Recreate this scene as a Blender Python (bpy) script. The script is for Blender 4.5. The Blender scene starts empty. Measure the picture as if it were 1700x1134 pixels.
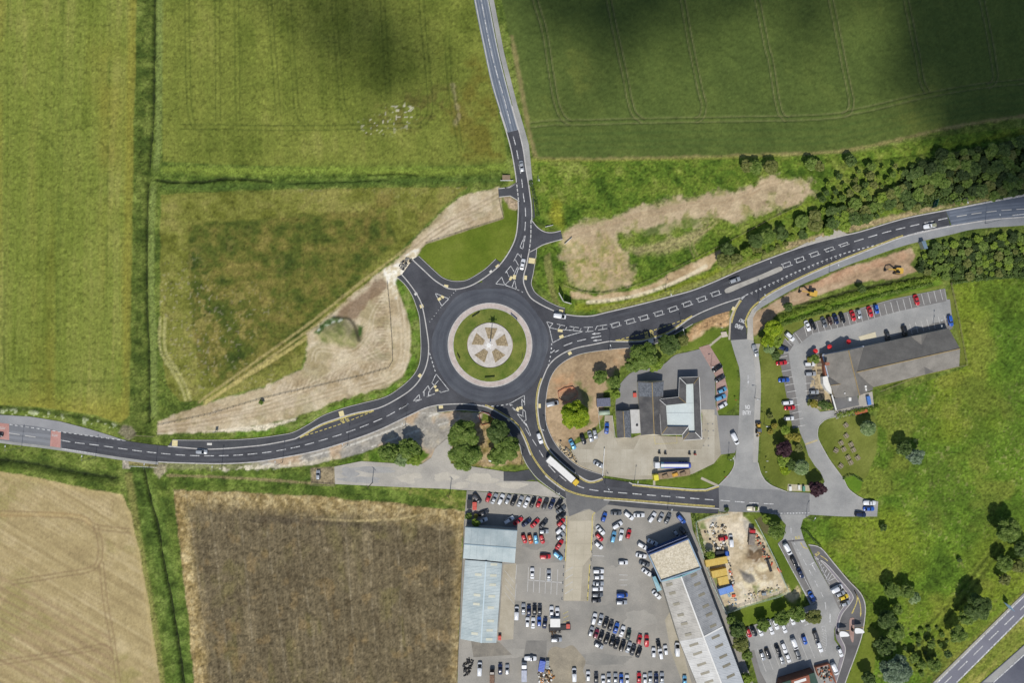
import bpy, bmesh, math, random
import numpy as np
from mathutils import Vector, Matrix
from mathutils.geometry import tessellate_polygon

# ---------------------------------------------------------------- camera, sky, sun, exposure
S = 0.24            # metres of ground per photo pixel
H = 300.0           # flying height
scn = bpy.context.scene
cam_d = bpy.data.cameras.new('camera'); cam = bpy.data.objects.new('camera', cam_d)
scn.collection.objects.link(cam); scn.camera = cam
cam.location = (0, 0, H); cam.rotation_euler = (0, 0, 0)
cam_d.sensor_fit = 'HORIZONTAL'; cam_d.sensor_width = 36.0; cam_d.lens = 36.0*H/(1700*S)
cam_d.clip_start = 1.0; cam_d.clip_end = 6000.0
SUN_EL, SUN_AZ = math.radians(56), math.radians(186)     # azimuth clockwise from +Y
SD = Vector((math.sin(SUN_AZ)*math.cos(SUN_EL), math.cos(SUN_AZ)*math.cos(SUN_EL), math.sin(SUN_EL)))
w = bpy.data.worlds.new('World'); scn.world = w; w.use_nodes = True
nt = w.node_tree; nt.nodes.clear()
sky = nt.nodes.new('ShaderNodeTexSky'); sky.sky_type = 'NISHITA'; sky.sun_disc = False
sky.sun_elevation = SUN_EL; sky.sun_rotation = SUN_AZ; sky.altitude = 100
bg = nt.nodes.new('ShaderNodeBackground'); bg.inputs['Strength'].default_value = 0.105
wo = nt.nodes.new('ShaderNodeOutputWorld')
nt.links.new(sky.outputs[0], bg.inputs[0]); nt.links.new(bg.outputs[0], wo.inputs[0])
sl = bpy.data.lights.new('sun', 'SUN'); sl.energy = 3.9; sl.angle = math.radians(0.53); sl.color = (1.0, 0.955, 0.88)
so = bpy.data.objects.new('sun', sl); scn.collection.objects.link(so)
so.rotation_euler = SD.to_track_quat('Z', 'Y').to_euler(); so.location = (0, -200, 400)
scn.view_settings.view_transform = 'Standard'; scn.view_settings.look = 'None'
scn.view_settings.exposure = 0.0; scn.view_settings.gamma = 1.0; scn.view_settings.use_curve_mapping = False

random.seed(7); rng = np.random.default_rng(7)
COL = scn.collection
KA = 1/1.235         # photo tone -> base colour

# ---------------------------------------------------------------- helpers
def lin(c): return c/12.92 if c <= 0.04045 else ((c+0.055)/1.055)**2.4
def C(r, g, b): return (lin(r/255)*KA, lin(g/255)*KA, lin(b/255)*KA)
def P(x, y, h=0.0, z=None):
    k = S*(H-h)/H
    return ((x-850)*k, -(y-567)*k, h if z is None else z)
def PP(pts, h=0.0): return [P(x, y, h)[:2] for x, y in pts]
def cr(pts, n=4, closed=False):          # Catmull-Rom
    pts = [tuple(map(float, p)) for p in pts]
    out = []; m = len(pts)
    for i in range(m if closed else m-1):
        p0 = pts[(i-1) % m] if closed or i > 0 else pts[i]
        p1 = pts[i]; p2 = pts[(i+1) % m]
        p3 = pts[(i+2) % m] if closed or i+2 < m else p2
        for k in range(n):
            t = k/n
            out.append(tuple(0.5*(2*b+(c-a)*t+(2*a-5*b+4*c-d)*t*t+(3*b-3*c+d-a)*t**3) for a, b, c, d in zip(p0, p1, p2, p3)))
    if not closed: out.append(pts[-1])
    return out
def resample(pts, step):
    out = [pts[0]]; acc = 0
    for a, b in zip(pts[:-1], pts[1:]):
        L = math.hypot(b[0]-a[0], b[1]-a[1])
        if L < 1e-9: continue
        d = step-acc
        while d <= L:
            out.append((a[0]+(b[0]-a[0])*d/L, a[1]+(b[1]-a[1])*d/L)); d += step
        acc = L-(d-step)
    return out

class MB:
    def __init__(s): s.v = []; s.f = []
    def add(s, vs, fs):
        o = len(s.v); s.v += [tuple(v) for v in vs]; s.f += [tuple(i+o for i in f) for f in fs]; return s
    def box(s, c, d, rz=0.0, taper=1.0):
        x, y, z = d[0]/2, d[1]/2, d[2]/2; ca, sa = math.cos(rz), math.sin(rz); vs = []
        for k, t in ((-1, 1), (1, taper)):
            for i, j in ((-1, -1), (1, -1), (1, 1), (-1, 1)):
                a, b = i*x*t, j*y*t
                vs.append((c[0]+a*ca-b*sa, c[1]+a*sa+b*ca, c[2]+k*z))
        return s.add(vs, [(3, 2, 1, 0), (4, 5, 6, 7), (0, 1, 5, 4), (1, 2, 6, 5), (2, 3, 7, 6), (3, 0, 4, 7)])
    def cyl(s, p0, p1, r0, r1=None, n=8, cap=True):
        r1 = r0 if r1 is None else r1
        a, b = Vector(p0), Vector(p1); d = (b-a).normalized()
        u = d.orthogonal().normalized(); w_ = d.cross(u); vs = []
        for p, r in ((a, r0), (b, r1)):
            for i in range(n):
                t = 2*math.pi*i/n; vs.append(p+u*(r*math.cos(t))+w_*(r*math.sin(t)))
        fs = [(i, (i+1) % n, n+(i+1) % n, n+i) for i in range(n)]
        if cap: fs += [tuple(range(n-1, -1, -1)), tuple(range(n, 2*n))]
        return s.add(vs, fs)
    def bar(s, p0, p1, wd, ht):
        a, b = Vector(p0), Vector(p1); d = (b-a); L = d.length; d.normalize()
        up = Vector((0, 0, 1)) if abs(d.z) < .9 else Vector((1, 0, 0))
        u = d.cross(up).normalized()*wd/2; v = u.cross(d).normalized()*ht/2
        vs = [p+i*u+j*v for p in (a, b) for i, j in ((-1, -1), (1, -1), (1, 1), (-1, 1))]
        return s.add(vs, [(3, 2, 1, 0), (4, 5, 6, 7), (0, 1, 5, 4), (1, 2, 6, 5), (2, 3, 7, 6), (3, 0, 4, 7)])
    def poly(s, pts, z):
        vs = [Vector((p[0], p[1], 0)) for p in pts]
        tr = tessellate_polygon([vs]); fs = []
        for a, b, c in tr:
            n = (vs[b]-vs[a]).cross(vs[c]-vs[a]).z
            fs.append((a, b, c) if n > 0 else (c, b, a))
        zz = z if callable(z) else (lambda x, y: z)
        return s.add([(p[0], p[1], zz(p[0], p[1])) for p in pts], fs)
    def prism(s, pts, z0, z1):
        n = len(pts); A = sum(pts[i][0]*pts[(i+1) % n][1]-pts[(i+1) % n][0]*pts[i][1] for i in range(n))
        if A < 0: pts = pts[::-1]
        s.poly(pts, z1); vs = [(p[0], p[1], z0) for p in pts]+[(p[0], p[1], z1) for p in pts]
        return s.add(vs, [(i, (i+1) % n, n+(i+1) % n, n+i) for i in range(n)])
    def strip(s, pts, wd, z0, z1, off=0.0):
        L, R = offs(pts, off-wd/2), offs(pts, off+wd/2); n = len(pts); vs = []
        for a, b in zip(L, R): vs += [(a[0], a[1], z1), (b[0], b[1], z1), (a[0], a[1], z0), (b[0], b[1], z0)]
        fs = []
        for i in range(n-1):
            o = 4*i; fs.append((o+1, o, o+4, o+5))
            if z1-z0 > .02: fs += [(o, o+2, o+6, o+4), (o+3, o+1, o+5, o+7)]
        if z1-z0 > .02: fs += [(0, 1, 3, 2), (4*n-3, 4*n-4, 4*n-2, 4*n-1)]
        return s.add(vs, fs)
    def mesh(s, name):
        me = bpy.data.meshes.new(name); me.from_pydata(s.v, [], s.f); me.update(); return me
    def ob(s, name, mat, parent=None, smooth=False, **k):
        me = s.mesh(name)
        if smooth: me.shade_smooth()
        return obj(name, me, mat, parent, **k)
def offs(pts, d):
    out = []; n = len(pts)
    for i in range(n):
        a = pts[max(i-1, 0)]; b = pts[min(i+1, n-1)]
        dx, dy = b[0]-a[0], b[1]-a[1]; L = math.hypot(dx, dy) or 1
        out.append((pts[i][0]+dy/L*d, pts[i][1]-dx/L*d))
    return out
def obj(name, me, mat=None, parent=None, loc=None, rz=None, **k):
    o = bpy.data.objects.new(name, me); COL.objects.link(o)
    if mat is not None and me is not None and len(me.materials) == 0: me.materials.append(mat)
    if parent is not None: o.parent = parent
    if loc is not None: o.location = loc
    if rz is not None: o.rotation_euler = (0, 0, rz)
    for a, b in k.items(): o[a] = b
    return o
def thing(name, label, cat, loc=(0, 0, 0), rz=0.0, group=None):
    o = bpy.data.objects.new(name, None); COL.objects.link(o); o.location = loc; o.rotation_euler = (0, 0, rz)
    o.empty_display_size = .2
    o['label'] = label; o['category'] = cat
    if group: o['group'] = group
    return o

# ---------------------------------------------------------------- materials
_M = {}
def mat(name, c1, c2=None, scale=1.0, rough=.85, bump=0.0, metal=0.0, fine=0.0, spec=.3, coords='Object', detail=4, stretch=None, coat=0.0, bscale=None):
    if name in _M: return _M[name]
    m = bpy.data.materials.new(name); m.use_nodes = True; n = m.node_tree.nodes; l = m.node_tree.links
    b = n['Principled BSDF']; b.inputs['Roughness'].default_value = rough; b.inputs['Metallic'].default_value = metal
    b.inputs['Specular IOR Level'].default_value = spec; b.inputs['Coat Weight'].default_value = coat
    if c2 is None and not bump:
        b.inputs['Base Color'].default_value = (*c1, 1)
    else:
        c2 = c2 or c1
        tc = n.new('ShaderNodeTexCoord'); src = tc.outputs[coords]
        if stretch:
            mp = n.new('ShaderNodeMapping'); mp.inputs['Scale'].default_value = stretch; l.new(src, mp.inputs[0]); src = mp.outputs[0]
        tx = n.new('ShaderNodeTexNoise'); tx.inputs['Scale'].default_value = scale; tx.inputs['Detail'].default_value = detail; tx.inputs['Roughness'].default_value = .65
        l.new(src, tx.inputs['Vector'])
        rp = n.new('ShaderNodeValToRGB'); rp.color_ramp.elements[0].position = .32; rp.color_ramp.elements[1].position = .68
        rp.color_ramp.elements[0].color = (*c1, 1); rp.color_ramp.elements[1].color = (*c2, 1)
        l.new(tx.outputs[0], rp.inputs[0]); out = rp.outputs[0]
        if fine:
            t2 = n.new('ShaderNodeTexNoise'); t2.inputs['Scale'].default_value = 2.2; t2.inputs['Detail'].default_value = 3; l.new(tc.outputs[coords], t2.inputs['Vector'])
            mr = n.new('ShaderNodeMapRange'); mr.inputs[1].default_value = .3; mr.inputs[2].default_value = .7; mr.inputs[3].default_value = 1-fine; mr.inputs[4].default_value = 1+fine
            l.new(t2.outputs[0], mr.inputs[0])
            mx = n.new('ShaderNodeVectorMath'); mx.operation = 'SCALE'; l.new(out, mx.inputs[0]); l.new(mr.outputs[0], mx.inputs['Scale']); out = mx.outputs[0]
        l.new(out, b.inputs['Base Color'])
        if bump:
            bp = n.new('ShaderNodeBump'); bp.inputs['Strength'].default_value = bump; bp.inputs['Distance'].default_value = .1
            if bscale:
                t3 = n.new('ShaderNodeTexNoise'); t3.inputs['Scale'].default_value = bscale; l.new(tc.outputs[coords], t3.inputs['Vector']); l.new(t3.outputs[0], bp.inputs['Height'])
            else: l.new(tx.outputs[0], bp.inputs['Height'])
            l.new(bp.outputs[0], b.inputs['Normal'])
    _M[name] = m; return m
def gmat(name, scale, amp, bump, bdist=.25, stretch=None):     # ground: vertex colour times fine procedural grain
    if name in _M: return _M[name]
    m = bpy.data.materials.new(name); m.use_nodes = True; n = m.node_tree.nodes; l = m.node_tree.links
    b = n['Principled BSDF']; b.inputs['Roughness'].default_value = .95; b.inputs['Specular IOR Level'].default_value = .1
    at = n.new('ShaderNodeAttribute'); at.attribute_name = 'tone'
    tc = n.new('ShaderNodeTexCoord'); src = tc.outputs['Object']
    if stretch:
        mp = n.new('ShaderNodeMapping'); mp.inputs['Scale'].default_value = stretch[:3]; mp.inputs['Rotation'].default_value = (0, 0, stretch[3]); l.new(src, mp.inputs[0]); src = mp.outputs[0]
    tx = n.new('ShaderNodeTexNoise'); tx.inputs['Scale'].default_value = scale; tx.inputs['Detail'].default_value = 5; tx.inputs['Roughness'].default_value = .7
    l.new(src, tx.inputs['Vector'])
    mr = n.new('ShaderNodeMapRange'); mr.inputs[1].default_value = .28; mr.inputs[2].default_value = .72; mr.inputs[3].default_value = 1-amp; mr.inputs[4].default_value = 1+amp
    l.new(tx.outputs[0], mr.inputs[0])
    mx = n.new('ShaderNodeVectorMath'); mx.operation = 'SCALE'; l.new(at.outputs['Color'], mx.inputs[0]); l.new(mr.outputs[0], mx.inputs['Scale'])
    l.new(mx.outputs[0], b.inputs['Base Color'])
    bp = n.new('ShaderNodeBump'); bp.inputs['Strength'].default_value = bump; bp.inputs['Distance'].default_value = bdist
    l.new(tx.outputs[0], bp.inputs['Height']); l.new(bp.outputs[0], b.inputs['Normal'])
    _M[name] = m; return m
# ---------------------------------------------------------------- plan of the hard surfaces (photo pixels on the ground)
CX, CY = 813.5, 573.0
def ring(r, a0=0, a1=360, n=72): return [(CX+r*math.cos(math.radians(a0+(a1-a0)*i/n)), CY-r*math.sin(math.radians(a0+(a1-a0)*i/n))) for i in range(n+(a1-a0 != 360))]
# kerb lines
K_NWR = cr([(775,-70),(787,0),(801,70),(816,140),(830,185),(841,220),(849,250),(854.5,280),(857.5,303),(860,334),(860.5,350),(858.5,380),(854,400),(844,420),(832,437),(820,449),(800,464),(780,475),(760,480),(745,479),(735,474),(720,464),(705,450),(690,436),(685,431)])
K_NE = cr([(797,-70),(811,0),(828,88),(850,175),(861,215),(869,250),(873,280),(877,303),(880,325),(882,340),(883,360),(883,387),(881,400),(879,415),(877,424),(874,440),(870,455),(869,465),(871,475),(880,493),(895,504),(915,514),(930,520),(945,523),(965,525),(985,524),(1010,518),(1040,511),(1080,501),(1110,493),(1150,482),(1190,466),(1230,448),(1270,432),(1310,417),(1350,404),(1400,391),(1430,384),(1500,363),(1570,349),(1640,335),(1700,323),(1790,306)])
K_ES = [(908,612),(915,602),(925,593),(940,584),(960,577),(985,572),(1010,567),(1022,567),(1060,567),(1075,564),(1100,557),(1120,547),(1150,526),(1190,508),(1228,495)]
K_ES = cr(K_ES)
K_EE = cr([(1260,502),(1280,488),(1310,472),(1350,453),(1390,436),(1430,420),(1470,404),(1500,393),(1530,386),(1570,377),(1610,370),(1650,364),(1700,360),(1790,352)])
K_WN = cr([(-70,690),(0,703),(60,708),(100,717),(200,731),(250,738),(290,742),(350,746),(420,741),(450,737),(485,730),(497,725),(530,706),(560,695),(590,686),(620,680),(640,673),(665,659),(682,647),(695,633),(705,615),(710.5,595),(711.5,572),(708,545),(704,522),(700,505),(694,492),(685,478),(675,465),(667,456)])
K_WS = cr([(-70,719),(0,731),(82,741),(160,753),(212,761),(263,767),(325,769.5),(375,770),(425,767),(475,759),(525,749),(575,734),(625,716),(663,698),(688,686),(705,678),(725,673),(750,671),(775,671),(800,674),(815,679),(830,687),(850,700),(862,713),(872,733),(881,756),(893,775),(905,790),(921,803.5),(938,815),(956,822),(980,827),(1010,830),(1050,833),(1100,837),(1150,841),(1194,844)])
K_SE = cr([(908,612),(901,629),(895,648),(892.5,673),(895,700),(899,715),(907,738),(915,750.6),(927,763.5),(945,779),(962,790.6),(975,798),(985,799),(1000,794)])
K_S2 = [(1000,794),(1044,801),(1050,804),(1100,809),(1150,813),(1172,813),(1193,806)]
# footway outer lines
F_NW = cr([(695,425),(710,439),(725,453),(735,461),(748,466),(762,467),(775,465),(790,457),(805,447),(817,436),(823,430)])
F_NE = cr([(891,411),(890,425),(888,437),(885,455),(882,470),(885,480),(890,487),(905,498),(925,508),(938,512)])
F_W = cr([(659,460),(672,472),(683,488),(690,505),(696,525),(698,550),(699,580),(696,605),(685,625),(663,645),(638,660),(600,670),(570,678),(537,690),(512,705),(487,718),(462,723),(425,728),(375,731),(300,731),(287,730)])
F_SE = cr([(1150,538),(1120,555),(1100,566),(1080,573),(1060,577),(1025,579),(975,585.5),(950,593),(930,605.5),(917.5,620.5),(910,640.5),(906,668),(905.5,693),(910,713),(922.5,738),(942.5,760.5),(962.5,775.5),(985,784),(1003,789)])
F_SW = cr([(726,685),(760,681),(783.5,682),(801,684.7),(816.5,692),(830.6,701),(842,713),(852,727),(862,738),(866,753),(873,769),(880,780),(890.6,793),(904.7,804.7),(921,816.5),(940,829)])
F_EE = cr([(1250,520),(1265,510),(1320,478),(1360,460),(1400,443),(1450,425),(1500,408),(1540,398),(1580,389),(1620,380),(1700,374),(1790,366)])
def seg(line, a, b):          # part of a line between its points nearest to a and b
    ia = min(range(len(line)), key=lambda i: (line[i][0]-a[0])**2+(line[i][1]-a[1])**2)
    ib = min(range(len(line)), key=lambda i: (line[i][0]-b[0])**2+(line[i][1]-b[1])**2)
    return line[ia:ib+1] if ia <= ib else line[ib:ia+1][::-1]
PL = {}
PL['ring'] = ring(106)
PL['north'] = seg(K_NWR,(841,220),(800,464))+[(CX-6,CY-60),(CX+40,CY-60)]+seg(K_NE,(880,493),(861,215))
PL['northold'] = seg(K_NWR,(775,-70),(841,220))+seg(K_NE,(861,215),(797,-70))
PL['nw'] = seg(K_NWR,(790,470),(685,431))+seg(K_WN,(667,456),(711,572))+[(CX-60,CY),(CX-20,CY-60)]
PL['west'] = seg(K_WN,(100,717),(711,572))+[(CX-60,CY),(CX-20,CY+70)]+seg(K_WS,(800,674),(100,744))
PL['westold'] = seg(K_WN,(-70,690),(100,717))+seg(K_WS,(100,744),(-70,719))
PL['south'] = seg(K_WS,(775,671),(1194,844))+[(1193,806)]+K_S2[::-1][1:]+seg(K_SE,(1000,794),(908,612))+[(CX+70,CY),(CX,CY+70)]
PL['east'] = seg(K_NE,(875,487),(1575,348))+[(1578,376)]+seg(K_EE,(1570,377),(1260,502))+[(1252,507),(1241,525),(1239,535),(1240,560),(1240,563),(1213,565),(1212,550),(1214,530),(1220,512),(1229,497)]+K_ES[::-1]+[(CX+70,CY+5),(CX+60,CY-40)]
PL['eastold'] = seg(K_NE,(1575,348),(1790,306))+seg(K_EE,(1790,352),(1578,376))
PL['acc_e'] = cr([(883,366),(893,378),(905,385),(918,386),(931,383)])+cr([(934,397),(915,402),(900,407),(888,414),(880,418)])+[(876,395)]
PL['acc_w'] = [(860,302),(846,311),(827,313),(828,327),(847,325),(862,334)]
PL['acc_s'] = [(836,783),(855,784),(878,780),(893,800),(885,797),(868,799),(836,799)]
PL['oldlane'] = [(1213,565),(1240,563),(1250.6,566),(1259,587),(1262,610.6),(1263.5,642),(1262,689),(1260,727),(1258,768),(1263.5,786),(1270.6,797.6),(1282,807),(1294,813),(1306,816.5),(1343.5,819),(1360,815),(1369,800),(1362,784),(1353,774),(1342,756.5),(1336.5,737.6),(1329,721),(1320,690),(1312,640),(1300,590),(1305,570),(1318,553),(1340,538),(1400,520),(1480,497),(1569,479),(1572,497),(1577,497),(1582,540),(1560,556),(1470,580),(1420,590),(1365,592),(1345,600),(1340,655),(1350,672),(1362,684),(1385,681),(1388,692),(1370,697),(1359,708),(1357,722),(1360,732),(1376.5,762),(1393,786),(1399,794),(1408,810.6),(1421,822),(1432,828),(1458,833),(1456,858),(1400,858),(1345,855),(1333,862.5),(1329,877.5),(1335,897.6),(1350,927.6),(1375,972.7),(1392.7,1008),(1397,1016),(1390,1030),(1385,1045),(1385,1063),(1397,1080),(1394,1095),(1385,1134),(1390,1210),(1265,1210),(1262,1134),(1247,1090),(1238,1060),(1240,1042),(1300,1022),(1345,1005),(1313,942),(1291,903),(1300,895),(1305,872),(1290,855),(1262,850),(1193,850),(1193,806),(1200,799),(1212,786),(1219,772),(1221,757.6),(1223,741),(1227,695),(1228,660),(1229,630),(1227,610),(1220,589)]
PL['drive'] = cr([(1342.6,905),(1362.7,910),(1382.7,932.7),(1407.7,962.7),(1427.8,985),(1436.5,1005),(1435,1030),(1430,1058),(1420,1088),(1402.8,1134),(1385,1200)])+cr([(1372,1200),(1387.7,1134),(1400,1095.5),(1402.7,1075.5),(1395,1058),(1391.5,1040),(1397.7,1020),(1412.8,1000),(1415,987.8),(1395,962.7),(1370,935),(1352.7,927.7)])
PL['yard'] = [(775,815),(800,817),(870,822),(940,829),(948,838),(1005,838),(1146,850),(1150,880),(1200,1000),(1250,1134),(1260,1210),(757,1210),(762,1060),(770,870)]
PL['forecourt'] = [(1004,690),(1017,690),(1020,727),(1050,727),(1062,722),(1165,727),(1166,690),(1160,672),(1188,672),(1193,690),(1197,755),(1185,770),(1150,787),(1110,795),(1050,797),(1003,790),(985,783),(960,772),(948,748),(955,738),(990,722),(1003,712)]
PL['ringlane'] = cr([(1022,690),(1022,668),(1026,645),(1036,630),(1050,618),(1075,612),(1100,606),(1120,590),(1140,585),(1160,580)])+[(1172,578),(1178,600),(1187,625),(1188,672),(1192,690),(1229,690),(1228,660),(1227,700),(1224,741),(1220,752),(1197,755),(1190,690),(1160,680),(1060,700)]
PL['eastverge'] = F_EE+K_EE[::-1]
PL['layby'] = [(-70,680),(0,689),(50,692),(100,700),(150,713),(185,724),(212,733),(200,731),(100,717),(60,708),(0,703),(-70,690)]
PL['oldroad'] = [(135*0+555,775),(600,766),(660,770),(700,771),(716,760),(722,745),(740,730),(752,722),(748,770),(790,776),(836,783),(836,799),(868,799),(893,800),(935,828),(870,821),(800,816),(740,812),(640,808),(556,804)]
PL['m_up'] = [(1549,1134),(1683.5,1001),(1760,928),(1790,910),(1790,938),(1700,1024),(1590,1134),(1515,1210),(1473,1210)]
PL['m_dn'] = [(1629,1134),(1700,1071.6),(1790,992),(1790,1210),(1553,1210)]
PL['apron'] = ring(105)
XH = [[(934,812),(938,826),(945,858),(957,853),(970,846),(979,845),(989,852),(1014,834),(1010,828),(980,825),(956,820),(944,816)], [(1345,905),(1362,912),(1382,933),(1407,963),(1428,985),(1436,1005),(1430,1058),(1402,1134),(1380,1134),(1385,1060),(1395,1015),(1375,972),(1350,928)], [(1160,577),(1177,572),(1198,606),(1203,625),(1209,650),(1206,672),(1190,683),(1188,625)]]
FWP = [(seg(K_NWR,(832,437),(685,431)), F_NW[::-1]), (seg(K_NE,(879,417),(938,522)), F_NE), (seg(K_WN,(667,456),(280,741)), F_W), (seg(K_SE,(1000,794),(908,612))+seg(K_ES,(908,612),(1150,526)), F_SE[::-1]), (seg(K_WS,(724,673),(940,816)), F_SW), (K_EE, F_EE), ([(1012,833),(1050,835),(1100,839),(1150,843),(1192,845)], [(1009,838),(1050,843),(1100,847),(1150,852),(1192,853)]), ([(1150,527),(1190,509),(1228,496)], [(1150,538),(1185,524),(1212,516),(1218,512)]), ([(798,-70),(812,0),(829,88),(851,175),(862,215)], [(806,-70),(820,0),(837,88),(859,175),(871,215)]), (seg(K_NE,(861,215),(878,310)), [(871,215),(878,240),(882,280),(885,310)]), ([(1240,563),(1241,545),(1240,530),(1249,513),(1262,502)], [(1251,566),(1250,545),(1250,528),(1256,517),(1266,509)])]

# ---------------------------------------------------------------- ground painted and shaped on one shared grid
STEP = 2.0
gx = np.arange(-90, 1791, STEP); gy = np.arange(-90, 1225, STEP)
NX, NY = len(gx), len(gy)
GX, GY = np.meshgrid(gx, gy)
def vnoise(scale, seed, sy=None, X=None, Y=None):
    r = np.random.default_rng(seed); sy = sy or scale
    X = GX if X is None else X; Y = GY if Y is None else Y
    u = (X+400)/scale; v = (Y+400)/sy
    iu = np.floor(u).astype(int); iv = np.floor(v).astype(int); fu = u-iu; fv = v-iv
    fu = fu*fu*(3-2*fu); fv = fv*fv*(3-2*fv)
    L = r.random((iv.max()+3-min(iv.min(), 0), iu.max()+3-min(iu.min(), 0)))
    iu = iu-min(iu.min(), 0); iv = iv-min(iv.min(), 0)
    a = L[iv, iu]*(1-fu)+L[iv, iu+1]*fu; b = L[iv+1, iu]*(1-fu)+L[iv+1, iu+1]*fu
    return a*(1-fv)+b*fv
def fbm(scale, seed, oct=4, sy=None, g=.55, X=None, Y=None):
    t = 0; a = 1; s = 0
    for o in range(oct):
        t = t+a*vnoise(scale/2**o, seed*31+o, (sy or scale)/2**o, X, Y); s += a; a *= g
    return t/s
def sstep(a, b, x):
    t = np.clip((x-a)/(b-a), 0, 1); return t*t*(3-2*t)
W1 = fbm(28, 1, 4)-.5; W2 = fbm(9, 2, 3)-.5; W3 = fbm(90, 3, 4)-.5
def window(pts, pad):
    xs = [p[0] for p in pts]; ys = [p[1] for p in pts]
    i0 = max(int((min(xs)-pad-gx[0])//STEP), 0); i1 = min(int((max(xs)+pad-gx[0])//STEP)+2, NX)
    j0 = max(int((min(ys)-pad-gy[0])//STEP), 0); j1 = min(int((max(ys)+pad-gy[0])//STEP)+2, NY)
    return slice(j0, max(j1, j0)), slice(i0, max(i1, i0))
def ldist(pts, pad, closed=False):
    sl_ = window(pts, pad); x = GX[sl_]; y = GY[sl_]; d = np.full(x.shape, 1e9); ins = np.zeros(x.shape, bool)
    q = list(pts)+([pts[0]] if closed else [])
    for (ax, ay), (bx, by) in zip(q[:-1], q[1:]):
        ex, ey = bx-ax, by-ay; L = ex*ex+ey*ey or 1e-9
        t = np.clip(((x-ax)*ex+(y-ay)*ey)/L, 0, 1)
        d = np.minimum(d, (x-ax-t*ex)**2+(y-ay-t*ey)**2)
        if closed and ay != by:
            c = ((ay > y) != (by > y)) & (x < (bx-ax)*(y-ay)/(by-ay)+ax); ins ^= c
    d = np.sqrt(d)
    return sl_, (np.where(ins, -d, d) if closed else d)
def pmask(pts, soft=1.5, warp=0.0, wn=None, grow=0.0):
    m = np.zeros((NY, NX)); sl_, d = ldist(pts, 30+warp+grow, True)
    wv = (W1[sl_]*1.2+W2[sl_]*.9)*warp*2 if warp else 0
    m[sl_] = 1-sstep(-soft, soft, d-grow+wv); return m
def lmask(pts, wd, soft=1.2, warp=0.0):
    m = np.zeros((NY, NX)); sl_, d = ldist(pts, wd+soft+6+warp)
    wv = W2[sl_]*warp*2 if warp else 0
    m[sl_] = 1-sstep(wd/2-soft/2, wd/2+soft, d+wv); return m
TONE = np.zeros((NY, NX, 3)); HT = np.zeros((NY, NX)); REG = np.zeros((NY, NX), int)
def rgb(*c): return np.array(C(*c))
def paint(m, c, a=1.0):
    m = m*a; ry = np.flatnonzero(m.any(1)); rx = np.flatnonzero(m.any(0))
    if not len(ry): return
    w_ = (slice(ry[0], ry[-1]+1), slice(rx[0], rx[-1]+1)); k = m[w_][..., None]; c = np.asarray(c)
    T_ = TONE[w_]; T_ *= 1-k; T_ += (c if c.ndim == 1 else c[w_])*k
def ramp(t, *cs):         # t in 0..1 through photo colours
    cs = [rgb(*c) for c in cs]; t = np.clip(t, 0, .9999)*(len(cs)-1); i = t.astype(int); f = (t-i)[..., None]
    A = np.array(cs); return A[i]*(1-f)+A[np.minimum(i+1, len(cs)-1)]*f
def norm(t, lo=.25, hi=.75): return np.clip((t-lo)/(hi-lo), 0, 1)
n14 = fbm(14, 11, 4); n40 = fbm(40, 12, 4); n120 = fbm(130, 13, 4); n6 = fbm(6, 14, 2); n300 = fbm(300, 15, 3); n3 = vnoise(3.6, 17); n5 = vnoise(4.6, 18)
# rough grass everywhere first
paint(np.ones((NY, NX)), ramp(norm(.45*n14+.35*n40+.2*n6, .33, .68), (74,92,38), (102,118,50), (130,140,70)))
REGN = ['grassland']
def region(name, m):
    REGN.append(name); REG[m > .5] = len(REGN)-1; return m
def streak(uang, period, seed, ln=260, oct=3):      # noise drawn out along a direction (degrees from +x, y down)
    a = math.radians(uang); U = GX*math.cos(a)+GY*math.sin(a); V = -GX*math.sin(a)+GY*math.cos(a)
    U = U-U.min(); V = V-V.min()
    return fbm(ln, seed, oct, sy=period, X=U, Y=V)
# left cereal field
mA = region('cereal_field', pmask([(-200,-200),(232,-200),(226,20),(222,200),(219,400),(216,560),(214,690),(200,703),(150,688),(60,676),(0,672),(-200,668)], 1.5, 1.0))
sA = streak(91.5, 14, 21); sA2 = streak(91, 60, 22, 500, 2)
tA = norm(.3*sA+.3*sA2+.25*n40+.18*streak(91.3, 4, 24, 120, 2), .32, .70)
paint(mA, ramp(tA, (104,116,46), (121,132,57), (129,137,63), (144,146,75)))
gold = norm(streak(90, 40, 23, 700, 2), .5, .72)*norm(n120, .35, .65)
paint(mA, rgb(146,133,58), .5*gold)
paint(mA*lmask([(224,-90),(219,150),(214,400),(211,690)], 12, 8, 3), rgb(150,142,62), .55)
for x0 in (10, 97, 101, 178): paint(mA, rgb(88,104,42), .45*lmask([(x0+6,-90),(x0+1,300),(x0-4,640)], 3, 3, 2)*norm(n40, .4, .6))
for q in ([(5,560),(12,625),(40,632),(160,634),(214,628)], [(168,630),(166,660),(175,690),(205,706)], [(20,222),(45,216),(70,225),(90,245),(96,270)]): paint(mA, rgb(92,104,44), .5*lmask(cr(q), 3, 2, 1))
paint(mA*sstep(640, 690, GY), rgb(150,142,58), .55)
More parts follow.
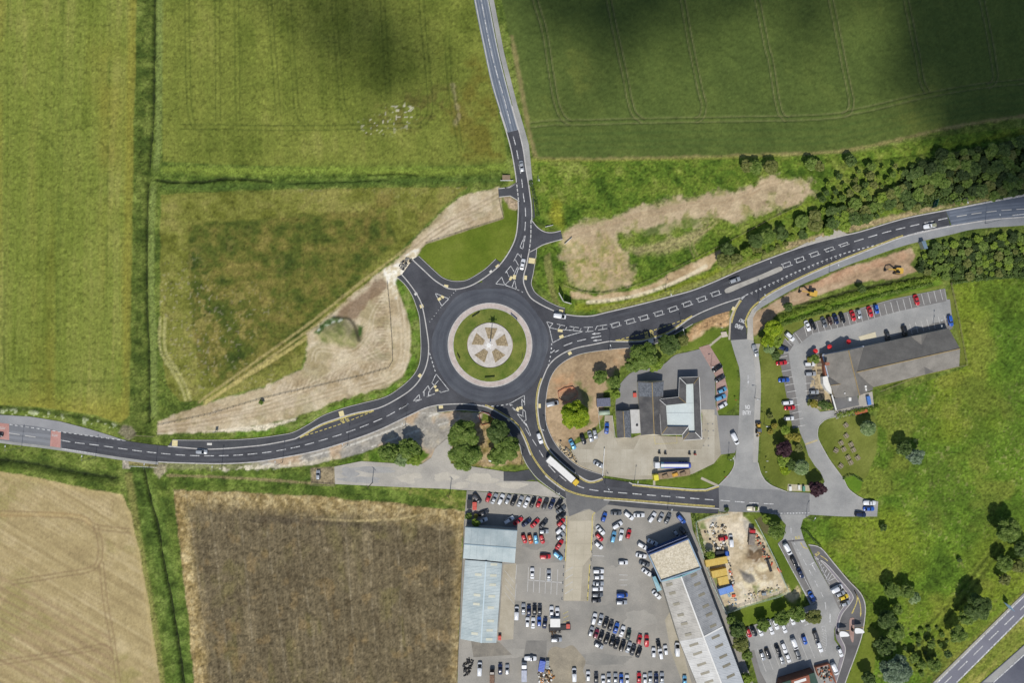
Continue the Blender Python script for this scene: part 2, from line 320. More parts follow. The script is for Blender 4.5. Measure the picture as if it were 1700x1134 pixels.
# upper middle cereal field
mB = region('cereal_field', pmask([(266,-200),(760,-200),(781,-20),(797,48),(812,110),(824,170),(838,240),(842,262),(836,272),(600,279),(400,274),(270,268),(268,100)], 1.5, 1.0))
sB = streak(86.5, 12, 31); tB = norm(.25*sB+.4*n40+.45*(n120-.1), .34, .76)
paint(mB, ramp(tB, (100,111,45), (116,125,54), (125,132,59), (139,141,71)))
paint(mB, rgb(104,92,36), .6*norm(n40, .42, .6)*pmask([(735,95),(800,100),(835,200),(842,270),(780,270),(745,180)], 20, 14))
paint(mB, rgb(100,86,50), .5*norm(n14, .45, .6)*pmask([(640,165),(755,135),(770,185),(690,215),(610,222),(600,200)], 14, 8))
paint(mB, rgb(204,198,174), .8*(n3 > .76)*pmask([(595,205),(640,182),(655,172),(690,176),(688,205),(650,222),(610,222)], 8, 8))
paint(mB, rgb(170,156,120), .5*lmask(cr([(752,140),(757,170),(762,190),(757,203)]), 4, 4, 5))
def tram(pts, m, c, gap=7.5, wd=1.6, a=.8):
    w_ = cr(pts, 5)
    for o in (-gap/2, gap/2): paint(m*lmask(offs(w_, o), wd, 1.6, .6), c, a)
for q in ([(447,0),(455,100),(462,190)], [(477,-80),(479,0),(490,150),(496,190),(510,210)], [(551,-80),(554,0),(566,150),(573,183),(588,207)], [(632,-80),(635,0),(645,165)], [(696,-80),(699,0),(713,150),(712,190),(700,206)], [(742,60),(748,150),(765,250)], [(300,210),(505,212),(700,207)], [(310,-80),(312,120),(318,200),(335,215)], [(360,-80),(362,200)], [(392,-80),(395,200)]): tram(q, mB, rgb(74,86,36), 7.5, 1.5, .55)
# dark cereal field upper right
mW = region('wheat_field', pmask([(800,-200),(833,0),(850,80),(862,150),(876,225),(886,253),(900,262),(1000,263),(1270,256),(1400,249),(1520,224),(1600,206),(1700,193),(2000,160),(2000,-200)], 1.5, .8))
sW = streak(80, 10, 41); tW = norm(.15*sW+.7*n120+.25*(n14-.1), .34, .74)
paint(mW, ramp(tW, (80,95,46), (87,102,49), (94,108,52), (108,118,56)))
for q in ([(872,-80),(889,0),(904,50),(915,120),(924,170),(935,195),(948,203)], [(995,-80),(1011,0),(1023,58),(1038,125),(1045,163),(1053,188),(1068,200)], [(1118,-80),(1134,0),(1145,63),(1163,150),(1169,173),(1165,193),(1155,199)], [(1240,-80),(1258,0),(1273,75),(1280,100),(1290,163),(1297,188),(1307,197)], [(1362,-80),(1380,0),(1393,63),(1408,138),(1414,168),(1410,185),(1400,191)], [(1487,-80),(1505,0),(1523,88),(1532,135),(1541,153)], [(1613,-80),(1631,0),(1646,75),(1653,120),(1651,135),(1641,143)]):
    w_ = cr(q, 5); tram(q, mW, rgb(150,142,104), 8, 1.0, .42); paint(mW*lmask(offs(w_, 2.2), 1.6, 1.5), rgb(46,66,32), .55); paint(mW*lmask(offs(w_, -5.6), 1.6, 1.5), rgb(46,66,32), .5)
    for o in (-4, 4): HT -= .35*mW*lmask(offs(w_, o), 2.2, 1.5)
q = [(880,207),(915,203),(950,203),(1050,200),(1160,198),(1275,196),(1330,195),(1390,191),(1410,186),(1450,178),(1540,157),(1650,139),(1790,128)]
tram(q, mW, rgb(132,132,90), 8, 1.1, .45)
for o in (-4, 4): HT -= .4*mW*lmask(offs(cr(q, 5), o), 2.2, 1.5)
for o in (20, 34, 44): paint(mW*lmask([(x, y+o) for x, y in q], 1.6, 3, 1), rgb(64,88,42), .35)
edgeW = cr([(850,60),(866,150),(880,225),(888,254),(902,263),(1000,264),(1270,257),(1400,250),(1520,225),(1600,207),(1790,180)])
paint(lmask(edgeW, 3.5, 4, 3), rgb(154,138,94), .65)
# lower middle field, patchy
mCp = [(266,322),(400,316),(600,312),(775,310),(735,345),(700,380),(640,440),(560,510),(512,550),(506,590),(500,612),(440,640),(350,665),(300,668),(275,640),(266,560)]
mC = region('cereal_field', pmask(mCp, 1.5, 2))
tC = norm(.5*n14+.5*n40, .33, .68)
inner = pmask([(312,372),(420,364),(560,352),(640,352),(660,400),(560,500),(500,560),(480,600),(380,640),(330,612),(314,500)], 4, 3)
paint(mC, ramp(tC, (104,108,44), (126,128,60), (142,138,74)))
paint(mC*inner, ramp(norm(.45*n14+.35*n40+.2*streak(5, 14, 53, 60), .3, .7), (62,76,32), (86,96,40), (112,110,52), (134,124,66)))
paint(mC, rgb(120,104,56), .55*norm(n40, .48, .62)*pmask([(620,325),(720,330),(715,355),(660,410),(600,400)], 20, 12))
paint(mC, rgb(176,166,140), .35*(n3 > .80)*norm(n120, .5, .65))
paint(mC*inner, rgb(150,138,78), .6*sstep(.56, .66, fbm(11, 55, 3))*norm(n120, .4, .6))
for o in (0, 11): paint(lmask([(x, y+o) for x, y in cr([(330,668),(430,596),(520,532),(600,468),(680,408),(742,352),(775,332),(830,316)])], 3.2, 2, 1.6), rgb(172,158,104), .75)
paint(lmask(cr([(340,668),(440,606),(530,546),(610,478),(650,446)]), 5, 2, 1.6), rgb(186,172,108), .8)
for o in (-4, 4): paint(lmask([(x+o, y) for x, y in cr([(270,528),(270,580),(288,612),(304,640),(312,664)])], 4, 2, 1.2), rgb(176,172,112), .8)
# ditches and their banks
def ditch(pts, wd, deep, bank, water=1.0):
    w_ = cr(pts, 6); m = lmask(w_, wd, wd*.9, 2)
    paint(m, ramp(norm(n14, .3, .7), *bank), .9)
    HT[:] -= deep*m
    if water: paint(lmask(w_, 2.6, 1.6, 1.4), rgb(34,40,30), water); HT[:] -= .4*lmask(w_, 3, 2)
    return m
GB = ((60,78,30), (84,104,40), (112,130,58))
ditch([(246,-90),(246,0),(243,150),(240,300),(236,430),(232,560),(230,690),(230,722)], 22, .7, ((66,82,34),(88,102,44),(112,124,58)), 0)
ditch([(255,-90),(254,60),(252,200),(246,270),(242,350),(241,500),(245,580),(246,700)], 3, .7, GB, .75)
paint(lmask(cr([(265,-90),(264,120),(262,240),(252,330),(250,450),(254,560),(256,690)]), 9, 4, 2), rgb(128,142,76), .75)
ditch([(258,292),(300,296),(400,300),(500,293),(600,290),(700,288),(770,287),(835,284)], 20, .6, GB, 0)
ditch([(258,297),(290,301),(340,300),(380,295),(450,300)], 3, .6, GB, .7)
ditch([(480,302),(560,300),(640,297)], 2.6, .4, GB, .5); ditch([(610,288),(660,286),(692,289)], 3, .4, GB, .7)
paint(lmask(cr([(270,311),(400,309),(560,303),(700,300),(840,298)]), 7, 5, 3), rgb(84,106,46), .7)
paint(lmask(cr([(275,280),(400,284),(600,282),(760,284),(838,276)]), 9, 6, 4), rgb(126,142,58), .7)
ditch([(228,780),(236,820),(250,860),(262,910),(276,970),(292,1060),(304,1140),(316,1210)], 26, .9, ((64,82,34),(88,110,46),(114,134,64)), 0)
ditch([(236,780),(248,835),(258,870),(268,930),(280,990),(292,1060),(302,1134),(312,1210)], 3, .9, GB, .85)
paint(lmask(cr([(212,790),(222,850),(238,940),(256,1040),(268,1134),(276,1210)]), 9, 4, 2), rgb(150,142,84), .6)
ditch([(-90,756),(0,764),(60,772),(120,784),(190,794)], 10, .8, ((38,50,22),(56,72,30),(76,92,40)), .6)
ditch([(276,792),(340,796),(420,800),(500,806),(560,812),(640,822),(720,830),(768,836)], 22, .7, ((66,86,34),(90,110,44),(116,134,60)), 0)
paint(lmask(cr([(276,790),(340,792),(420,796),(515,803)]), 3, 2, 1.5), rgb(150,134,98), .8)
paint(lmask(cr([(-90,671),(0,678),(60,681),(110,690),(170,700),(208,712)]), 5, 3, 3), rgb(48,66,26), .7)
paint((n6 > .62)*lmask(cr([(-90,678),(0,684),(60,687),(110,694),(190,708)]), 8, 4, 3), rgb(190,196,160), .6)
ditch([(936,415),(934,440),(932,465),(930,485)], 16, .8, ((42,72,26),(60,92,32),(84,116,46)), .4)
paint(lmask(cr([(900,281),(1000,281),(1100,280),(1240,278),(1330,276)]), 5, 3, 3), rgb(46,62,26), .7)
paint(lmask(cr([(888,268),(1000,270),(1200,266),(1290,262)]), 9, 4, 3), rgb(134,140,60), .7)
ditch([(1400,268),(1500,258),(1580,245),(1700,222),(1790,205)], 8, .8, ((26,34,22),(36,46,26),(50,64,30)), .6)
paint(lmask(cr([(896,282),(960,282),(1010,284)]), 10, 4, 3), rgb(84,118,70), .6)
# bare soil north-west of the roundabout
SOIL = ((164,146,114), (184,166,134), (195,179,147), (210,196,166))
mD = region('bare_soil', pmask([(829,309),(800,316),(770,326),(735,350),(700,386),(660,428),(600,480),(545,526),(512,552),(508,590),(503,612),(440,643),(350,668),(262,700),(262,720),(330,720),(380,714),(430,706),(480,697),(500,690),(530,678),(570,663),(640,645),(668,626),(682,590),(681,545),(670,505),(657,470),(668,456),(700,415),(706,405),(835,363),(829,330)], 2.5, 3.5))
sD = streak(-32, 6, 61, 70); paint(mD, ramp(norm(.14*sD+.46*n40+.4*n14, .32, .68), *SOIL))
paint(mD, rgb(212,198,172), .5*norm(fbm(18, 62, 4), .52, .66)); paint(mD, rgb(150,140,98), .5*norm(fbm(26, 63, 4), .56, .68))
paint(mD, rgb(118,106,60), .5*norm(n40, .5, .62)*lmask(cr([(735,352),(690,392),(640,440)]), 10, 6, 4))
paint(mD, rgb(128,104,82), .75*pmask([(640,462),(622,470),(560,522),(556,530),(590,533),(612,505),(642,478)], 3, 5))
paint(mD, rgb(146,138,104), .7*norm(n14, .4, .6)*pmask([(596,565),(640,560),(645,600),(620,615),(596,600)], 8, 6))
for q in ([(350,690),(440,668),(540,630),(600,590),(625,565)], [(262,712),(380,694),(480,672),(560,648),(640,630)], [(604,570),(632,605)], [(596,580),(634,608)], [(700,400),(760,360),(828,322)], [(690,410),(740,372),(800,345)], [(668,440),(720,400),(790,366)]):
    tram(q, mD, rgb(208,190,162), 7, 2.0, .45); tram([(x, y+2.5) for x, y in q], mD, rgb(150,132,108), 7, 1.4, .4)
for q in ([(668,500),(676,540),(675,590),(662,622),(620,642)], [(660,480),(668,540),(667,595),(650,620),(600,640),(520,665)], [(560,600),(600,595),(640,575),(648,540)], [(520,600),(530,580),(580,585),(610,560),(620,520),(640,490)], [(400,680),(480,655),(560,615),(610,575)]): tram(q, mD, rgb(212,198,168), 6, 1.8, .5)
rid = (np.sin(GY*math.pi*2/5.2+W2*5) > .2)*lmask([(627,470),(634,540),(640,600)], 14, 6, 5); paint(mD, rgb(142,122,96), .5*rid)
rid = (np.sin((GX*.9+GY*.35)*math.pi*2/6+W2*4) > .3)*lmask([(640,608),(560,628),(480,644)], 16, 8, 5); paint(mD, rgb(140,122,94), .4*rid)
paint(pmask([(634,452),(668,425),(690,412),(700,405),(694,423),(662,460),(656,470),(662,495),(655,497),(645,470)], 2.5, 5), ramp(norm(n6, .35, .65), (206,192,160), (232,222,196), (244,238,222)), .95)
heap = pmask([(522,552),(548,530),(575,528),(592,548),(597,565),(590,578),(560,574),(535,570)], 6, 3); HT += 2.2*(.7+.9*(n14-.2))*pmask([(530,552),(550,538),(574,538),(588,556),(586,568),(560,566),(540,562)], 13, 2)
paint(heap, ramp(norm(n14, .3, .7), (118,124,74), (142,140,94), (164,156,116)))
paint(pmask([(522,552),(535,536),(556,525),(580,530),(560,535),(540,545),(530,556)], 2, 3), ramp(norm(n6, .3, .7), (62,84,40), (110,130,80), (206,210,190)))
paint(pmask([(594,540),(604,542),(601,560),(593,558)], 3, 2), rgb(64,92,40)); paint(lmask(cr([(555,527),(580,530),(590,545),(596,565)]), 4, 3, 1.5), rgb(60,58,44), .8)
# lawns
LAWN = ((92,110,34), (106,120,42), (120,130,54))
def lawn(pts, soft=1.2, warp=.6, cs=LAWN, name='lawn'):
    m = region(name, pmask(pts, soft, warp)); paint(m, ramp(norm(.5*n40+.3*n120+.2*n14, .34, .66), *cs)); return m
lawn([(697,424),(700,412),(708,405),(836,363),(836,335),(858,352),(859,382),(845,414),(832,433),(800,456),(762,466),(735,460),(710,440)])
mL = pmask([(657,470),(672,505),(684,545),(685,590),(671,626),(640,648),(570,667),(520,688),(490,702),(430,712),(385,718),(390,726),(465,722),(512,704),(570,677),(640,659),(685,624),(698,580),(695,525),(680,485),(660,462)], 2, 2.5)
paint(mL, ramp(norm(n14, .3, .7), (84,112,38), (104,132,48), (132,142,76)))
paint(pmask([(262,720),(440,714),(490,698),(492,694),(440,706),(330,718)], 2, 2), rgb(226,214,188), .9)
paint(pmask([(838,328),(848,327),(862,336),(860,350),(845,345)], 2, 2), rgb(176,156,128))
# meadow north-east and its tracks
mN = region('meadow', pmask([(886,268),(1000,268),(1200,264),(1420,254),(1560,226),(1700,210),(1800,200),(1800,306),(1570,346),(1430,382),(1310,415),(1110,492),(985,522),(938,512),(890,470),(893,410),(935,400),(930,383),(890,365),(884,300)], 1.5, 1))
paint(mN, ramp(norm(.45*n14+.4*n40+.15*n6, .33, .67), (66,90,30), (92,116,40), (110,128,48), (130,140,66)))
paint(mN, rgb(150,146,46), .6*norm(n40, .35, .6)*pmask([(914,330),(928,328),(940,370),(935,385),(915,372)], 6, 4))
dN = pmask([(933,383),(962,364),(1000,360),(1060,347),(1110,337),(1170,326),(1210,318),(1240,303),(1262,292),(1300,296),(1347,298),(1350,318),(1325,336),(1290,350),(1250,356),(1215,366),(1182,364),(1150,374),(1110,380),(1060,386),(1032,394),(1024,402),(1040,425),(1052,450),(1060,466),(1040,476),(1000,484),(960,480),(940,470),(938,440),(934,410)], 7, 11)
REGN.append('bare_soil'); REG[dN > .5] = len(REGN)-1
paint(dN, ramp(norm(.4*n40+.3*n14+.3*streak(-14, 6, 71, 80), .3, .68), (160,142,112), (182,162,130), (198,178,146)))
gb = sstep(.54, .66, fbm(16, 72, 4))*(1-lmask(cr([(936,392),(985,378),(1040,362),(1100,350),(1160,338),(1215,330),(1260,312),(1320,312)]), 13, 6, 4)); paint(dN*gb, ramp(norm(n6, .3, .7), (104,116,50), (138,138,72), (160,150,96)), .7)
paint(dN, rgb(210,190,154), .5*norm(fbm(14, 73, 4), .54, .66))
sw = pmask([(945,400),(1010,392),(1025,402),(1040,430),(1060,468),(1000,484),(950,474),(940,440)], 8, 6)
paint(sw*(.35+.65*norm(n14, .38, .62)), ramp(norm(n6, .3, .7), (124,130,54), (160,150,84), (196,172,130)), .75)
paint(dN, rgb(120,130,52), .6*norm(n14, .45, .62)*pmask([(950,366),(1030,352),(1030,362),(980,375)], 8, 6))
for q in ([(936,392),(985,378),(1040,362),(1100,350),(1160,338),(1215,330),(1260,312)], [(1020,415),(1010,440),(1035,460)], [(1300,300),(1262,310),(1230,335)], [(1000,376),(1010,400),(1030,440),(1050,468)], [(990,385),(975,420),(985,460)], [(1160,340),(1190,360),(1150,400),(1155,425)], [(1215,330),(1180,375),(1110,405),(1060,415)]): tram(q, np.clip(dN+.6*mN, 0, 1), rgb(176,152,120), 6, 2.0, .5)
paint(pmask([(1030,400),(1080,378),(1140,362),(1190,357),(1150,375),(1120,395),(1090,405),(1050,410)], 4, 6)*(1-.5*norm(n14, .4, .6)), ramp(norm(n14, .3, .7), (74,98,32), (100,120,46), (120,130,60)), .85)
paint(pmask([(1040,412),(1090,405),(1150,385),(1180,380),(1150,402),(1100,420),(1060,425)], 6, 6), rgb(176,160,118), .55)
sT = region('bare_soil', pmask([(944,480),(990,490),(1060,480),(1110,456),(1160,432),(1198,414),(1196,425),(1182,444),(1130,466),(1060,490),(1000,500),(945,496)], 2.5, 3)); paint(sT, ramp(norm(n14, .3, .7), (166,142,106), (190,166,128), (204,182,146)))
paint(lmask(cr([(976,502),(1010,499),(1060,490),(1110,473),(1150,454),(1172,442)]), 5, 2, 1.2), rgb(222,208,176), .9)
paint(lmask(cr([(960,510),(1010,508),(1070,496),(1130,476),(1190,452)]), 9, 5, 4), rgb(136,140,44), .55)
paint(lmask(cr([(1000,516),(1110,489),(1230,444),(1310,411)]), 9, 3, 3), rgb(146,142,86), .6)
paint(pmask([(904,425),(912,420),(922,480),(930,508),(915,500),(908,470)], 2, 2), rgb(142,134,84), .6)
paint(lmask(cr([(1150,432),(1215,402),(1270,372),(1320,348),(1345,338)]), 4, 2.5, 1.2), rgb(120,138,46), .8)
paint(lmask(cr([(1310,408),(1360,394),(1400,383),(1440,372),(1500,358),(1560,342),(1640,328)]), 8, 4, 3), rgb(178,156,122), .8)
paint(lmask(cr([(1380,385),(1398,372)]), 5, 3, 3), rgb(176,122,84), .9)
# big meadow on the east side
mE = region('meadow', pmask([(1576,470),(1610,455),(1800,440),(1800,905),(1683,1001),(1549,1134),(1470,1215),(1402,1215),(1405,1134),(1422,1088),(1437,1030),(1437,1003),(1428,985),(1383,933),(1360,908),(1335,897),(1330,875),(1335,862),(1400,860),(1458,859),(1462,832),(1430,826),(1410,810),(1440,790),(1455,750),(1458,715),(1455,692),(1462,660),(1604,610),(1594,560)], 1.5, 1))
tE = norm(.3*n14+.4*n40+.35*n120, .33, .72)
paint(mE, ramp(tE, (70,94,30), (92,120,38), (106,132,44), (126,146,60)))
paint(mE, rgb(72,96,32), .6*norm(n120, .5, .68)); paint(mE, rgb(122,124,72), .45*norm(fbm(60, 88, 3), .55, .7)*sstep(800, 1000, 1800-GX+0*GY)); paint(mE, rgb(150,152,92), .6*(n3 > .80)*norm(n40, .42, .6))
paint(mE, rgb(128,140,46), .65*norm(fbm(110, 89, 3), .46, .64)); paint(mE, rgb(136,138,62), .45*norm(fbm(45, 90, 3), .56, .70)); paint(mE, rgb(78,100,36), .45*norm(fbm(70, 92, 3), .56, .68))
for q in ([(1660,893),(1640,925),(1600,975),(1560,1020),(1525,1050)], [(1668,905),(1620,970),(1570,1030),(1520,1075)]): paint(lmask(cr(q), 3.5, 3, 3), rgb(74,84,34), .7); paint(lmask(cr([(x-5, y-3) for x, y in q]), 3, 2, 2), rgb(128,140,58), .5)
paint(lmask([(1556,1130),(1690,1001),(1790,915)], 14, 6, 3), rgb(140,136,70), .55)
paint(pmask([(1591,1134),(1700,1025),(1790,938),(1790,992),(1700,1071),(1629,1134),(1553,1210),(1515,1210)], 1, .5), ramp(norm(.5*streak(-46, 8, 91, 60)+.5*n14, .3, .7), (104,118,44), (128,136,58), (156,152,80)))
# pub grounds
PLAWN = ((98,108,44), (112,120,54), (126,132,64))
lawn([(1252,566),(1262,590),(1266,640),(1264,690),(1262,740),(1261,770),(1266,786),(1284,806),(1306,815),(1343,818),(1360,806),(1366,790),(1352,774),(1340,755),(1328,722),(1318,690),(1309,640),(1297,592),(1303,568),(1318,551),(1345,533),(1440,510),(1567,476),(1560,466),(1450,488),(1340,517),(1290,535)], cs=PLAWN)
lawn([(1390,693),(1372,698),(1361,708),(1359,722),(1362,732),(1378,762),(1395,787),(1400,794),(1406,790),(1432,798),(1440,790),(1455,750),(1457,715),(1452,690),(1420,690)], cs=PLAWN)
lawn([(1400,795),(1420,788),(1432,799),(1428,815),(1418,818),(1409,810)], cs=((84,116,34),(100,130,40),(112,140,50)))
lawn([(1452,645),(1592,609),(1604,605),(1580,478),(1572,480),(1585,540),(1596,580),(1590,606),(1470,636)], cs=PLAWN)
# petrol station verges
GL = ((84,104,34), (100,118,42), (114,128,52))
lawn([(1045,799),(1100,807),(1150,812),(1172,812),(1192,805),(1212,786),(1219,772),(1220,757),(1200,757),(1188,770),(1155,788),(1110,797)], cs=GL)
lawn([(1130,582),(1165,575),(1180,570),(1195,555),(1205,545),(1213,565),(1222,600),(1227,640),(1226,665),(1215,680),(1200,688),(1192,684),(1207,672),(1203,640),(1196,620),(1178,585),(1160,580)], cs=GL)
lawn([(1100,570),(1120,562),(1195,545),(1200,556),(1160,578),(1120,582)], cs=GL)
paint(pmask([(1130,560),(1160,538),(1195,512),(1210,515),(1212,540),(1200,546),(1180,545),(1150,566),(1130,572)], 3, 4), ramp(norm(n14, .3, .7), (168,136,98), (192,158,116), (204,178,140)))
mP = region('bare_soil', pmask([(905,640),(916,616),(930,602),(952,590),(1000,581),(1045,576),(1064,576),(1058,600),(1030,608),(1022,640),(1002,650),(1002,690),(990,708),(975,716),(955,728),(945,745),(960,768),(1004,786),(1002,793),(985,788),(958,778),(930,752),(908,722),(902,690),(902,660)], 1.5, 1))
paint(mP, ramp(norm(.5*n14+.5*n40, .32, .68), (148,126,98), (172,148,116), (188,164,132)))
paint(mP, rgb(198,152,110), .6*norm(n40, .45, .6)*pmask([(1000,590),(1045,585),(1040,605),(1010,615),(925,640),(918,630)], 6, 5)); paint(mP, rgb(190,134,98), .6*pmask([(922,644),(950,636),(958,650),(930,656)], 4, 4)); paint(mP, rgb(84,104,40), .7*norm(n14, .45, .6)*pmask([(955,635),(975,625),(985,660),(975,690),(985,700),(975,705),(968,680)], 5, 4)); paint(mP, rgb(90,80,60), .5*(n6 > .55)*pmask([(915,720),(930,735),(960,765),(950,768),(925,745)], 4, 3)); paint(lmask(cr([(925,738),(945,760),(965,774),(1000,784)]), 7, 3, 3), rgb(206,190,156), .9)
paint(pmask([(1008,640),(1022,612),(1030,618),(1026,660),(1018,680),(1013,660)], 3, 3), rgb(104,122,50), .8)
mO = region('bare_soil', pmask([(1248,525),(1265,512),(1320,481),(1400,447),(1480,421),(1512,411),(1520,425),(1510,440),(1522,450),(1490,462),(1420,470),(1350,494),(1310,512),(1285,525),(1268,545),(1252,560),(1244,545)], 2, 2.5))
paint(mO, ramp(norm(.5*n14+.5*streak(-20, 8, 95, 60), .32, .68), (148,126,100), (176,150,120), (194,170,140)))
paint(mO, ramp(norm(n14, .3, .7), (178,138,108), (204,168,136)), .75*norm(n40, .38, .58)*lmask(cr([(1330,482),(1400,455),(1460,437),(1500,425)]), 12, 5, 3))
paint(lmask(cr([(1330,506),(1380,493),(1430,479),(1480,470),(1520,462)]), 4, 2, 2), rgb(50,54,34), .8)
paint(pmask([(1285,528),(1350,506),(1440,484),(1560,458),(1566,472),(1440,504),(1340,526),(1300,540)], 2, 2), ramp(norm(n14, .3, .7), (66,92,28), (92,122,36), (112,138,50)))
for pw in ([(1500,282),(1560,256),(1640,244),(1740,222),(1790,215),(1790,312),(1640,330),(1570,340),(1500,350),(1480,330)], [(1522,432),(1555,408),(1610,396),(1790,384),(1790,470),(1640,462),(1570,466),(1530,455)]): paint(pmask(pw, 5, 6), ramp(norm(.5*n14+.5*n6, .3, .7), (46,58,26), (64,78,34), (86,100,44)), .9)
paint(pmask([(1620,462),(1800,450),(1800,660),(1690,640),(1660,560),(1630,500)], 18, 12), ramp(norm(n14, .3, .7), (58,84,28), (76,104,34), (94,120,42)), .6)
# broken-up old road and verge south of the west arm
mR = region('broken_road', pmask([(415,764),(475,756),(525,746),(575,731),(625,713),(663,695),(688,683),(705,675),(724,670),(728,686),(760,683),(800,688),(798,700),(790,720),(752,724),(742,730),(724,748),(716,760),(700,770),(686,735),(640,738),(600,752),(555,764),(500,775),(420,779)], 1.5, 2))
paint(mR, ramp(norm(.4*n14+.4*n40+.2*n6, .32, .68), (146,142,134), (168,162,150), (196,184,160)))
for q in ([(425,774),(520,757),(600,733),(680,702),(740,683)], [(600,748),(680,720),(740,702),(780,690)], [(640,690),(700,686),(750,690)]): paint(mR*(n14 > .45), rgb(222,218,206), .7*lmask(cr(q), 1.8, 1.2, .8))
paint(mR, rgb(196,166,130), .7*norm(n40, .48, .6)); paint(mR, rgb(206,196,168), .6*lmask(cr([(420,776),(500,772),(560,760)]), 6, 3, 4))
paint(pmask([(560,772),(600,756),(640,742),(690,740),(712,755),(700,768),(655,770),(600,766)], 2, 3), ramp(norm(n14, .3, .7), (76,102,34), (98,124,44), (126,132,70)))
paint(pmask([(752,724),(800,700),(842,715),(862,745),(870,770),(790,776),(748,768)], 2, 3), ramp(norm(n14, .3, .7), (120,112,60), (160,140,100), (186,164,128)))
paint(pmask([(516,777),(557,775),(556,806),(516,804)], 1.2, .8), ramp(norm(n14, .3, .7), (136,124,98), (156,142,114)))
paint(lmask([(270,773),(380,776),(430,774)], 9, 4, 4), rgb(150,146,110), .6); paint((n6 > .55)*lmask([(360,778),(425,777),(520,766)], 6, 3, 4), rgb(222,212,190), .8)
paint(pmask([(203,762),(212,763),(214,778),(204,778)], 1, 1), rgb(170,162,146)); paint(pmask([(262,769),(277,770),(277,783),(264,795),(256,785)], 2, 4), rgb(160,148,126), .85)
paint(pmask([(213,765),(262,770),(258,776),(214,772)], 1.5, 1.5), rgb(140,132,88)); paint(pmask([(196,718),(206,708),(216,710),(222,722),(212,731)], 3, 6), rgb(142,130,112), .7)
# stubble field
mS = region('stubble_field', pmask([(-200,778),(0,784),(60,793),(150,813),(203,822),(215,850),(234,930),(254,1050),(266,1134),(274,1300),(-200,1300)], 1.5, 1.5))
sS = streak(31, 6, 101, 200); paint(mS, ramp(norm(.45*sS+.35*n40+.2*n14, .33, .67), (160,142,102), (176,158,114), (192,174,132)))
paint(mS, rgb(140,134,74), .5*norm(n40, .52, .64)*norm(n120, .5, .62)); paint(mS*lmask(cr([(0,783),(150,813),(204,824),(236,930),(262,1100)]), 10, 6, 3), rgb(190,170,118), .6)
for q in ([(0,852),(100,856),(140,862),(160,875),(215,882)], [(158,872),(166,900),(165,930),(150,946),(100,955),(20,968)], [(168,935),(175,1000),(186,1060),(196,1134),(202,1210)], [(-20,1104),(60,1092),(140,1080),(172,1074),(186,1088)]): tram(q, mS, rgb(134,112,84), 7, 2.2, .5)
paint(mS, rgb(150,130,96), .35*(np.sin((-GX*.515+GY*.857)*2*math.pi/7.5+W2*2) > .35)*norm(n40, .35, .6)*(GX < 190))
for k in range(9): o = k*17; paint(mS, rgb(150,124,98), .4*lmask([(-60,930+o),(60,990+o),(185,1062+o)], 3.5, 3, 1.5)*(GX < 188))
paint(mS*lmask(cr([(0,855),(120,855),(150,870)]), 5, 4, 2), rgb(186,158,106), .35)
# brown field
mB2 = region('ploughed_field', pmask([(288,814),(400,818),(560,828),(700,842),(772,850),(768,900),(764,1000),(759,1134),(756,1300),(332,1300),(322,1134),(310,1000),(298,900)], 1.5, 2.5))
sP = streak(84.5, 5, 111, 160); tP = norm(.45*sP+.3*n14+.25*n40, .28, .74)
paint(mB2, ramp(tP, (94,83,62), (107,96,73), (118,106,81), (134,121,93)))
paint(mB2, rgb(108,102,56), .4*norm(n40, .52, .64)*norm(streak(85, 20, 112, 200), .45, .6)); paint(mB2, rgb(150,126,84), .35*norm(fbm(24, 113, 3), .66, .76))
edge = lmask([(290,814),(400,818),(560,828),(700,842),(772,850)], 30, 26, 10)+lmask([(290,814),(300,900),(314,1000),(328,1134),(338,1210)], 26, 18, 8)+.6*lmask([(768,855),(764,1000),(758,1200)], 16, 12, 8)
paint(mB2*np.clip(edge, 0, 1), ramp(norm(.5*n14+.5*n6, .3, .7), (138,118,72), (176,154,106), (206,186,138)), .85)
for k, q in enumerate([[(308,815),(325,920),(342,1060),(352,1134)], [(345,820),(360,930),(372,1040),(384,1140)], [(440,850),(452,950),(470,1080),(478,1140)], [(490,850),(500,930),(520,1060),(530,1140)], [(525,850),(536,960),(548,1040),(556,1140)], [(572,860),(580,960),(592,1134)], [(660,880),(664,990),(668,1134)], [(612,900),(618,1000),(628,1134)], [(730,870),(730,980),(726,1134)], [(395,830),(410,960),(424,1134)]]):
    paint(mB2, rgb(158,146,120), .42*lmask(cr(q), 1.4, 1.4, 1.4)*norm(n14, .3, .55))
paint(mB2, rgb(186,168,122), .8*lmask(cr([(520,862),(560,864),(600,865),(660,862),(700,855)]), 2.5, 2, 1)); paint(mB2, rgb(176,160,128), .5*lmask([(541,913),(545,914)], 3, 4, 2)); paint(mB2, rgb(80,72,60), .5*lmask([(425,862),(560,868),(640,880)], 8, 6, 5))
paint(pmask([(1342,592),(1366,586),(1376,625),(1372,650),(1382,662),(1380,682),(1350,676),(1340,655)], 1.5, 1), rgb(178,162,132))
for k in range(34): paint(mB2, rgb(146,134,108), .26*lmask([(318+k*13.4,850),(332+k*13.3,1000),(344+k*13.2,1215)], 1.1, 1.2, 1.0)*norm(n14, .38, .6))
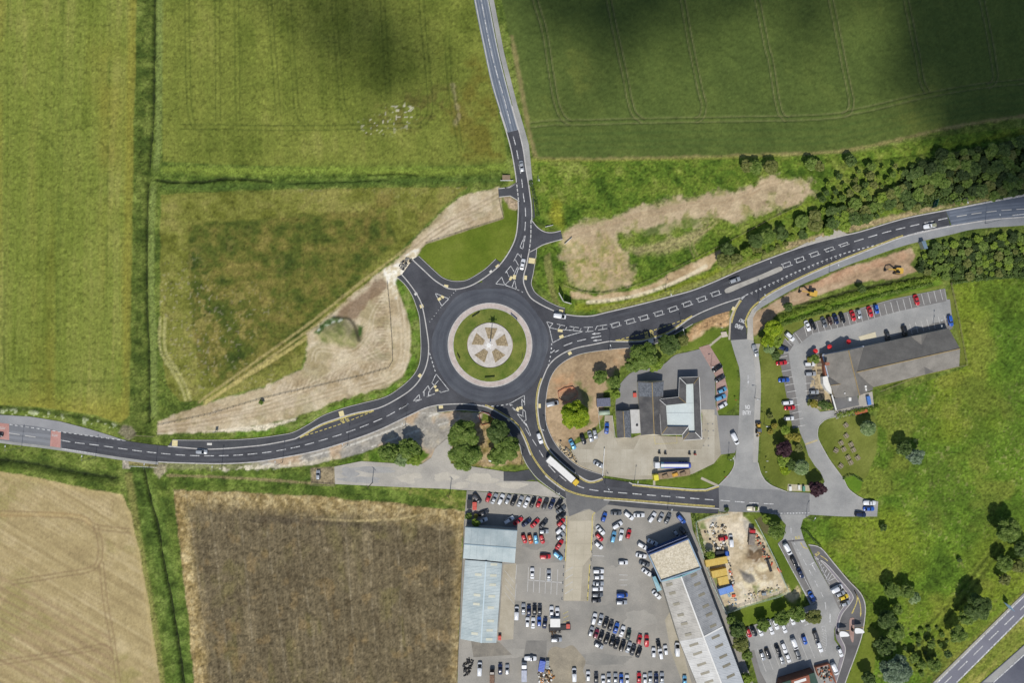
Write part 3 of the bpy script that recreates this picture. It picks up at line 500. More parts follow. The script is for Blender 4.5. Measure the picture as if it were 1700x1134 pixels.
# builders' compound
mK = region('bare_soil', pmask([(1153,868),(1172,858),(1207,852),(1208,843),(1232,843),(1234,858),(1252,862),(1268,895),(1286,930),(1300,965),(1308,980),(1290,990),(1240,1005),(1206,1017),(1190,985),(1172,940)], 1.5, 2))
paint(mK, ramp(norm(.5*n14+.5*n40, .3, .68), (176,158,126), (202,186,156), (224,210,184)))
paint(mK, rgb(236,222,184), .9*norm(n14, .35, .6)*pmask([(1262,930),(1285,950),(1282,970),(1255,982),(1225,975),(1228,955)], 8, 6)); paint(mK, rgb(96,120,44), .8*norm(n14, .4, .55)*pmask([(1153,868),(1172,860),(1176,900),(1190,925),(1196,960),(1205,1000),(1210,1015),(1195,990),(1170,930)], 4, 4)); paint(mK, ramp(norm(n6, .3, .7), (96,76,56), (140,116,88)), .85*pmask([(1240,905),(1266,908),(1272,925),(1258,940),(1236,930)], 4, 5)); paint(mK, rgb(166,164,158), .8*pmask([(1176,862),(1190,860),(1188,872),(1174,872)], 3, 4)); paint(mK, rgb(158,156,150), .7*pmask([(1234,862),(1250,866),(1254,885),(1240,888),(1234,875)], 3, 3))
paint(mK, rgb(110,124,56), .7*norm(fbm(12, 131, 3), .56, .68)*pmask([(1178,980),(1230,975),(1290,960),(1305,980),(1206,1014)], 6, 5)); paint(mK, rgb(226,216,194), .6*norm(fbm(10, 132, 3), .55, .68))
paint(mK, rgb(128,124,118), .95*pmask([(1224,942),(1236,950),(1252,955),(1254,965),(1244,970),(1234,965)], 2.5, 2)); HT += 1.0*pmask([(1230,950),(1245,957),(1244,964),(1236,962)], 5, 1)
HT += 1.3*pmask([(1244,908),(1262,910),(1266,922),(1254,932),(1240,925)], 6, 2)
lawn([(1207,1018),(1242,1006),(1292,991),(1310,982),(1325,1000),(1335,1003),(1300,1020),(1240,1040),(1220,1040)], cs=((84,104,30),(104,122,40),(122,130,60)))
paint(pmask([(1300,985),(1315,960),(1330,985),(1320,1000),(1308,1000)], 3, 4), rgb(206,188,146), .9)
lawn([(1236,858),(1262,853),(1290,857),(1303,875),(1306,895),(1291,903),(1312,942),(1325,970),(1315,985),(1305,965),(1290,930),(1268,893)], cs=GL)
paint(pmask([(1254,862),(1268,855),(1280,880),(1278,888),(1268,885)], 2, 2), rgb(100,90,70), .8)
lawn([(1437,1035),(1444,1040),(1460,1050),(1448,1134),(1440,1210),(1388,1210),(1405,1134),(1424,1086),(1433,1058)], cs=LAWN)
paint(pmask([(790,815),(775,813),(700,806),(640,810),(720,832),(770,845)], 3, 4), ramp(norm(.5*n14+.5*n6, .3, .7), (88,108,42), (112,124,54), (146,142,82)))
# relief: soft tussocks, flattened under every hard surface
rough_m = np.clip(1-np.isin(REG, [i for i, n in enumerate(REGN) if n in ('lawn', 'broken_road', 'stubble_field', 'bare_soil')]), 0, 1)
HT += rough_m*(.35*(n14-.5)+.40*(n6-.5)+.22*(n3-.5))+.12*(n14-.5)*(1-rough_m)
hard = np.zeros((NY, NX))
for k_, v_ in PL.items(): hard = np.maximum(hard, pmask(v_, .8, 0, grow=3))
for v_ in XH: hard = np.maximum(hard, pmask(v_, .8, 0, grow=2))
for a_, b_ in FWP: hard = np.maximum(hard, pmask(list(a_)+list(b_)[::-1], .8, 0, grow=3))
hard = np.maximum(hard, pmask([(1426,656),(1448,650),(1451,676),(1388,696),(1386,682),(1424,673)], .8, 0, grow=2)); hard = np.maximum(hard, lmask(offs(seg(K_WS,(-70,719),(270,767)), -3), 10, 2)); hard = np.maximum(hard, pmask([(1350,592),(1364,588),(1402,556),(1432,576),(1366,590),(1372,625),(1378,660),(1376,672),(1364,655),(1352,610)], .8, 0, grow=2))
HT = HT*(1-hard)-.16*hard
gr_amp = np.zeros((NY, NX)); sp_amp = np.zeros((NY, NX))
for i_, n_ in enumerate(REGN):
    gr_amp[REG == i_] = {'cereal_field': .105, 'wheat_field': .09, 'meadow': .17, 'grassland': .17, 'lawn': .07, 'bare_soil': .08, 'broken_road': .09, 'stubble_field': .08, 'ploughed_field': .2}[n_]
    sp_amp[REG == i_] = {'cereal_field': .30, 'wheat_field': .14, 'meadow': .42, 'grassland': .38, 'lawn': .0, 'bare_soil': .12, 'broken_road': .2, 'stubble_field': .08, 'ploughed_field': .34}[n_]
wn = rng.normal(size=(NY, NX)); grain = .65*wn+.9*(n5-.5)*2
TONE *= np.clip(1+gr_amp*grain, .4, 1.9)[..., None]
TONE *= (1-sp_amp*sstep(.66, .86, vnoise(3.4, 19, 2.6)))[..., None]; TONE *= (1+.8*sp_amp*sstep(.74, .9, vnoise(3.2, 20, 2.6)))[..., None]
def build_ground():
    idx = np.arange(NX*NY).reshape(NY, NX)
    q = np.stack([idx[1:, :-1], idx[1:, 1:], idx[:-1, 1:], idx[:-1, :-1]], -1)
    fr = REG[:-1, :-1]
    VX = ((GX-850)*S).ravel(); VY = (-(GY-567)*S).ravel(); VZ = HT.ravel()
    tone = np.clip(np.concatenate([TONE.reshape(-1, 3), np.ones((NX*NY, 1))], 1), 0, 1).astype(np.float32)
    ms = {'grassland': gmat('rough_grass', 1.3, .38, .9), 'meadow': gmat('meadow_grass', 1.0, .42, 1.0, .35), 'lawn': gmat('lawn_grass', 1.6, .16, .35), 'cereal_field': gmat('cereal_crop', 1.2, .26, .8, .25, (1, .55, 1, 0)), 'wheat_field': gmat('green_crop', 1.4, .16, .6, .2, (1, .6, 1, .2)),
          'bare_soil': gmat('bare_earth', 1.0, .16, .5, .15), 'broken_road': gmat('broken_surface', 1.2, .16, .4, .1), 'stubble_field': gmat('stubble', 1.3, .13, .4, .1, (1, .4, 1, -.95)), 'ploughed_field': gmat('weedy_tilth', 1.3, .34, .9, .2, (1, .5, 1, .1))}
    for r in range(len(REGN)):
        f = q[fr == r]
        if not len(f): continue
        u, inv = np.unique(f.ravel(), return_inverse=True)
        me = bpy.data.meshes.new(REGN[r]); nf = len(f)
        me.vertices.add(len(u)); me.vertices.foreach_set('co', np.stack([VX[u], VY[u], VZ[u]], 1).ravel())
        me.loops.add(nf*4); me.loops.foreach_set('vertex_index', inv.astype(np.int32))
        me.polygons.add(nf); me.polygons.foreach_set('loop_start', np.arange(0, nf*4, 4, dtype=np.int32))
        me.polygons.foreach_set('use_smooth', np.ones(nf, bool))
        me.update(calc_edges=True)
        ca = me.color_attributes.new('tone', 'FLOAT_COLOR', 'POINT'); ca.data.foreach_set('color', tone[u].ravel())
        obj(REGN[r], me, ms[REGN[r]], kind='structure')
build_ground()
far = MB().poly([(-1800,-1800),(1800,-1800),(1800,1800),(-1800,1800)], -3.0)
far.ob('ground', mat('far_grass', C(78,100,40), C(110,128,56), .02, .95, fine=.2), kind='structure')
# ---------------------------------------------------------------- roads, yards, footways, kerbs
A_NEW = mat('new_asphalt', C(57,58,63), C(84,85,90), .11, .8, .15, fine=.13, bscale=6, detail=7)
A_RING = mat('worn_asphalt', C(68,71,79), C(95,98,104), .10, .75, .15, fine=.10, bscale=6, detail=7)
A_MID = mat('older_asphalt', C(92,96,102), C(112,116,121), .07, .8, .15, fine=.10, bscale=6, stretch=(1, 1, 1))
A_OLD = mat('bleached_asphalt', C(142,142,140), C(170,169,165), .09, .85, .2, fine=.07, bscale=5)
A_YARD = mat('yard_asphalt', C(138,135,128), C(166,161,151), .07, .85, .2, fine=.09, bscale=5)
A_BAY = mat('bay_asphalt', C(112,110,108), C(134,131,127), .15, .85, .2, fine=.08, bscale=5)
A_FOOT = mat('footway_asphalt', C(64,66,70), C(82,83,86), .12, .8, .15, fine=.10, bscale=6)
CONC = mat('concrete', C(166,157,138), C(188,180,162), .16, .85, .15, fine=.06, bscale=4)
CONC_D = mat('dirty_concrete', C(158,154,146), C(190,184,172), .09, .85, .2, fine=.09, bscale=4)
JOINT = mat('joint_dirt', C(158,150,132), C(178,170,152), .15, .9, fine=.08)
KERB = mat('kerb_stone', C(176,172,166), C(204,201,196), .6, .8, fine=.08)
PINK = mat('apron_blocks', C(178,164,155), C(206,193,184), .35, .8, .1, fine=.10, bscale=5)
PAVE = mat('pale_paving', C(184,177,167), C(216,210,202), .5, .8, fine=.08)
BRICKP = mat('pink_block_paving', C(158,128,118), C(178,150,140), .5, .85, fine=.08)
WHITE = mat('road_white', C(140,140,140), C(228,228,226), 1.1, .7, fine=.15)
WHITE_F = mat('faded_white', C(178,177,172), C(206,204,200), .5, .8, fine=.1)
YELL = mat('road_yellow', C(168,152,84), C(222,206,122), 1.0, .7, fine=.14)
CREAM = mat('tactile_paving', C(216,200,146), C(230,216,168), .8, .8, fine=.06)
RED_S = mat('red_surfacing', C(176,128,118), C(196,152,142), .2, .85, fine=.08)
roads = {}
def sheet(key, name, m, z, pts=None):
    o = MB().poly(PP(pts or PL[key]), z).ob(name, m, kind='structure'); roads[key] = o; return o
sheet('yard', 'car_park', A_YARD, .000); sheet('oldroad', 'closed_road', CONC_D, .004)
def blob(parent, name, m, z, x, y, rx, ry, seed, n=26):
    r = random.Random(seed); ph = [r.random()*6.28 for _ in range(4)]
    pts = [(x+rx*k*math.cos(t), y+ry*k*math.sin(t)) for t, k in [(2*math.pi*i/n, 1+.16*math.sin(2*2*math.pi*i/n+ph[0])+.13*math.sin(3*2*math.pi*i/n+ph[1])+.10*math.sin(5*2*math.pi*i/n+ph[2])+.07*math.sin(9*2*math.pi*i/n+ph[3])) for i in range(n)]]
    MB().poly(PP(pts), z).ob(name, m, roads[parent])
for k_, q in enumerate(((675,795,16,7), (690,790,10,5), (800,795,26,8), (850,806,22,6), (740,792,18,8), (765,806,16,5))): blob('oldroad', 'sand_patch', mat('sand_film', C(182,176,163), C(200,193,178), .2, .9, fine=.09), .007+.0005*k_, *q, k_)
for k_, q in enumerate(((620,780,40,5), (600,797,30,6), (580,785,14,8))): blob('oldroad', 'tar_patch', mat('old_tar', C(150,149,147), C(172,170,165), .2, .9, fine=.09), .006+.0005*k_, *q, k_+20)
sheet('forecourt', 'forecourt', JOINT, .008)
sheet('ringlane', 'service_lane', mat('lane_asphalt', C(128,127,126), C(146,145,143), .1, .85, fine=.06), .012)
sheet('layby', 'layby', mat('layby_asphalt', C(142,142,144), C(160,160,160), .1, .85, fine=.06), .010)
sheet('oldlane', 'side_road', A_OLD, .016); sheet('m_up', 'dual_carriageway', mat('motorway_asphalt', C(112,112,122), C(128,128,138), .06, .8, fine=.06), .0)
sheet('m_dn', 'dual_carriageway', mat('motorway_asphalt_dark', C(84,86,98), C(104,106,116), .06, .8, fine=.06), .0)
sheet('northold', 'road', mat('north_old_asphalt', C(116,124,134), C(138,145,154), .08, .8, fine=.07), .02); sheet('westold', 'road', mat('west_old_asphalt', C(112,114,118), C(132,134,137), .1, .8, fine=.07), .02); sheet('eastold', 'road', mat('east_old_asphalt', C(84,92,104), C(104,112,124), .08, .8, fine=.07), .02)
sheet('west', 'road', A_NEW, .024); sheet('north', 'road', A_NEW, .028); sheet('nw', 'road', A_NEW, .032); sheet('east', 'road', A_NEW, .036); sheet('south', 'road', A_NEW, .040)
sheet('acc_e', 'access_road', A_NEW, .044); sheet('acc_w', 'access_road', A_FOOT, .044); sheet('acc_s', 'access_road', A_FOOT, .044)
sheet('apron', 'roundabout', A_NEW, .020)
rw = random.Random(4); sheet('rt', 'roundabout', A_RING, .048, [(CX+r*math.cos(t), CY-r*math.sin(t)) for t, r in [(2*math.pi*i/120, 95.8+1.6*math.sin(3*i/9.55+1)+1.0*math.sin(7*i/19.1)+rw.uniform(-.25, .25)) for i in range(120)]])
for r, m_, w_ in ((76, 'ring_path_dark', 1.1), (82, 'ring_path_pale', 1.3), (88, 'ring_path_dark', 1.0), (92, 'ring_path_pale', .9)): MB().strip(PP(ring(r)+[ring(r)[0]]), w_, .051, .051).ob('wheel_path', mat(m_, *((C(66,69,77), C(83,87,94)) if 'dark' in m_ else (C(71,74,82), C(89,93,100))), .12, .75, fine=.05), roads['rt'])
sheet('drive', 'drive_through_lane', mat('drive_asphalt', C(88,87,88), C(112,110,110), .1, .8, fine=.07), .028)
sheet('mouth', 'access_road', mat('mouth_asphalt', C(104,104,104), C(124,123,121), .12, .85, fine=.1), .018, [(934,812),(938,826),(945,858),(957,853),(970,846),(979,845),(989,852),(1014,834),(1010,828),(980,825),(956,820),(944,816)])
# tyre-worn wheel paths on the approaches
TRK = mat('wheel_path', C(66,67,72), C(84,86,91), .12, .75, fine=.05)
for k, q, w_ in (('west', [(110,729),(212,743),(300,751),(380,751),(470,741),(560,717),(640,687)], 1.0), ('west', [(110,738),(212,753),(300,762),(380,763),(470,754),(560,731),(640,703),(700,673)], 1.0), ('east', [(985,533),(1080,510),(1180,480),(1280,440),(1400,400),(1560,357)], 1.0), ('south', [(888,700),(900,738),(925,768),(960,800),(1010,810),(1100,820),(1190,832)], 1.0), ('north', [(858,290),(866,330),(866,380),(856,410)], .8)):
    MB().strip(PP(cr(q, 8)), w_, .055, .055).ob('wheel_path', TRK, roads[k])
for q, m_ in (([(-20,716),(60,722),(100,727)], 1.2), ([(-20,722),(60,731),(100,737)], 1.2)): MB().strip(PP(cr(q)), m_, .026, .026).ob('wheel_path', mat('pale_path', C(134,136,140)), roads['westold'])
for o_ in (-7, -3, 3, 7): MB().strip(PP(offs(cr([(786,-70),(799,0),(812,65),(828,135),(841,185),(850,217)]), o_)), .7, .026, .026).ob('wheel_path', mat('north_path', C(98,106,118), C(112,120,130), .3), roads['northold'])
for o_ in (-10, -4, 5, 10): MB().strip(PP(offs(cr([(1578,363),(1640,353),(1700,347),(1790,340)]), o_)), .7, .026, .026).ob('wheel_path', mat('east_path', C(104,112,124), C(116,124,136), .3), roads['eastold'])
# patches of other surfacing
def patch(parent, name, m, z, pts): return MB().poly(PP(pts), z).ob(name, m, roads[parent])
patch('westold', 'red_band', RED_S, .03, [(-20,700),(15,704),(15.5,731),(-20,727)]); patch('west', 'red_band', RED_S, .03, [(85,714.5),(101,717),(100.5,744),(83,741.5)])
patch('oldlane', 'parking_strip', A_BAY, .022, [(1291,903),(1300,897),(1313,900),(1357,1000),(1350,1006)])
patch('oldlane', 'parking_strip', A_BAY, .022, [(1350,924),(1371,934),(1392,958),(1416,989),(1413,1002),(1400,1020),(1392,1010),(1375,972)])
patch('oldlane', 'parking_strip', A_BAY, .022, [(1244,1082),(1252,1080),(1262,1115),(1272,1134),(1276,1150),(1258,1134)])
patch('oldlane', 'worn_surface', mat('junction_asphalt', C(120,121,122), C(138,138,137), .2, .85, fine=.07), .020, [(1193,806),(1193,850),(1262,851),(1290,855),(1344,855),(1344,820),(1306,817),(1290,813),(1240,812)])
for q in ([(1317,553),(1340,539),(1400,521),(1480,498),(1567,480),(1571,500),(1490,517),(1410,540),(1350,553),(1327,571)], [(1293,590),(1309,586),(1314,620),(1322,660),(1329,710),(1316,712),(1308,670)], [(1336,601),(1350,597),(1353,640),(1357,662),(1340,657)], [(1468,562),(1580,528),(1582,545),(1560,556),(1475,580)], [(1302,562),(1318,572),(1310,584),(1297,580)]): patch('oldlane', 'parking_bays', A_BAY, .022, q)
patch('yard', 'concrete_drive', JOINT, .006, [(944,857),(960,852),(978,846),(989,851),(986.5,870),(981.5,932),(975,999),(935,998),(937.6,932)])
patch('yard', 'concrete_apron', CONC, .006, [(836,938),(857,936),(852,1062),(827,1064)])
patch('yard', 'loading_bay', mat('stained_concrete', C(118,114,106), C(150,143,130), .2, .9, fine=.1), .006, [(782,1064),(828,1066),(850,1088),(786,1092)])
patch('yard', 'loading_bay', mat('dark_yard', C(120,118,113), C(142,138,131), .2, .9, fine=.08), .006, [(874,1064),(908,1064),(907,1100),(868,1096)])
for k_, q in enumerate(((1010,1015,30,12), (1060,1030,24,18), (1020,915,20,26), (1050,975,12,20), (890,905,20,8), (880,975,40,12), (1000,1095,50,9), (850,1085,26,9), (905,845,30,5))): blob('yard', 'worn_patch', mat('yard_worn' if k_ % 2 else 'yard_stain', *((C(150,147,139), C(170,165,155)) if k_ % 2 else (C(132,130,124), C(157,153,144))), .12, .9, fine=.08), .003+.0003*k_, *q, k_+40)
patch('yard', 'muddy_ground', mat('muddy_ground', C(138,130,114), C(166,156,136), .2, .95, .5, fine=.12), .005, cr([(912,1080),(922,1074),(935,1077),(950,1072),(962,1084),(972,1098),(968,1115),(972,1134),(960,1200),(890,1200),(898,1134),(901,1116),(906,1100)], 5, True))
patch('yard', 'paved_strip', mat('yard_concrete', C(158,151,132), C(180,172,154), .15, .9, fine=.07), .006, [(1104,1030),(1112,1016),(1128,1062),(1148,1134),(1150,1160),(1142,1160),(1113,1080)])
patch('yard', 'worn_yard', mat('worn_yard', C(150,147,140), C(168,163,153), .1, .9, fine=.06), .005, [(858,937),(938,934),(936,998),(855,998)])
patch('ringlane', 'block_paving', BRICKP, .016, [(1160,577),(1177,572),(1198,606),(1203,625),(1209,650),(1206,672),(1190,683),(1188,625)])
# slabs of the forecourt and the concrete drive
def inside(p, poly):
    c = False; n = len(poly)
    for i in range(n):
        a, b = poly[i], poly[i-1]
        if (a[1] > p[1]) != (b[1] > p[1]) and p[0] < (b[0]-a[0])*(p[1]-a[1])/(b[1]-a[1])+a[0]: c = not c
    return c
def slabs(parent, poly, x0, y0, dx, dy, nx, ny, shear, m, z, avoid=()):
    for i in range(nx):
        for j in range(ny):
            g = .38; xs = x0+i*dx; ys = y0+j*dy
            q = [(xs+g*.5, ys+g*.5), (xs+dx-g*.5, ys+g*.5), (xs+dx-g*.5, ys+dy-g*.5), (xs+g*.5, ys+dy-g*.5)]
            q = [(a+(b-y0)*shear, b) for a, b in q]
            if sum(inside(p, poly) for p in q) < 3: continue
            q2 = [p if inside(p, poly) else None for p in q]; q2 = [p for p in q2 if p]
            if any(inside(((q[0][0]+q[2][0])/2, (q[0][1]+q[2][1])/2), a) for a in avoid): continue
            MB().poly(PP(q2), z+.002*((i*7+j*3) % 3)).ob('slab', m, roads[parent])
CS = [mat('forecourt_slab', C(168,160,142), C(190,183,166), .12, .85, .1, fine=.06, bscale=4)]
slabs('forecourt', PL['forecourt'], 940, 680, 11.2, 22, 25, 6, 0.0, CS[0], .014, avoid=([(1022,682),(1064,660),(1100,660),(1164,660),(1164,726),(1098,721),(1064,722),(1025,727)],))
PL['cdrive'] = [(944,857),(960,852),(978,846),(989,851),(986.5,870),(981.5,932),(975,999),(935,998),(937.6,932)]
slabs('yard', PL['cdrive'], 945, 846, 14, 19, 3, 8, -.06, mat('drive_slab', C(178,169,148), C(196,187,166), .12, .85, fine=.06), .012)
# footways and kerbs
def footway(inner, outer, m=A_FOOT, z=.12):
    MB().prism(PP(list(inner)+list(outer)[::-1]), -.1, z).ob('footway', m, kind='structure')
for k_, (a_, b_) in enumerate(FWP[:9]): footway(a_, b_, mat('pale_footway', C(132,134,136), C(154,155,155), .1, .85, fine=.06) if k_ == 5 else (mat('grey_verge', C(146,146,142), C(168,167,162), .15, .9, fine=.08) if k_ == 8 else A_FOOT), .05 if k_ == 8 else .12)
footway([(1212,564),(1214,530),(1221,512),(1229,498)], [(1209,564),(1211,530),(1217,513),(1226,497)], CONC, .108)
footway([(1240,563),(1241,545),(1240,530),(1249,513),(1262,502)], [(1251,566),(1250,545),(1250,528),(1256,517),(1266,509)], CONC_D, .105)
footway(seg(K_NE,(861,215),(878,310)), [(871,215),(878,240),(882,280),(885,310)], mat('grey_verge', C(146,146,142), C(168,167,162), .15, .9, fine=.08))
footway([(885,310),(886,330),(888,360)], [(883.5,309),(884,330),(885,364)], A_FOOT)
footway(seg(K_NE,(1310,417),(1410,388)), [(1350,397),(1392,378),(1398,384)], CONC_D, .1)
footway(cr([(1262,571),(1259,587),(1262,611),(1263,642),(1262,689),(1260,727),(1258,768)]), cr([(1252,571),(1250,587),(1253,611),(1254,642),(1252,689),(1251,727),(1250,768)]), mat('lane_footway', C(160,158,152), C(182,179,172), .12, .9, fine=.06), .06)
footway(cr([(1353,928),(1370,935),(1395,963),(1415,988),(1413,1000),(1398,1020),(1392,1040),(1395,1058),(1403,1076),(1400,1096),(1388,1134),(1378,1180)]), cr([(1352,924),(1366,935),(1389,963),(1409,989),(1408,998),(1393,1018),(1387,1040),(1388,1060),(1397,1078),(1394,1096),(1383,1134),(1370,1180)]), mat('drive_kerb_paving', C(128,122,128), C(146,140,144), .3, .9, fine=.06), .13)
MB().strip(PP(offs(seg(K_WS,(-70,719),(270,767)), -2.4)), 1.1, -.1, .06).ob('verge_strip', mat('grey_verge', C(146,146,142)), kind='structure')
def kerb(line, wd=.42, z=.145, m=KERB): MB().strip(PP(line), wd, -.05, z).ob('kerb', m, kind='structure')
for L_ in (seg(K_NWR,(830,185),(857,303)), seg(K_NWR,(860,334),(685,431)), seg(K_NE,(850,175),(883,360)), seg(K_NE,(879,417),(1790,306)), seg(K_WN,(280,741),(667,456)), seg(K_WS,(262,767),(881,756)), seg(K_WS,(905,790),(938,815)), K_ES, seg(K_SE,(908,612),(1000,794)), K_EE, K_S2[1:], [(1002,830),(1050,833.6),(1100,838),(1150,842),(1194,845)]): kerb(L_)
for L_ in (F_NW, F_NE, F_W, F_SE, F_SW): kerb(L_, .2, .135)
for L_ in (PL['acc_e'][:17], PL['acc_e'][17:-1], [(860,302),(846,311),(827,313)], [(828,327),(847,325),(862,334)], [(860,302),(846,310),(838,312)]): kerb(L_, .3)
kerb(cr([(1219,757),(1219,772),(1212,786),(1200,799),(1193,806)]), .25); kerb(cr([(1258,768),(1263,786),(1270,798),(1282,807),(1306,816.5)]), .25); kerb(cr([(1342,905),(1362,910),(1382,933),(1407,963),(1428,985),(1436,1005),(1435,1030),(1430,1058),(1420,1088),(1403,1134),(1390,1180)]), .35)
kerb(cr([(1353,928),(1370,935),(1395,963),(1415,988),(1413,1000),(1398,1020),(1392,1040),(1395,1058),(1403,1076),(1400,1096),(1388,1134)]), .3, .15)
kerb(cr([(1352,924),(1366,935),(1389,963),(1409,989),(1408,998),(1393,1018),(1387,1040)]), .25, .15)
kerb(cr([(1357,722),(1360,733),(1376,762),(1399,794),(1408,811),(1421,822),(1432,828)]), .22); kerb(cr([(1388,692),(1370,697),(1359,708),(1357,722)]), .22)
# long refuge island on the east arm
r_ = cr([(1203,484),(1207,478),(1235,467),(1265,455),(1290,444),(1297,443),(1299,447),(1294,451),(1268,462),(1238,474),(1210,486)], 4, True)
MB().prism(PP(r_), 0, .16).ob('traffic_island', mat('island_paving', C(158,154,146), C(182,178,168), .3, .9, fine=.07), kind='structure')
isl = cr([(1410,1030),(1414,1026),(1418,1028),(1418,1040),(1417,1060),(1416,1067),(1413,1064),(1410,1050)], 3, True)
MB().prism(PP(isl), 0, .16).ob('traffic_island', BRICKP, kind='structure')
# central island of the roundabout
ci = MB().prism(PP(ring(70)), 0, .10).ob('central_island', PINK, kind='structure')
MB().strip(PP(ring(69.6)+[ring(69.6)[0]]), .35, 0, .15).ob('kerb', KERB, ci); MB().strip(PP(ring(61.3)+[ring(61.3)[0]]), .25, 0, .16).ob('kerb', KERB, ci)
m = MB(); rr = [(61, .14), (50, .45), (38, .60)]
for a_ in range(72):
    t0, t1 = 2*math.pi*a_/72, 2*math.pi*(a_+1)/72
    for (ra, za), (rb, zb) in zip(rr[:-1], rr[1:]):
        q = [P(CX+r*math.cos(t), CY-r*math.sin(t), 0, z) for r, z, t in ((ra, za, t0), (ra, za, t1), (rb, zb, t1), (rb, zb, t0))]; m.add(q, [(0, 1, 2, 3)])
m.ob('grass_ring', mat('island_grass', C(84,104,34), C(128,132,62), .16, .95, .4, fine=.18, bscale=5), ci, True)
MB().prism(PP(ring(37)), .3, .62).ob('paving', PAVE, ci)
for a_ in (86, 17, -53, -127, 158):
    q = []
    for r, da in ((11.5, -21), (30.5, -20), (30.5, 20), (11.5, 21)): t = math.radians(a_+da); q.append((CX+r*math.cos(t), CY-r*math.sin(t)))
    MB().prism(PP(q), .5, .72).ob('planting_bed', mat('bed_planting', C(132,117,90), C(170,153,122), 2.2, .95, .8, fine=.25), ci)
# ---------------------------------------------------------------- road markings: every stroke its own piece
def stroke(key, pts, wd=.3, m=WHITE, z=.062, name='road_marking'):
    MB().strip(PP(pts), wd, z, z).ob(name, m, roads[key])
def dashed(key, path, on, off, wd=.3, m=WHITE, z=.062, start=0, name='lane_dash'):
    d = resample(cr(path, 10), 1.0); i = int(start)
    while i+on < len(d): stroke(key, [d[i], d[int(i+on/2)], d[int(i+on)]], wd, m, z, name); i += int(round(on+off))
def poly_stroke(key, pts, wd=.26, m=WHITE, z=.062):
    for a_, b_ in zip(pts[:-1], pts[1:]): stroke(key, [a_, b_], wd, m, z)
WP = [(101,731),(125,735),(167,740),(212,746.5),(258,752),(306,756),(352,757),(400,755.5),(448,750.5),(494,742),(540,729.5),(586,714.5),(632,696),(652,686),(679,669)]
dashed('west', WP, 16, 7.6, .32); dashed('westold', [(15,719),(83,730)], 18, 9, .3, WHITE_F)
dashed('west', [(16,705),(100,717),(210,732)], 5.5, 3.2, .35); dashed('west', [(102,745),(160,754),(212,762)], 60, 2, .3)
dashed('northold', [(785,-70),(799,0),(816,88),(836,160),(849,211)], 22, 4, .3); stroke('northold', cr([(797,-60),(810,0),(827,88),(849,175),(860,215)]), .3, WHITE_F); stroke('northold', cr([(778,-60),(789,0),(803,70),(818,140),(842,218)]), .3, WHITE_F)
dashed('north', [(852,226),(858,250),(863,280),(866,297),(869,325),(872,345),(872.5,365),(870.5,392)], 15, 8.5, .32)
dashed('north', [(858,306),(861,334)], 5, 2, .4, WHITE_F); dashed('north', [(881.5,365),(881,395),(878,420)], 6, 2, .4, WHITE_F); stroke('north', [(882,338),(883,366)], .3)
for q in ([(870.5,391),(868.5,401)], [(872,391),(870.5,401),(868.5,401)], [(868,398),(863,411)], [(863,410),(868,413.5),(870,399),(868,398)], [(852.5,434),(859.5,420.5),(866,428)], [(865,422),(866,428)], [(855.5,431),(861,441)], [(838.5,453),(848,441.5),(853.5,451)], [(841,451),(845.5,460)], [(838,473),(851,461),(859.5,442.5),(860.5,446),(850,477)], [(823,471),(833,460),(838,473),(823,471)], [(838,473),(862,482)], [(854,463),(857.5,481)], [(866,484),(868,485.5)]): poly_stroke('north', q)
poly_stroke('nw', [(723,487),(745,496),(733.5,508),(723,488)], .3); dashed('nw', [(746,494),(758,481)], 1.6, 3.4, .35); dashed('nw', [(732,510),(712,536)], 1.8, 4, .35)
for q in ([(724,621),(745.5,648),(731,652),(730,649)], [(724,621),(717,636),(722,641)], [(728,632),(712,650),(711,657),(722,654)], [(702,652),(711,640),(714,651)], [(704,650),(704,658)], [(708,659),(717,656)], [(686,666),(696,655),(697,663),(686,666)], [(690,667),(700,663)]): poly_stroke('west', q)
stroke('west', [(666,678),(678,670)], .5); dashed('west', [(713,586),(723,618)], 4, 2.6, .35)
for q in ([(870.5,656.5),(845,671),(858,682.5)], [(870.5,656.5),(871,673)], [(866,662),(867,680)], [(866,662),(870,668)], [(845,671),(851,673)], [(848,673),(854,681),(862,684)], [(858.5,687),(868,700),(873.5,698),(872,683),(868,680)], [(859,687),(870,692)], [(868,681),(868,690),(866,692)], [(869,701),(876,709),(881,723),(879.5,724),(872,711)], [(864,694),(875,706)]): poly_stroke('south', q)
dashed('south', [(800,673.5),(822,674.5),(845,671)], 4.2, 3.6, .4)
for q in ([(907.5,534),(918,537),(912,544),(907.5,534)], [(912,544),(917.5,569),(935,560),(955,554),(968,550.5)], [(912,544),(926,547),(950,548.5),(968,550.5)], [(924.5,538),(938,541)], [(931,539),(927,546)], [(941,543),(939,547)], [(945.5,542),(961,544)], [(954,543),(951,548)], [(965,545),(963,548)], [(969,543.5),(984,543)], [(977,543.5),(975,551)], [(972,551),(985,549.5)], [(988,548),(991,541.5),(1008,539)], [(1001,541),(1000,546)], [(993,548),(1008,545.5)]): poly_stroke('east', q)
dashed('east', [(916,570),(914,590),(909,613)], 3.6, 3.6, .4)
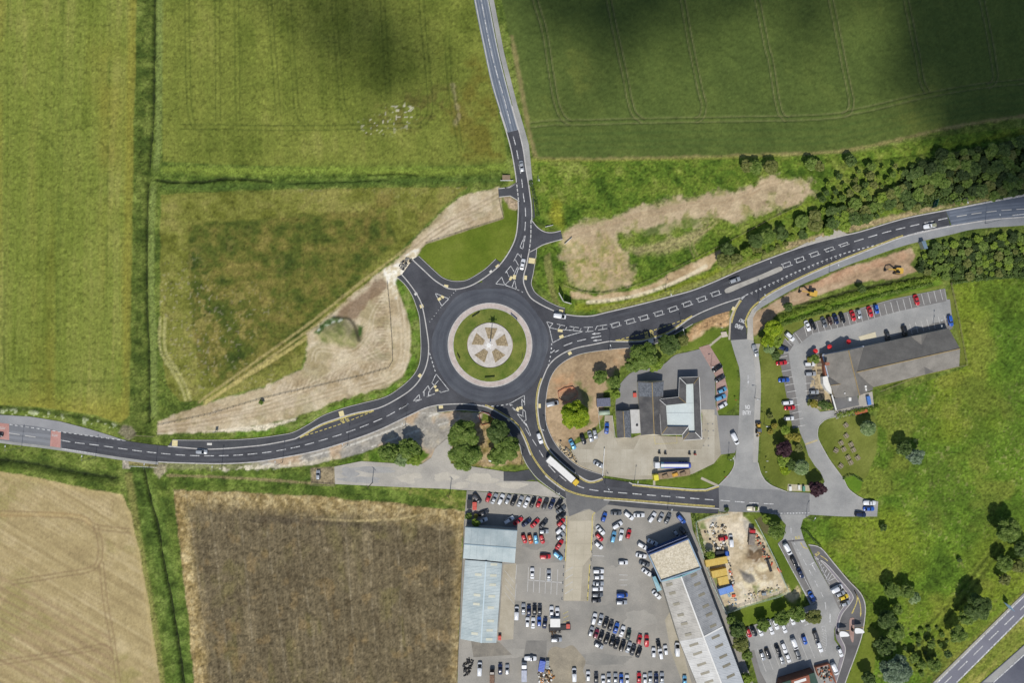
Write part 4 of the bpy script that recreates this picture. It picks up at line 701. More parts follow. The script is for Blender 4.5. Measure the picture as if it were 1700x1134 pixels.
for c_ in ((1022,539.4), (1046.5,533.5), (1069,527.6), (1093.5,520.6), (1117.6,513), (1141,504.7), (1165,496.5), (1188,487.6), (1306,439.4), (1328,431), (1352,422), (1377,414), (1401,406)):
    a_ = math.radians(16 if c_[0] < 1100 else 19); hh = 3.3 if c_[0] < 1340 else 3.3-(c_[0]-1340)*.022
    t = lambda u, v: (c_[0]+u*math.cos(a_)+v*math.sin(a_), c_[1]-u*math.sin(a_)+v*math.cos(a_))
    poly_stroke('east', [t(-9,-hh), t(7,-hh), t(6,hh), t(-7,hh), t(-6,-hh)], .28); poly_stroke('east', [t(6,hh), t(9,hh)], .28)
dashed('east', [(1418,401),(1450,391.4),(1473,384.7),(1523,372.7),(1574,361.5)], 16.5, 7.7, .35); dashed('eastold', [(1588,359.4),(1621,354),(1646,351),(1670,348.5),(1720,345.5)], 17, 7.7, .3, WHITE_F)
stroke('eastold', cr([(1574,348.5),(1640,336),(1700,325),(1760,314)]), .35); stroke('eastold', cr([(1578,374.5),(1620,368),(1640,365)]), .3); stroke('eastold', [(1680,357.5),(1702,355)], .4)
stroke('east', cr([(1505,391),(1530,384.5),(1576,375)]), .35)
dashed('east', [(1246,487),(1280,471),(1330,448),(1400,421),(1475,402)], 4.3, 4.2, .4); dashed('east', [(1248,488.5),(1282,472.5),(1332,449.5),(1402,422.5)], 1.6, 6.9, .4)
for q in ([(1229,495.5),(1242,488)], [(1231,497.5),(1236,492)], [(1212,502),(1229,494.6)]): poly_stroke('east', q, .35)
for q in ([(921,585),(928,581)], [(935.5,574.5),(950,569)], [(958.5,566.5),(973,563)], [(981,561),(998,558)], [(915,586),(921,581)]): stroke('east', q, .35)
for c_, a_ in (((990,554), 186), ((992,565), 186)): 
    a_ = math.radians(a_-12); t = lambda u, v: (c_[0]+u*math.cos(a_)-v*math.sin(a_), c_[1]+u*math.sin(a_)+v*math.cos(a_))
    MB().poly(PP([t(-7,-.6), t(2,-.7), t(1.5,-2), t(8,0), t(1.5,2), t(2,.7), t(-7,.6)]), .063).ob('lane_arrow', WHITE, roads['east'])
dashed('south', [(884,730),(899,754),(906,765),(921,779)], 13, 8, .3); stroke('south', [(910,772),(922,785)], .3); stroke('south', [(929,790),(940,799)], .3)
dashed('south', [(956,805),(963,808.5),(979,813),(1002,816),(1050,820),(1100,824),(1140,827),(1192,831)], 15.5, 8, .35); dashed('oldlane', [(1196,831),(1240,834.5),(1262,836),(1300,838)], 16, 8, .35)
def ylines(key, line, o1, o2, wd=.26):
    for o_ in (o1, o2): stroke(key, offs(line, -o_), wd, YELL, .066, 'yellow_line')
ylines('south', seg(K_SE,(901,629),(1000,794)), 1.2, 2.9)
ylines('south', seg(K_WS,(806,676),(1190,843)), 0-1.3, 0-3.0); ylines('south', K_S2[2:], 1.2, 2.6); ylines('east', seg(K_EE,(1262,500),(1503,392)), 0-1.2, 0-2.8)
ylines('east', cr([(1229,498),(1220,512),(1214,530),(1213,536)]), -1, -2.4); ylines('east', cr([(1262,501),(1249,513),(1241,528),(1239,536),(1242,543)]), 1, 2.4)
ylines('east', seg(K_ES,(1022,567),(1150,526)), -1.2, -2.4); dashed('east', [(1024,565),(1080,550),(1148,526.5)], 5, 3.2, .3, YELL)
ylines('west', seg(K_WN,(497,725),(622,680)), 1.2, 2.6); dashed('west', [(500,725.5),(560,706),(622,682)], 5, 3.2, .3, YELL)
stroke('yard', [(941,857),(940,905),(938.5,932)], .35, YELL, .02, 'yellow_line'); stroke('yard', cr([(988,851),(983.5,858),(983,880),(981,915)]), .35, YELL, .02, 'yellow_line'); stroke('yard', [(979,938),(975.5,998)], .4, YELL, .02, 'yellow_line')
for i in range(6):
    x0 = 877.5+i*9.7; stroke('yard', [(x0,942+i*.8),(x0-1.8,983+i*1.0)], .22, WHITE_F, .02, 'bay_line')
stroke('yard', [(877,963.5),(933,968)], .3, WHITE_F, .02, 'bay_line')
for i in range(4): stroke('yard', [(938,950+i*12.2),(951,942+i*12.2)], .25, WHITE_F, .02, 'bay_line')
for i in range(4): stroke('yard', [(838,948+i*12),(854,968+i*12)], .14, WHITE_F, .02, 'bay_line')
for i in range(3): stroke('yard', [(935-i*0,1020+i*7),(943+i,1016+i*7)], .2, YELL, .02, 'bay_line')
for q in ([(1028,955),(1042,955.5)], [(1028,963.5),(1042,963.5)], [(1029,972),(1041,972)], [(985,923),(1003,924)], [(858,938),(856,962)], [(857,970),(855,996)]): stroke('yard', q, .22, WHITE_F, .02, 'bay_line')
for k in range(23):           # pub bays, north row
    x0 = 1335+k*10.25; y0 = 540.5-k*2.75; stroke('oldlane', [(x0,y0),(x0+4.6,y0+18)], .2, WHITE_F, .028, 'bay_line')
stroke('oldlane', [(1320,553),(1331,568)], .2, WHITE_F, .028, 'bay_line'); stroke('oldlane', [(1303,562),(1314,574)], .2, WHITE_F, .028, 'bay_line')
for k in range(8): x0 = 1510+k*9.5; y0 = 538-k*2.5; stroke('oldlane', [(x0,y0),(x0+4.5,y0+17)], .2, WHITE_F, .028, 'bay_line')
for k in range(11): x0 = 1291.5+k*3.0; y0 = 594+k*11.5; stroke('oldlane', [(x0,y0),(x0+15.5,y0-3)], .22, WHITE_F, .028, 'bay_line')
for k in range(5): stroke('oldlane', [(1335.5+k*.4,612.5+k*12.3),(1351+k*.4,611.3+k*12.3)], .2, WHITE_F, .028, 'bay_line')
for k in range(9):
    x0 = 1257+k*11.5; y0 = 1078-k*3.2; stroke('oldlane', [(x0,y0),(x0+7.5,y0+19)], .16, WHITE_F, .028, 'bay_line'); stroke('oldlane', [(x0+7.5,y0+19),(x0+15,y0+38)], .16, WHITE_F, .028, 'bay_line')
for k in range(7):
    x0 = 1246+k*11.5; y0 = 1039-k*2.7; stroke('oldlane', [(x0,y0),(x0+6,y0+15)], .18, WHITE_F, .028, 'bay_line')
stroke('oldlane', cr([(1364,1041),(1370,1042),(1371.5,1060),(1372,1072),(1368,1079),(1362,1082)]), .16, WHITE, .028); stroke('oldlane', cr([(1364,1042),(1368,1058),(1362,1066)]), .16, WHITE, .028)
for k in range(9): stroke('oldlane', [(1364,1044+k*4.2),(1371,1049+k*4)], .14, WHITE_F, .028)
for q in ([(1359,933),(1377,970)], [(1373,967),(1388,959)], [(1361,940),(1365,937)], [(1364,948),(1368,942)], [(1368,956),(1372,946)], [(1371,963),(1377,951)], [(1373,967),(1381,954)], [(1389,991),(1396,987)], [(1390,999),(1397,995)]): stroke('oldlane', q, .2, WHITE, .03)
stroke('oldlane', cr([(1393,1008),(1398,1003),(1404,1003),(1402,1010),(1396,1016),(1391,1024)]), .25, WHITE, .03); stroke('oldlane', [(1292,903),(1315,947),(1346,1003)], .2, WHITE, .03); stroke('oldlane', [(1313,915),(1325,936),(1337,963),(1345,978)], .2, WHITE, .03); stroke('oldlane', [(1338.5,981),(1345,978),(1355,1000),(1348,1003)], .22, WHITE, .03)
dashed('oldlane', [(1313,874),(1314,890),(1320,905),(1332,927),(1345,950),(1358,975),(1368,995),(1371,1010),(1371,1030)], 12, 8, .22, WHITE, .03); dashed('oldlane', [(1281,853),(1344,852)], 3, 2.4, .4, WHITE, .03)
stroke('oldlane', [(1343,939),(1352,934)], .4, WHITE, .03); stroke('oldlane', [(1335,1039.5),(1345,1035)], .3, WHITE, .03); stroke('oldlane', [(1378,1034),(1378,1020)], .4, WHITE, .03); stroke('oldlane', [(1348,938),(1355,950)], .3, WHITE, .03)
stroke('drive', cr([(1418,980),(1423,992),(1421,1004),(1414,1019)]), .35, YELL, .034, 'yellow_line'); stroke('drive', cr([(1418,980),(1426,997),(1429,1012),(1428.5,1024)]), .35, YELL, .034, 'yellow_line')
for c_, a_ in (((1415.5,1017), 118), ((1428.8,1021), 95)):
    a_ = math.radians(a_); t = lambda u, v: (c_[0]+u*math.cos(a_)-v*math.sin(a_), c_[1]+u*math.sin(a_)+v*math.cos(a_))
    MB().poly(PP([t(-3,-1.6), t(4,0), t(-3,1.6)]), .036).ob('lane_arrow', YELL, roads['drive'])
stroke('drive', cr([(1362,923),(1370,928),(1374,932)]), .3, YELL, .034, 'yellow_line'); stroke('oldlane', cr([(1329,901),(1334,909),(1341,911)]), .35, YELL, .03, 'yellow_line')
stroke('oldlane', [(1307,899),(1335,897)], .7, mat('speed_strip', C(110,108,108)), .03, 'speed_strip'); stroke('oldlane', [(1337,738),(1357,731)], .7, mat('speed_hump', C(176,160,110), C(196,186,160), 1.5), .03, 'speed_hump')
for k_, q in (('m_up', [(1556,1134),(1689,1001),(1790,905)]), ('m_up', [(1588,1134),(1699,1023),(1790,935)]), ('m_dn', [(1649,1134),(1700,1088),(1790,1010)])): stroke(k_, q, .5, WHITE, .03)
dashed('m_up', [(1560,1143),(1700,1007),(1790,922)], 22, 14, .42, WHITE, .03, 6)
patch('m_dn', 'hard_strip', A_OLD, .012, [(1631,1134),(1700,1073),(1790,994),(1790,1006),(1700,1086),(1647,1134)]); patch('m_up', 'hard_strip', mat('strip_concrete', C(162,158,142), C(180,176,160), .3), .012, [(1550,1134),(1684,1001),(1790,911),(1790,905),(1690,998),(1555,1134)])
poly_stroke('forecourt', [(1086,725),(1088,738)], .15, YELL, .03); poly_stroke('forecourt', [(1088,737),(1124,736),(1123,722)], .12, YELL, .03)
stroke('oldlane', [(1242,623),(1242,633)], .35, WHITE, .03); MB().poly(PP([(1240,632.5),(1244,632.5),(1242,640)]), .031).ob('lane_arrow', WHITE, roads['oldlane'])
LETTER = mat('letter_white', C(222,222,220), rough=.7); LETTER_Y = mat('letter_yellow', C(216,198,112), rough=.7)
def words(key, txt, x, y, sx, sy, ang, m, z):
    cu = bpy.data.curves.new('lettering', 'FONT'); cu.body = txt; cu.align_x = 'CENTER'; cu.align_y = 'CENTER'; cu.size = 1.0; cu.offset = .02
    t = bpy.data.objects.new('lettering', cu); COL.objects.link(t); dg = bpy.context.evaluated_depsgraph_get(); me = bpy.data.meshes.new_from_object(t.evaluated_get(dg))
    bpy.data.objects.remove(t); o = obj('road_lettering', me, m, roads[key]); me.materials.clear(); me.materials.append(m)
    xs = [v.co.x for v in me.vertices]; ys = [v.co.y for v in me.vertices]
    kx = sx*S/(max(xs)-min(xs)); ky = sy*S/(max(ys)-min(ys)); cx_, cy_ = (max(xs)+min(xs))/2, (max(ys)+min(ys))/2
    for v in me.vertices: v.co = ((v.co.x-cx_)*kx, (v.co.y-cy_)*ky, 0)
    o.location = P(x, y, 0, z); o.rotation_euler = (0, 0, math.radians(ang))
words('oldlane', 'NO', 1241, 676, 7.5, 7, 0, LETTER, .03); words('oldlane', 'ENTRY', 1240, 685.5, 14, 7, 0, LETTER, .03)
words('east', 'ONLY', 1232, 533, 11, 6, 160, LETTER, .066); words('east', 'AHEAD', 1227, 542.5, 14, 7, 160, LETTER, .066)
words('east', 'BUS', 1073, 555.5, 10, 6, 100, LETTER_Y, .068); words('east', 'STOP', 1082, 553, 11, 6, 100, LETTER_Y, .068)
words('west', 'BUS', 575.5, 694, 9, 5.5, -75, LETTER_Y, .068); words('west', 'STOP', 568, 697, 10, 6, -75, LETTER_Y, .068)
words('westold', 'SLOW', 4, 711, 10, 4, -8, WHITE_F, .034); words('west', 'SLOW', 91, 723, 10, 4, -8, WHITE_F, .034)
words('oldlane', 'BUS', 1324, 893, 8, 5, 12, YELL, .03); words('drive', 'BUS', 1357, 920, 8, 5, 40, YELL, .034)
def pad(x, y, wx, wy, a_, m=CREAM, z=.135):
    a_ = math.radians(-a_); q = [(x+u*math.cos(a_)-v*math.sin(a_), y+u*math.sin(a_)+v*math.cos(a_)) for u, v in ((-wx/2,-wy/2),(wx/2,-wy/2),(wx/2,wy/2),(-wx/2,wy/2))]
    MB().prism(PP(q), .02, z).ob('tactile_paving', m, kind='structure')
PALE = mat('pale_pad', C(214,210,200), C(228,225,216), .8)
for a_ in ((690.6,488,4,5,-60,PALE), (700,508.5,5.5,6,-72), (740.6,475,7,4.5,-10), (734.7,493,5.5,4,-30,CREAM,.17), (729.4,496.5,4.5,5.5,-60,CREAM,.17), (815,451,4.5,4,40,PALE), (826,442,6.5,4.5,40), (848,462,4,7,-30,CREAM,.17), (854,460,5,7,-5,CREAM,.17), (872.5,461,4.5,7,-5), (883.5,433,12,9,-8), (931.4,516.5,7,4.5,-10), (930,549,8,4.5,-8,CREAM,.17), (932,559,7,5,20,CREAM,.17), (946,586.5,6,5,30), (859.4,679.5,5,6,-30,CREAM,.17), (864.5,677.5,4.5,6,-80,CREAM,.17), (895.8,674,4,7,0), (845,697,5,5,-45), (732,676,7,5,5), (722.5,642,4,4.5,-35,CREAM,.17), (725,648,5.5,4,10,CREAM,.17), (697.5,624,6,6,50), (567,687,8,9,15), (290.5,736,9,9.5,-3), (348,737.5,8,3.5,0,PALE), (1217.5,512.5,5,6,-25), (1080.6,566,8.5,8,8,PALE)): pad(*a_)
# ---------------------------------------------------------------- buildings
SLATE = mat('slate_roof', C(78,77,78), C(106,104,102), .3, .75, .25, fine=.12, bscale=3)
SLATE_D = mat('mossy_slate', C(82,86,92), C(128,132,138), 1.6, .8, .3, fine=.15)
PUBR = mat('grey_tile_roof', C(118,114,107), C(144,139,131), .2, .8, .25, fine=.08, bscale=3)
BRICK = mat('brick_wall', C(150,96,76), C(170,116,94), 1.2, .9, .2)
CREAMW = mat('render_wall', C(206,196,172), C(220,212,190), .5, .9)
BLUEROOF = mat('blue_steel_roof', C(162,176,178), C(194,204,203), .14, .55, fine=.05)
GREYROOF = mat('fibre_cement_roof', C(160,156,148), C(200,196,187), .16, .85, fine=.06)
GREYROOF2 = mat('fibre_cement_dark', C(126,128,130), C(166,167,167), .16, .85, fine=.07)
WHITEROOF = mat('pale_roof', C(194,192,186), C(222,221,217), .16, .8, fine=.05)
SKYL = mat('skylight_sheet', C(196,196,176), C(208,208,190), .6, .4)
SKYL2 = mat('dirty_skylight', C(124,118,100), C(142,136,118), .8, .5)
BLUEW = mat('blue_cladding', C(54,80,130), C(68,94,142), .3, .5)
CLAD = mat('grey_cladding', C(140,150,156), C(156,164,168), .3, .6)
RIDGE = mat('ridge_tiles', C(150,128,86), C(170,148,104), .8, .85)
FASCIA = mat('white_fascia', C(226,224,218), C(236,235,230), 1, .6)
GRAVEL = mat('gravel_roof', C(186,174,148), C(226,216,194), 1.3, .95, .5, fine=.18)
CANOPY = mat('canopy_deck', C(196,206,204), C(210,219,216), .2, .6, fine=.05)
DARK = mat('dark_grey', C(44,44,46), C(60,60,62), 1, .7)
STEEL = mat('galvanised_steel', C(150,154,156), C(170,173,174), 1, .45, metal=.5)
def V(p, h): return Vector(P(p[0], p[1], h))
def lerp(a, b, t): return a+(b-a)*t
def slope(parent, e0, e1, r1, r0, m, npan, ribs=6, amp=.05, thick=.08, name='roof_panel', gap=.03):
    """panels between eave e0-e1 and ridge r0-r1, each a ribbed sheet"""
    for k in range(npan):
        a, b = k/npan, (k+1)/npan; L = (e1-e0).length; ga = gap/L
        m_ = MB(); n = (e1-e0).cross(r0-e0).normalized(); n = n if n.z > 0 else -n; top = []; 
        for j in range(ribs*2+1):
            t = a+ga/2+(b-a-ga)*j/(ribs*2); o = n*(amp*(j % 2)); top.append((lerp(e0, e1, t)+o, lerp(r0, r1, t)+o))
        vs = [q for p in top for q in p]; nn = len(top); fs = [(2*i, 2*i+2, 2*i+3, 2*i+1) for i in range(nn-1)]
        vs += [top[0][0]-n*thick, top[-1][0]-n*thick, top[-1][1]-n*thick, top[0][1]-n*thick]; o_ = 2*nn
        fs += [(o_+3, o_+2, o_+1, o_)]
        m_.add(vs, fs).ob(name, m, parent)
def slab4(parent, name, m, q, thick=.12):
    n = (q[1]-q[0]).cross(q[3]-q[0]).normalized() if len(q) > 3 else (q[1]-q[0]).cross(q[2]-q[0]).normalized()
    n = n if n.z > 0 else -n; k = len(q)
    vs = list(q)+[p-n*thick for p in q]
    fs = [tuple(range(k)), tuple(range(2*k-1, k-1, -1))]+[(i, (i+1) % k, k+(i+1) % k, k+i) for i in range(k)]
    return MB().add(vs, fs).ob(name, m, parent)
def walls(parent, base, h, m, name='wall', inset=.15):
    c = [sum(p[0] for p in base)/len(base), sum(p[1] for p in base)/len(base)]
    b = [(p[0]+(c[0]-p[0])*inset/max(math.hypot(p[0]-c[0], p[1]-c[1]), .1), p[1]+(c[1]-p[1])*inset/max(math.hypot(p[0]-c[0], p[1]-c[1]), .1)) for p in base]
    return MB().prism(b, -.1, h).ob(name, m, parent)
def gable_fill(parent, a, b, r, m): 
    MB().add([a, b, r], [(0, 1, 2)]).ob('gable', m, parent)
def on_slope(parent, name, m, c, e0, e1, r1, r0, wl, ww, lift=.1):
    """a sheet of wl x ww (metres, along the eave, up the slope) whose centre shows at photo point c"""
    n = (e1-e0).cross(r0-e0).normalized(); n = n if n.z > 0 else -n
    g = Vector(P(c[0], c[1], 0)); cam_ = Vector((0, 0, H)); d = g-cam_
    t = (e0-cam_).dot(n)/d.dot(n); p = cam_+d*t+n*lift
    u = (e1-e0).normalized(); v = n.cross(u).normalized()
    slab4(parent, name, m, [p-u*wl/2-v*ww/2, p+u*wl/2-v*ww/2, p+u*wl/2+v*ww/2, p-u*wl/2+v*ww/2], .06)
# blue steel-roofed warehouse (cross block and long shed)
wb = thing('warehouse', 'pale blue steel roofed warehouse beside the brown field, L shaped', 'warehouse', P(800, 980))
def rel(o):
    inv = o.matrix_basis.inverted()
    for c in o.children: c.matrix_parent_inverse = inv
a, b, c_, d_ = V((772.4,876), 6.4), V((858.8,881.8), 6.4), V((854.7,935.3), 6.4), V((768.8,927.6), 6.4); r0, r1 = V((770.6,904), 7.4), V((856.5,910.6), 7.4)
slope(wb, a, b, r1, r0, BLUEROOF, 8, 5); slope(wb, d_, c_, r1, r0, BLUEROOF, 8, 5)
walls(wb, [a[:2], b[:2], c_[:2], d_[:2]], 6.2, CLAD); gable_fill(wb, b, c_, r1, CLAD); gable_fill(wb, a, d_, r0, CLAD)
slab4(wb, 'fascia', mat('blue_fascia', C(110,130,142)), [a+Vector((-.1,.25,.1)), b+Vector((.1,.25,.1)), b+Vector((.1,-.05,.1)), a+Vector((-.1,-.05,.1))], .5)
MB().bar(r0+Vector((0,0,.1)), r1+Vector((0,0,.1)), .35, .12).ob('ridge_cap', mat('ridge_steel', C(150,170,180)), wb)
a, b, c_, d_ = V((772,930), 6.0), V((833.5,935.5), 6.0), V((824,1068), 6.0), V((764.5,1061.6), 6.0); r0, r1 = V((807,932.5), 7.0), V((798.8,1068), 7.0)
slope(wb, a, d_, r1, r0, BLUEROOF, 14, 4, .05); slope(wb, b, c_, r1, r0, BLUEROOF, 14, 4, .05)
walls(wb, [a[:2], b[:2], c_[:2], d_[:2]], 5.8, CLAD); gable_fill(wb, c_, d_, r1, CLAD)
MB().bar(r0+Vector((0,0,.1)), r1+Vector((0,0,.1)), .5, .14).ob('ridge_cap', mat('ridge_pale', C(196,212,218)), wb)
for q in ((820,937.5), (819,956), (818,971.5), (816.5,990.5), (815,1009.5), (814.5,1031.5), (813,1047), (812,1062)): on_slope(wb, 'skylight', SKYL, q, b, c_, r1, r0, 1.0, 2.6)
for q in ((794,954.5), (792,988.5), (791,1003.5), (788,1052.5)): on_slope(wb, 'skylight', SKYL, q, a, d_, r1, r0, 1.0, 2.6)
# grey double-pitch shed with gravel-roofed showroom at its head
ws = thing('warehouse', 'long grey fibre cement shed with a gravel roofed blue fronted showroom', 'warehouse', P(1150, 1030))
HS = 6.2
q = [V((1076.6,921), 6.6), V((1142,894.5), 6.6), V((1163,943), 6.6), V((1096.7,965), 6.6)]
MB().prism([p[:2] for p in q], -.1, 6.5).ob('showroom_wall', BLUEW, ws); ci_ = sum(q, Vector())/4
MB().prism([(p+(ci_-p)*.02)[:2] for p in q], 6.5, 6.66).ob('gravel_roof', GRAVEL, ws)
for i in range(4):
    p, n_ = q[i], q[(i+1) % 4]; MB().bar(p+Vector((0,0,.25)), n_+Vector((0,0,.25)), .45, .9).ob('parapet', BLUEW if i == 0 else mat('pale_parapet', C(150,170,186)), ws)
MB().bar(q[0]+Vector((-.2,.9,-.6)), q[1]+Vector((-.4,.9,-.6)), .25, 1.3).ob('sign_band', mat('deep_blue_sign', C(32,56,116)), ws)
MB().bar(q[0]+Vector((-.3,1.1,.4)), q[1]+Vector((-.3,1.1,.4)), .08, .08).ob('rail', STEEL, ws)
e0, f0, g0 = V((1098,966), HS), V((1130.6,957.7), HS+1.3), V((1163.5,944), HS); e1, f1, g1 = V((1128,1065), HS), V((1168,1058), HS+1.3), V((1200,1041), HS)
ax = ((f1-f0).normalized()); e2, f2, g2 = V((1170,1168), HS), V((1209,1165), HS+1.3), V((1247,1168), HS)
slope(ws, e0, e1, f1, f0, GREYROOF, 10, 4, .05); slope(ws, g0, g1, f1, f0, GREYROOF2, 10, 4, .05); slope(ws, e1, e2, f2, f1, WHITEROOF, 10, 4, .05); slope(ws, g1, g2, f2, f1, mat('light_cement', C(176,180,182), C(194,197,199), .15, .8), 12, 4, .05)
walls(ws, [p[:2] for p in (e0, e1, e2, g2, g1, g0)], HS-.15, mat('shed_wall', C(150,146,136), C(166,162,150), .4))
for a_, b_ in ((f0, f1), (f1, f2)): MB().bar(a_+Vector((0,0,.08)), b_+Vector((0,0,.08)), .5, .14).ob('ridge_cap', FASCIA, ws)
MB().bar(f1+Vector((0,0,.1)), g1+Vector((0,0,.1)), .5, .12).ob('verge_flashing', FASCIA, ws); MB().bar(e0+Vector((0,0,.1)), f0+Vector((0,0,.1)), .3, .12).ob('verge_flashing', mat('teal_flashing', C(130,190,196)), ws); MB().bar(f0+Vector((0,0,.1)), g0+Vector((0,0,.1)), .3, .12).ob('verge_flashing', _M['teal_flashing'], ws)
for x, y in ((1043,482),(1063,540),(1090,612),(1118,685),(1142,743),(1168,815)): on_slope(ws, 'skylight', SKYL2, (850+x/3.993, 850+y/3.993), e0, e1, f1, f0, 1.05, 2.5)
for x, y in ((1205,882),(1230,940),(1257,1012),(1280,1070),(1305,1128)): on_slope(ws, 'skylight', SKYL2, (850+x/3.993, 850+y/3.993), e1, e2, f2, f1, .95, 3.6)
for x, y in ((1205,420),(1228,480),(1257,550),(1284,625),(1306,682),(1333,757)): on_slope(ws, 'skylight', SKYL2, (850+x/3.993, 850+y/3.993), g0, g1, f1, f0, 1.05, 2.7)
for x, y in ((1350,830),(1373,890),(1400,960),(1422,1020),(1450,1090)): on_slope(ws, 'skylight', SKYL2, (850+x/3.993, 850+y/3.993), g1, g2, f2, f1, 1.0, 3.4)
lt = [V((1083,959), 3.4), V((1088,957), 3.8), V((1099,980), 3.8), V((1091.5,983), 3.4)]; slab4(ws, 'porch_roof', mat('teal_glass', C(96,146,160), C(120,168,178), .6, .25), lt, .15); MB().prism([p[:2] for p in lt], 0, 3.2).ob('porch', mat('porch_glass', C(60,90,104), rough=.2), ws)
# petrol station: slate shop, store and mansard canopy
ps = thing('petrol_station', 'slate roofed petrol station shop with white decked mansard canopy', 'petrol station', P(1090, 680))
def gable_roof(o, a, b, c_, d_, r0, r1, m, wm, m2=None):          # a-b north edge, d-c south edge, ridge r0-r1 runs north to south
    slab4(o, 'roof_slope', m, [a, r0, r1, d_]); slab4(o, 'roof_slope', m2 or m, [r0, b, c_, r1]); gable_fill(o, a, b, r0, wm); gable_fill(o, d_, c_, r1, wm)
    MB().bar(r0+Vector((0,0,.06)), r1+Vector((0,0,.06)), .28, .16).ob('ridge_tiles', RIDGE, o)
    walls(o, [p[:2] for p in (a, b, c_, d_)], a.z-.2, wm, inset=.5)
hE, hR = 3.6, 6.2
a, b, c_, d_ = V((1059,633), hE), V((1102,632), hE), V((1098,723), hE), V((1064,723), hE); r0, r1 = V((1082.5,635), hR), V((1086,721), hR)
gable_roof(ps, a, b, c_, d_, r0, r1, SLATE, CREAMW)
slab4(ps, 'weathered_slates', SLATE_D, [lerp(a, d_, .02)+Vector((0,0,.06)), lerp(r0, r1, .02)+Vector((0,0,.06)), lerp(r0, r1, .28)+Vector((0,0,.06)), lerp(a, d_, .28)+Vector((0,0,.06))], .04); slab4(ps, 'weathered_slates', SLATE_D, [lerp(r0, r1, .02)+Vector((0,0,.06)), lerp(b, c_, .02)+Vector((0,0,.06)), lerp(b, c_, .28)+Vector((0,0,.06)), lerp(r0, r1, .28)+Vector((0,0,.06))], .04)
slab4(ps, 'gablet', mat('gablet_boards', C(132,112,70), C(148,126,80), .8), [V((1076,633), 5.0), V((1090,633), 5.0), V((1083,641), 6.3)], .05)
a, b, c_, d_ = V((1023,682.5), 3.2), V((1045,681.5), 3.2), V((1048,727), 3.2), V((1025,727.5), 3.2); r0, r1 = V((1034.5,683), 4.8), V((1037,726.5), 4.8)
gable_roof(ps, a, b, c_, d_, r0, r1, SLATE, CREAMW, SLATE_D); slab4(ps, 'gablet', _M['gablet_boards'], [V((1030,682.4), 4.0), V((1039,682.2), 4.0), V((1035,688), 5.0)], .05)
fl = [(1046,680.5),(1062.5,680),(1065,719),(1048.5,720)]; MB().prism(PP(fl, 3.0), 0, 3.0).ob('flat_roof', mat('felt_roof', C(188,186,180), C(204,202,197), .4, .9, fine=.06), ps); pr = P(1057.5, 706, 3.0); MB().cyl((pr[0], pr[1], 3.0), (pr[0], pr[1], 3.5), .5, .4, 10).ob('roof_vent', DARK, ps)
out = [(1094,663),(1126.7,659.5),(1128,627),(1160.5,626),(1165,729),(1134,731),(1133,721.5),(1098,721.5)]; inn = [(1105.5,673),(1139,669.5),(1139,638),(1151.8,637),(1154,718),(1144,718),(1143,709),(1108,708.5)]
EV, TP, FL = 4.3, 5.6, 4.7
for i in range(8):
    j = (i+1) % 8; slab4(ps, 'mansard_slope', SLATE, [V(out[i], EV), V(out[j], EV), V(inn[j], TP), V(inn[i], TP)], .1)
    MB().bar(V(out[i], EV-.25), V(out[j], EV-.25), .25, .5).ob('fascia', FASCIA, ps); MB().bar(V(out[i], EV)*1+Vector((0,0,.05)), V(inn[i], TP)+Vector((0,0,.08)), .22, .12).ob('hip_tiles', RIDGE if i % 2 else FASCIA, ps)
    A_, B_ = V(inn[i], TP), V(inn[j], TP); MB().add([A_, B_, Vector((B_.x, B_.y, FL)), Vector((A_.x, A_.y, FL))], [(0, 1, 2, 3)]).ob('parapet_face', DARK, ps)
fp = [V(p, TP) for p in inn]; deck = MB().poly([p[:2] for p in fp], FL).ob('canopy_deck', CANOPY, ps)
for k in range(1, 10):
    y = 638+k*8; x0, x1 = (1139.5 if y < 671 else 1107.5), 1152.5; s_, t_ = V((x0, y), TP), V((x1, y), TP); 
    if k in (4, 6): MB().bar(Vector((s_.x, s_.y, FL+.04)), Vector((t_.x, t_.y, FL+.04)), .08, .06).ob('deck_seam', CLAD, deck)
MB().poly([p[:2] for p in [V(p, EV) for p in out]], EV-.5).ob('soffit', FASCIA, ps)
for x, y in ((1104,668),(1133,668),(1133,633),(1157,633),(1159,722),(1138,722),(1104,715)): p = P(x, y, EV); MB().cyl((p[0], p[1], 0), (p[0], p[1], EV-.5), .16).ob('column', FASCIA, ps)
# pub and lodge wing
pb = thing('pub', 'grey tiled pub with long lodge wing beside the bay car park', 'pub', P(1430, 620))
e = 3.4; R_ = 8.4
A, B, Cc, D = V((1365.5,589.5), e), V((1434,575.5), e), V((1449.5,647), e), V((1386,661), e); R0, R1 = V((1408.5,582), R_), V((1427,657), R_)
pslope = slab4(pb, 'roof_slope', PUBR, [A, R0, R1, D]); slab4(pb, 'roof_slope', PUBR, [R0, B, Cc, R1]); gable_fill(pb, A, B, R0, CREAMW); gable_fill(pb, D, Cc, R1, CREAMW); MB().bar(R0+Vector((0,0,.06)), R1+Vector((0,0,.06)), .3, .16).ob('ridge_tiles', RIDGE, pb); walls(pb, [p[:2] for p in (A, B, Cc, D)], e-.2, CREAMW, inset=.5)
nA, nB = V((1434,575.5), e), V((1575,545), e); sA, sB = V((1450,643), e), V((1592.5,608), e); w0, w1 = V((1419,619), 7.4), V((1594,579), 7.4)
slab4(pb, 'roof_slope', mat('wing_tiles', C(106,103,99), C(124,121,115), .25, .8, .25, fine=.08, bscale=3), [nA, nB, w1, w0]); slab4(pb, 'roof_slope', PUBR, [sA, sB, w1, w0]); gable_fill(pb, nB, sB, w1, CREAMW); MB().bar(w0+Vector((0,0,.06)), w1+Vector((0,0,.06)), .3, .16).ob('ridge_tiles', RIDGE, pb); walls(pb, [p[:2] for p in (nA, nB, sB, sA)], e-.2, CREAMW, inset=.5)
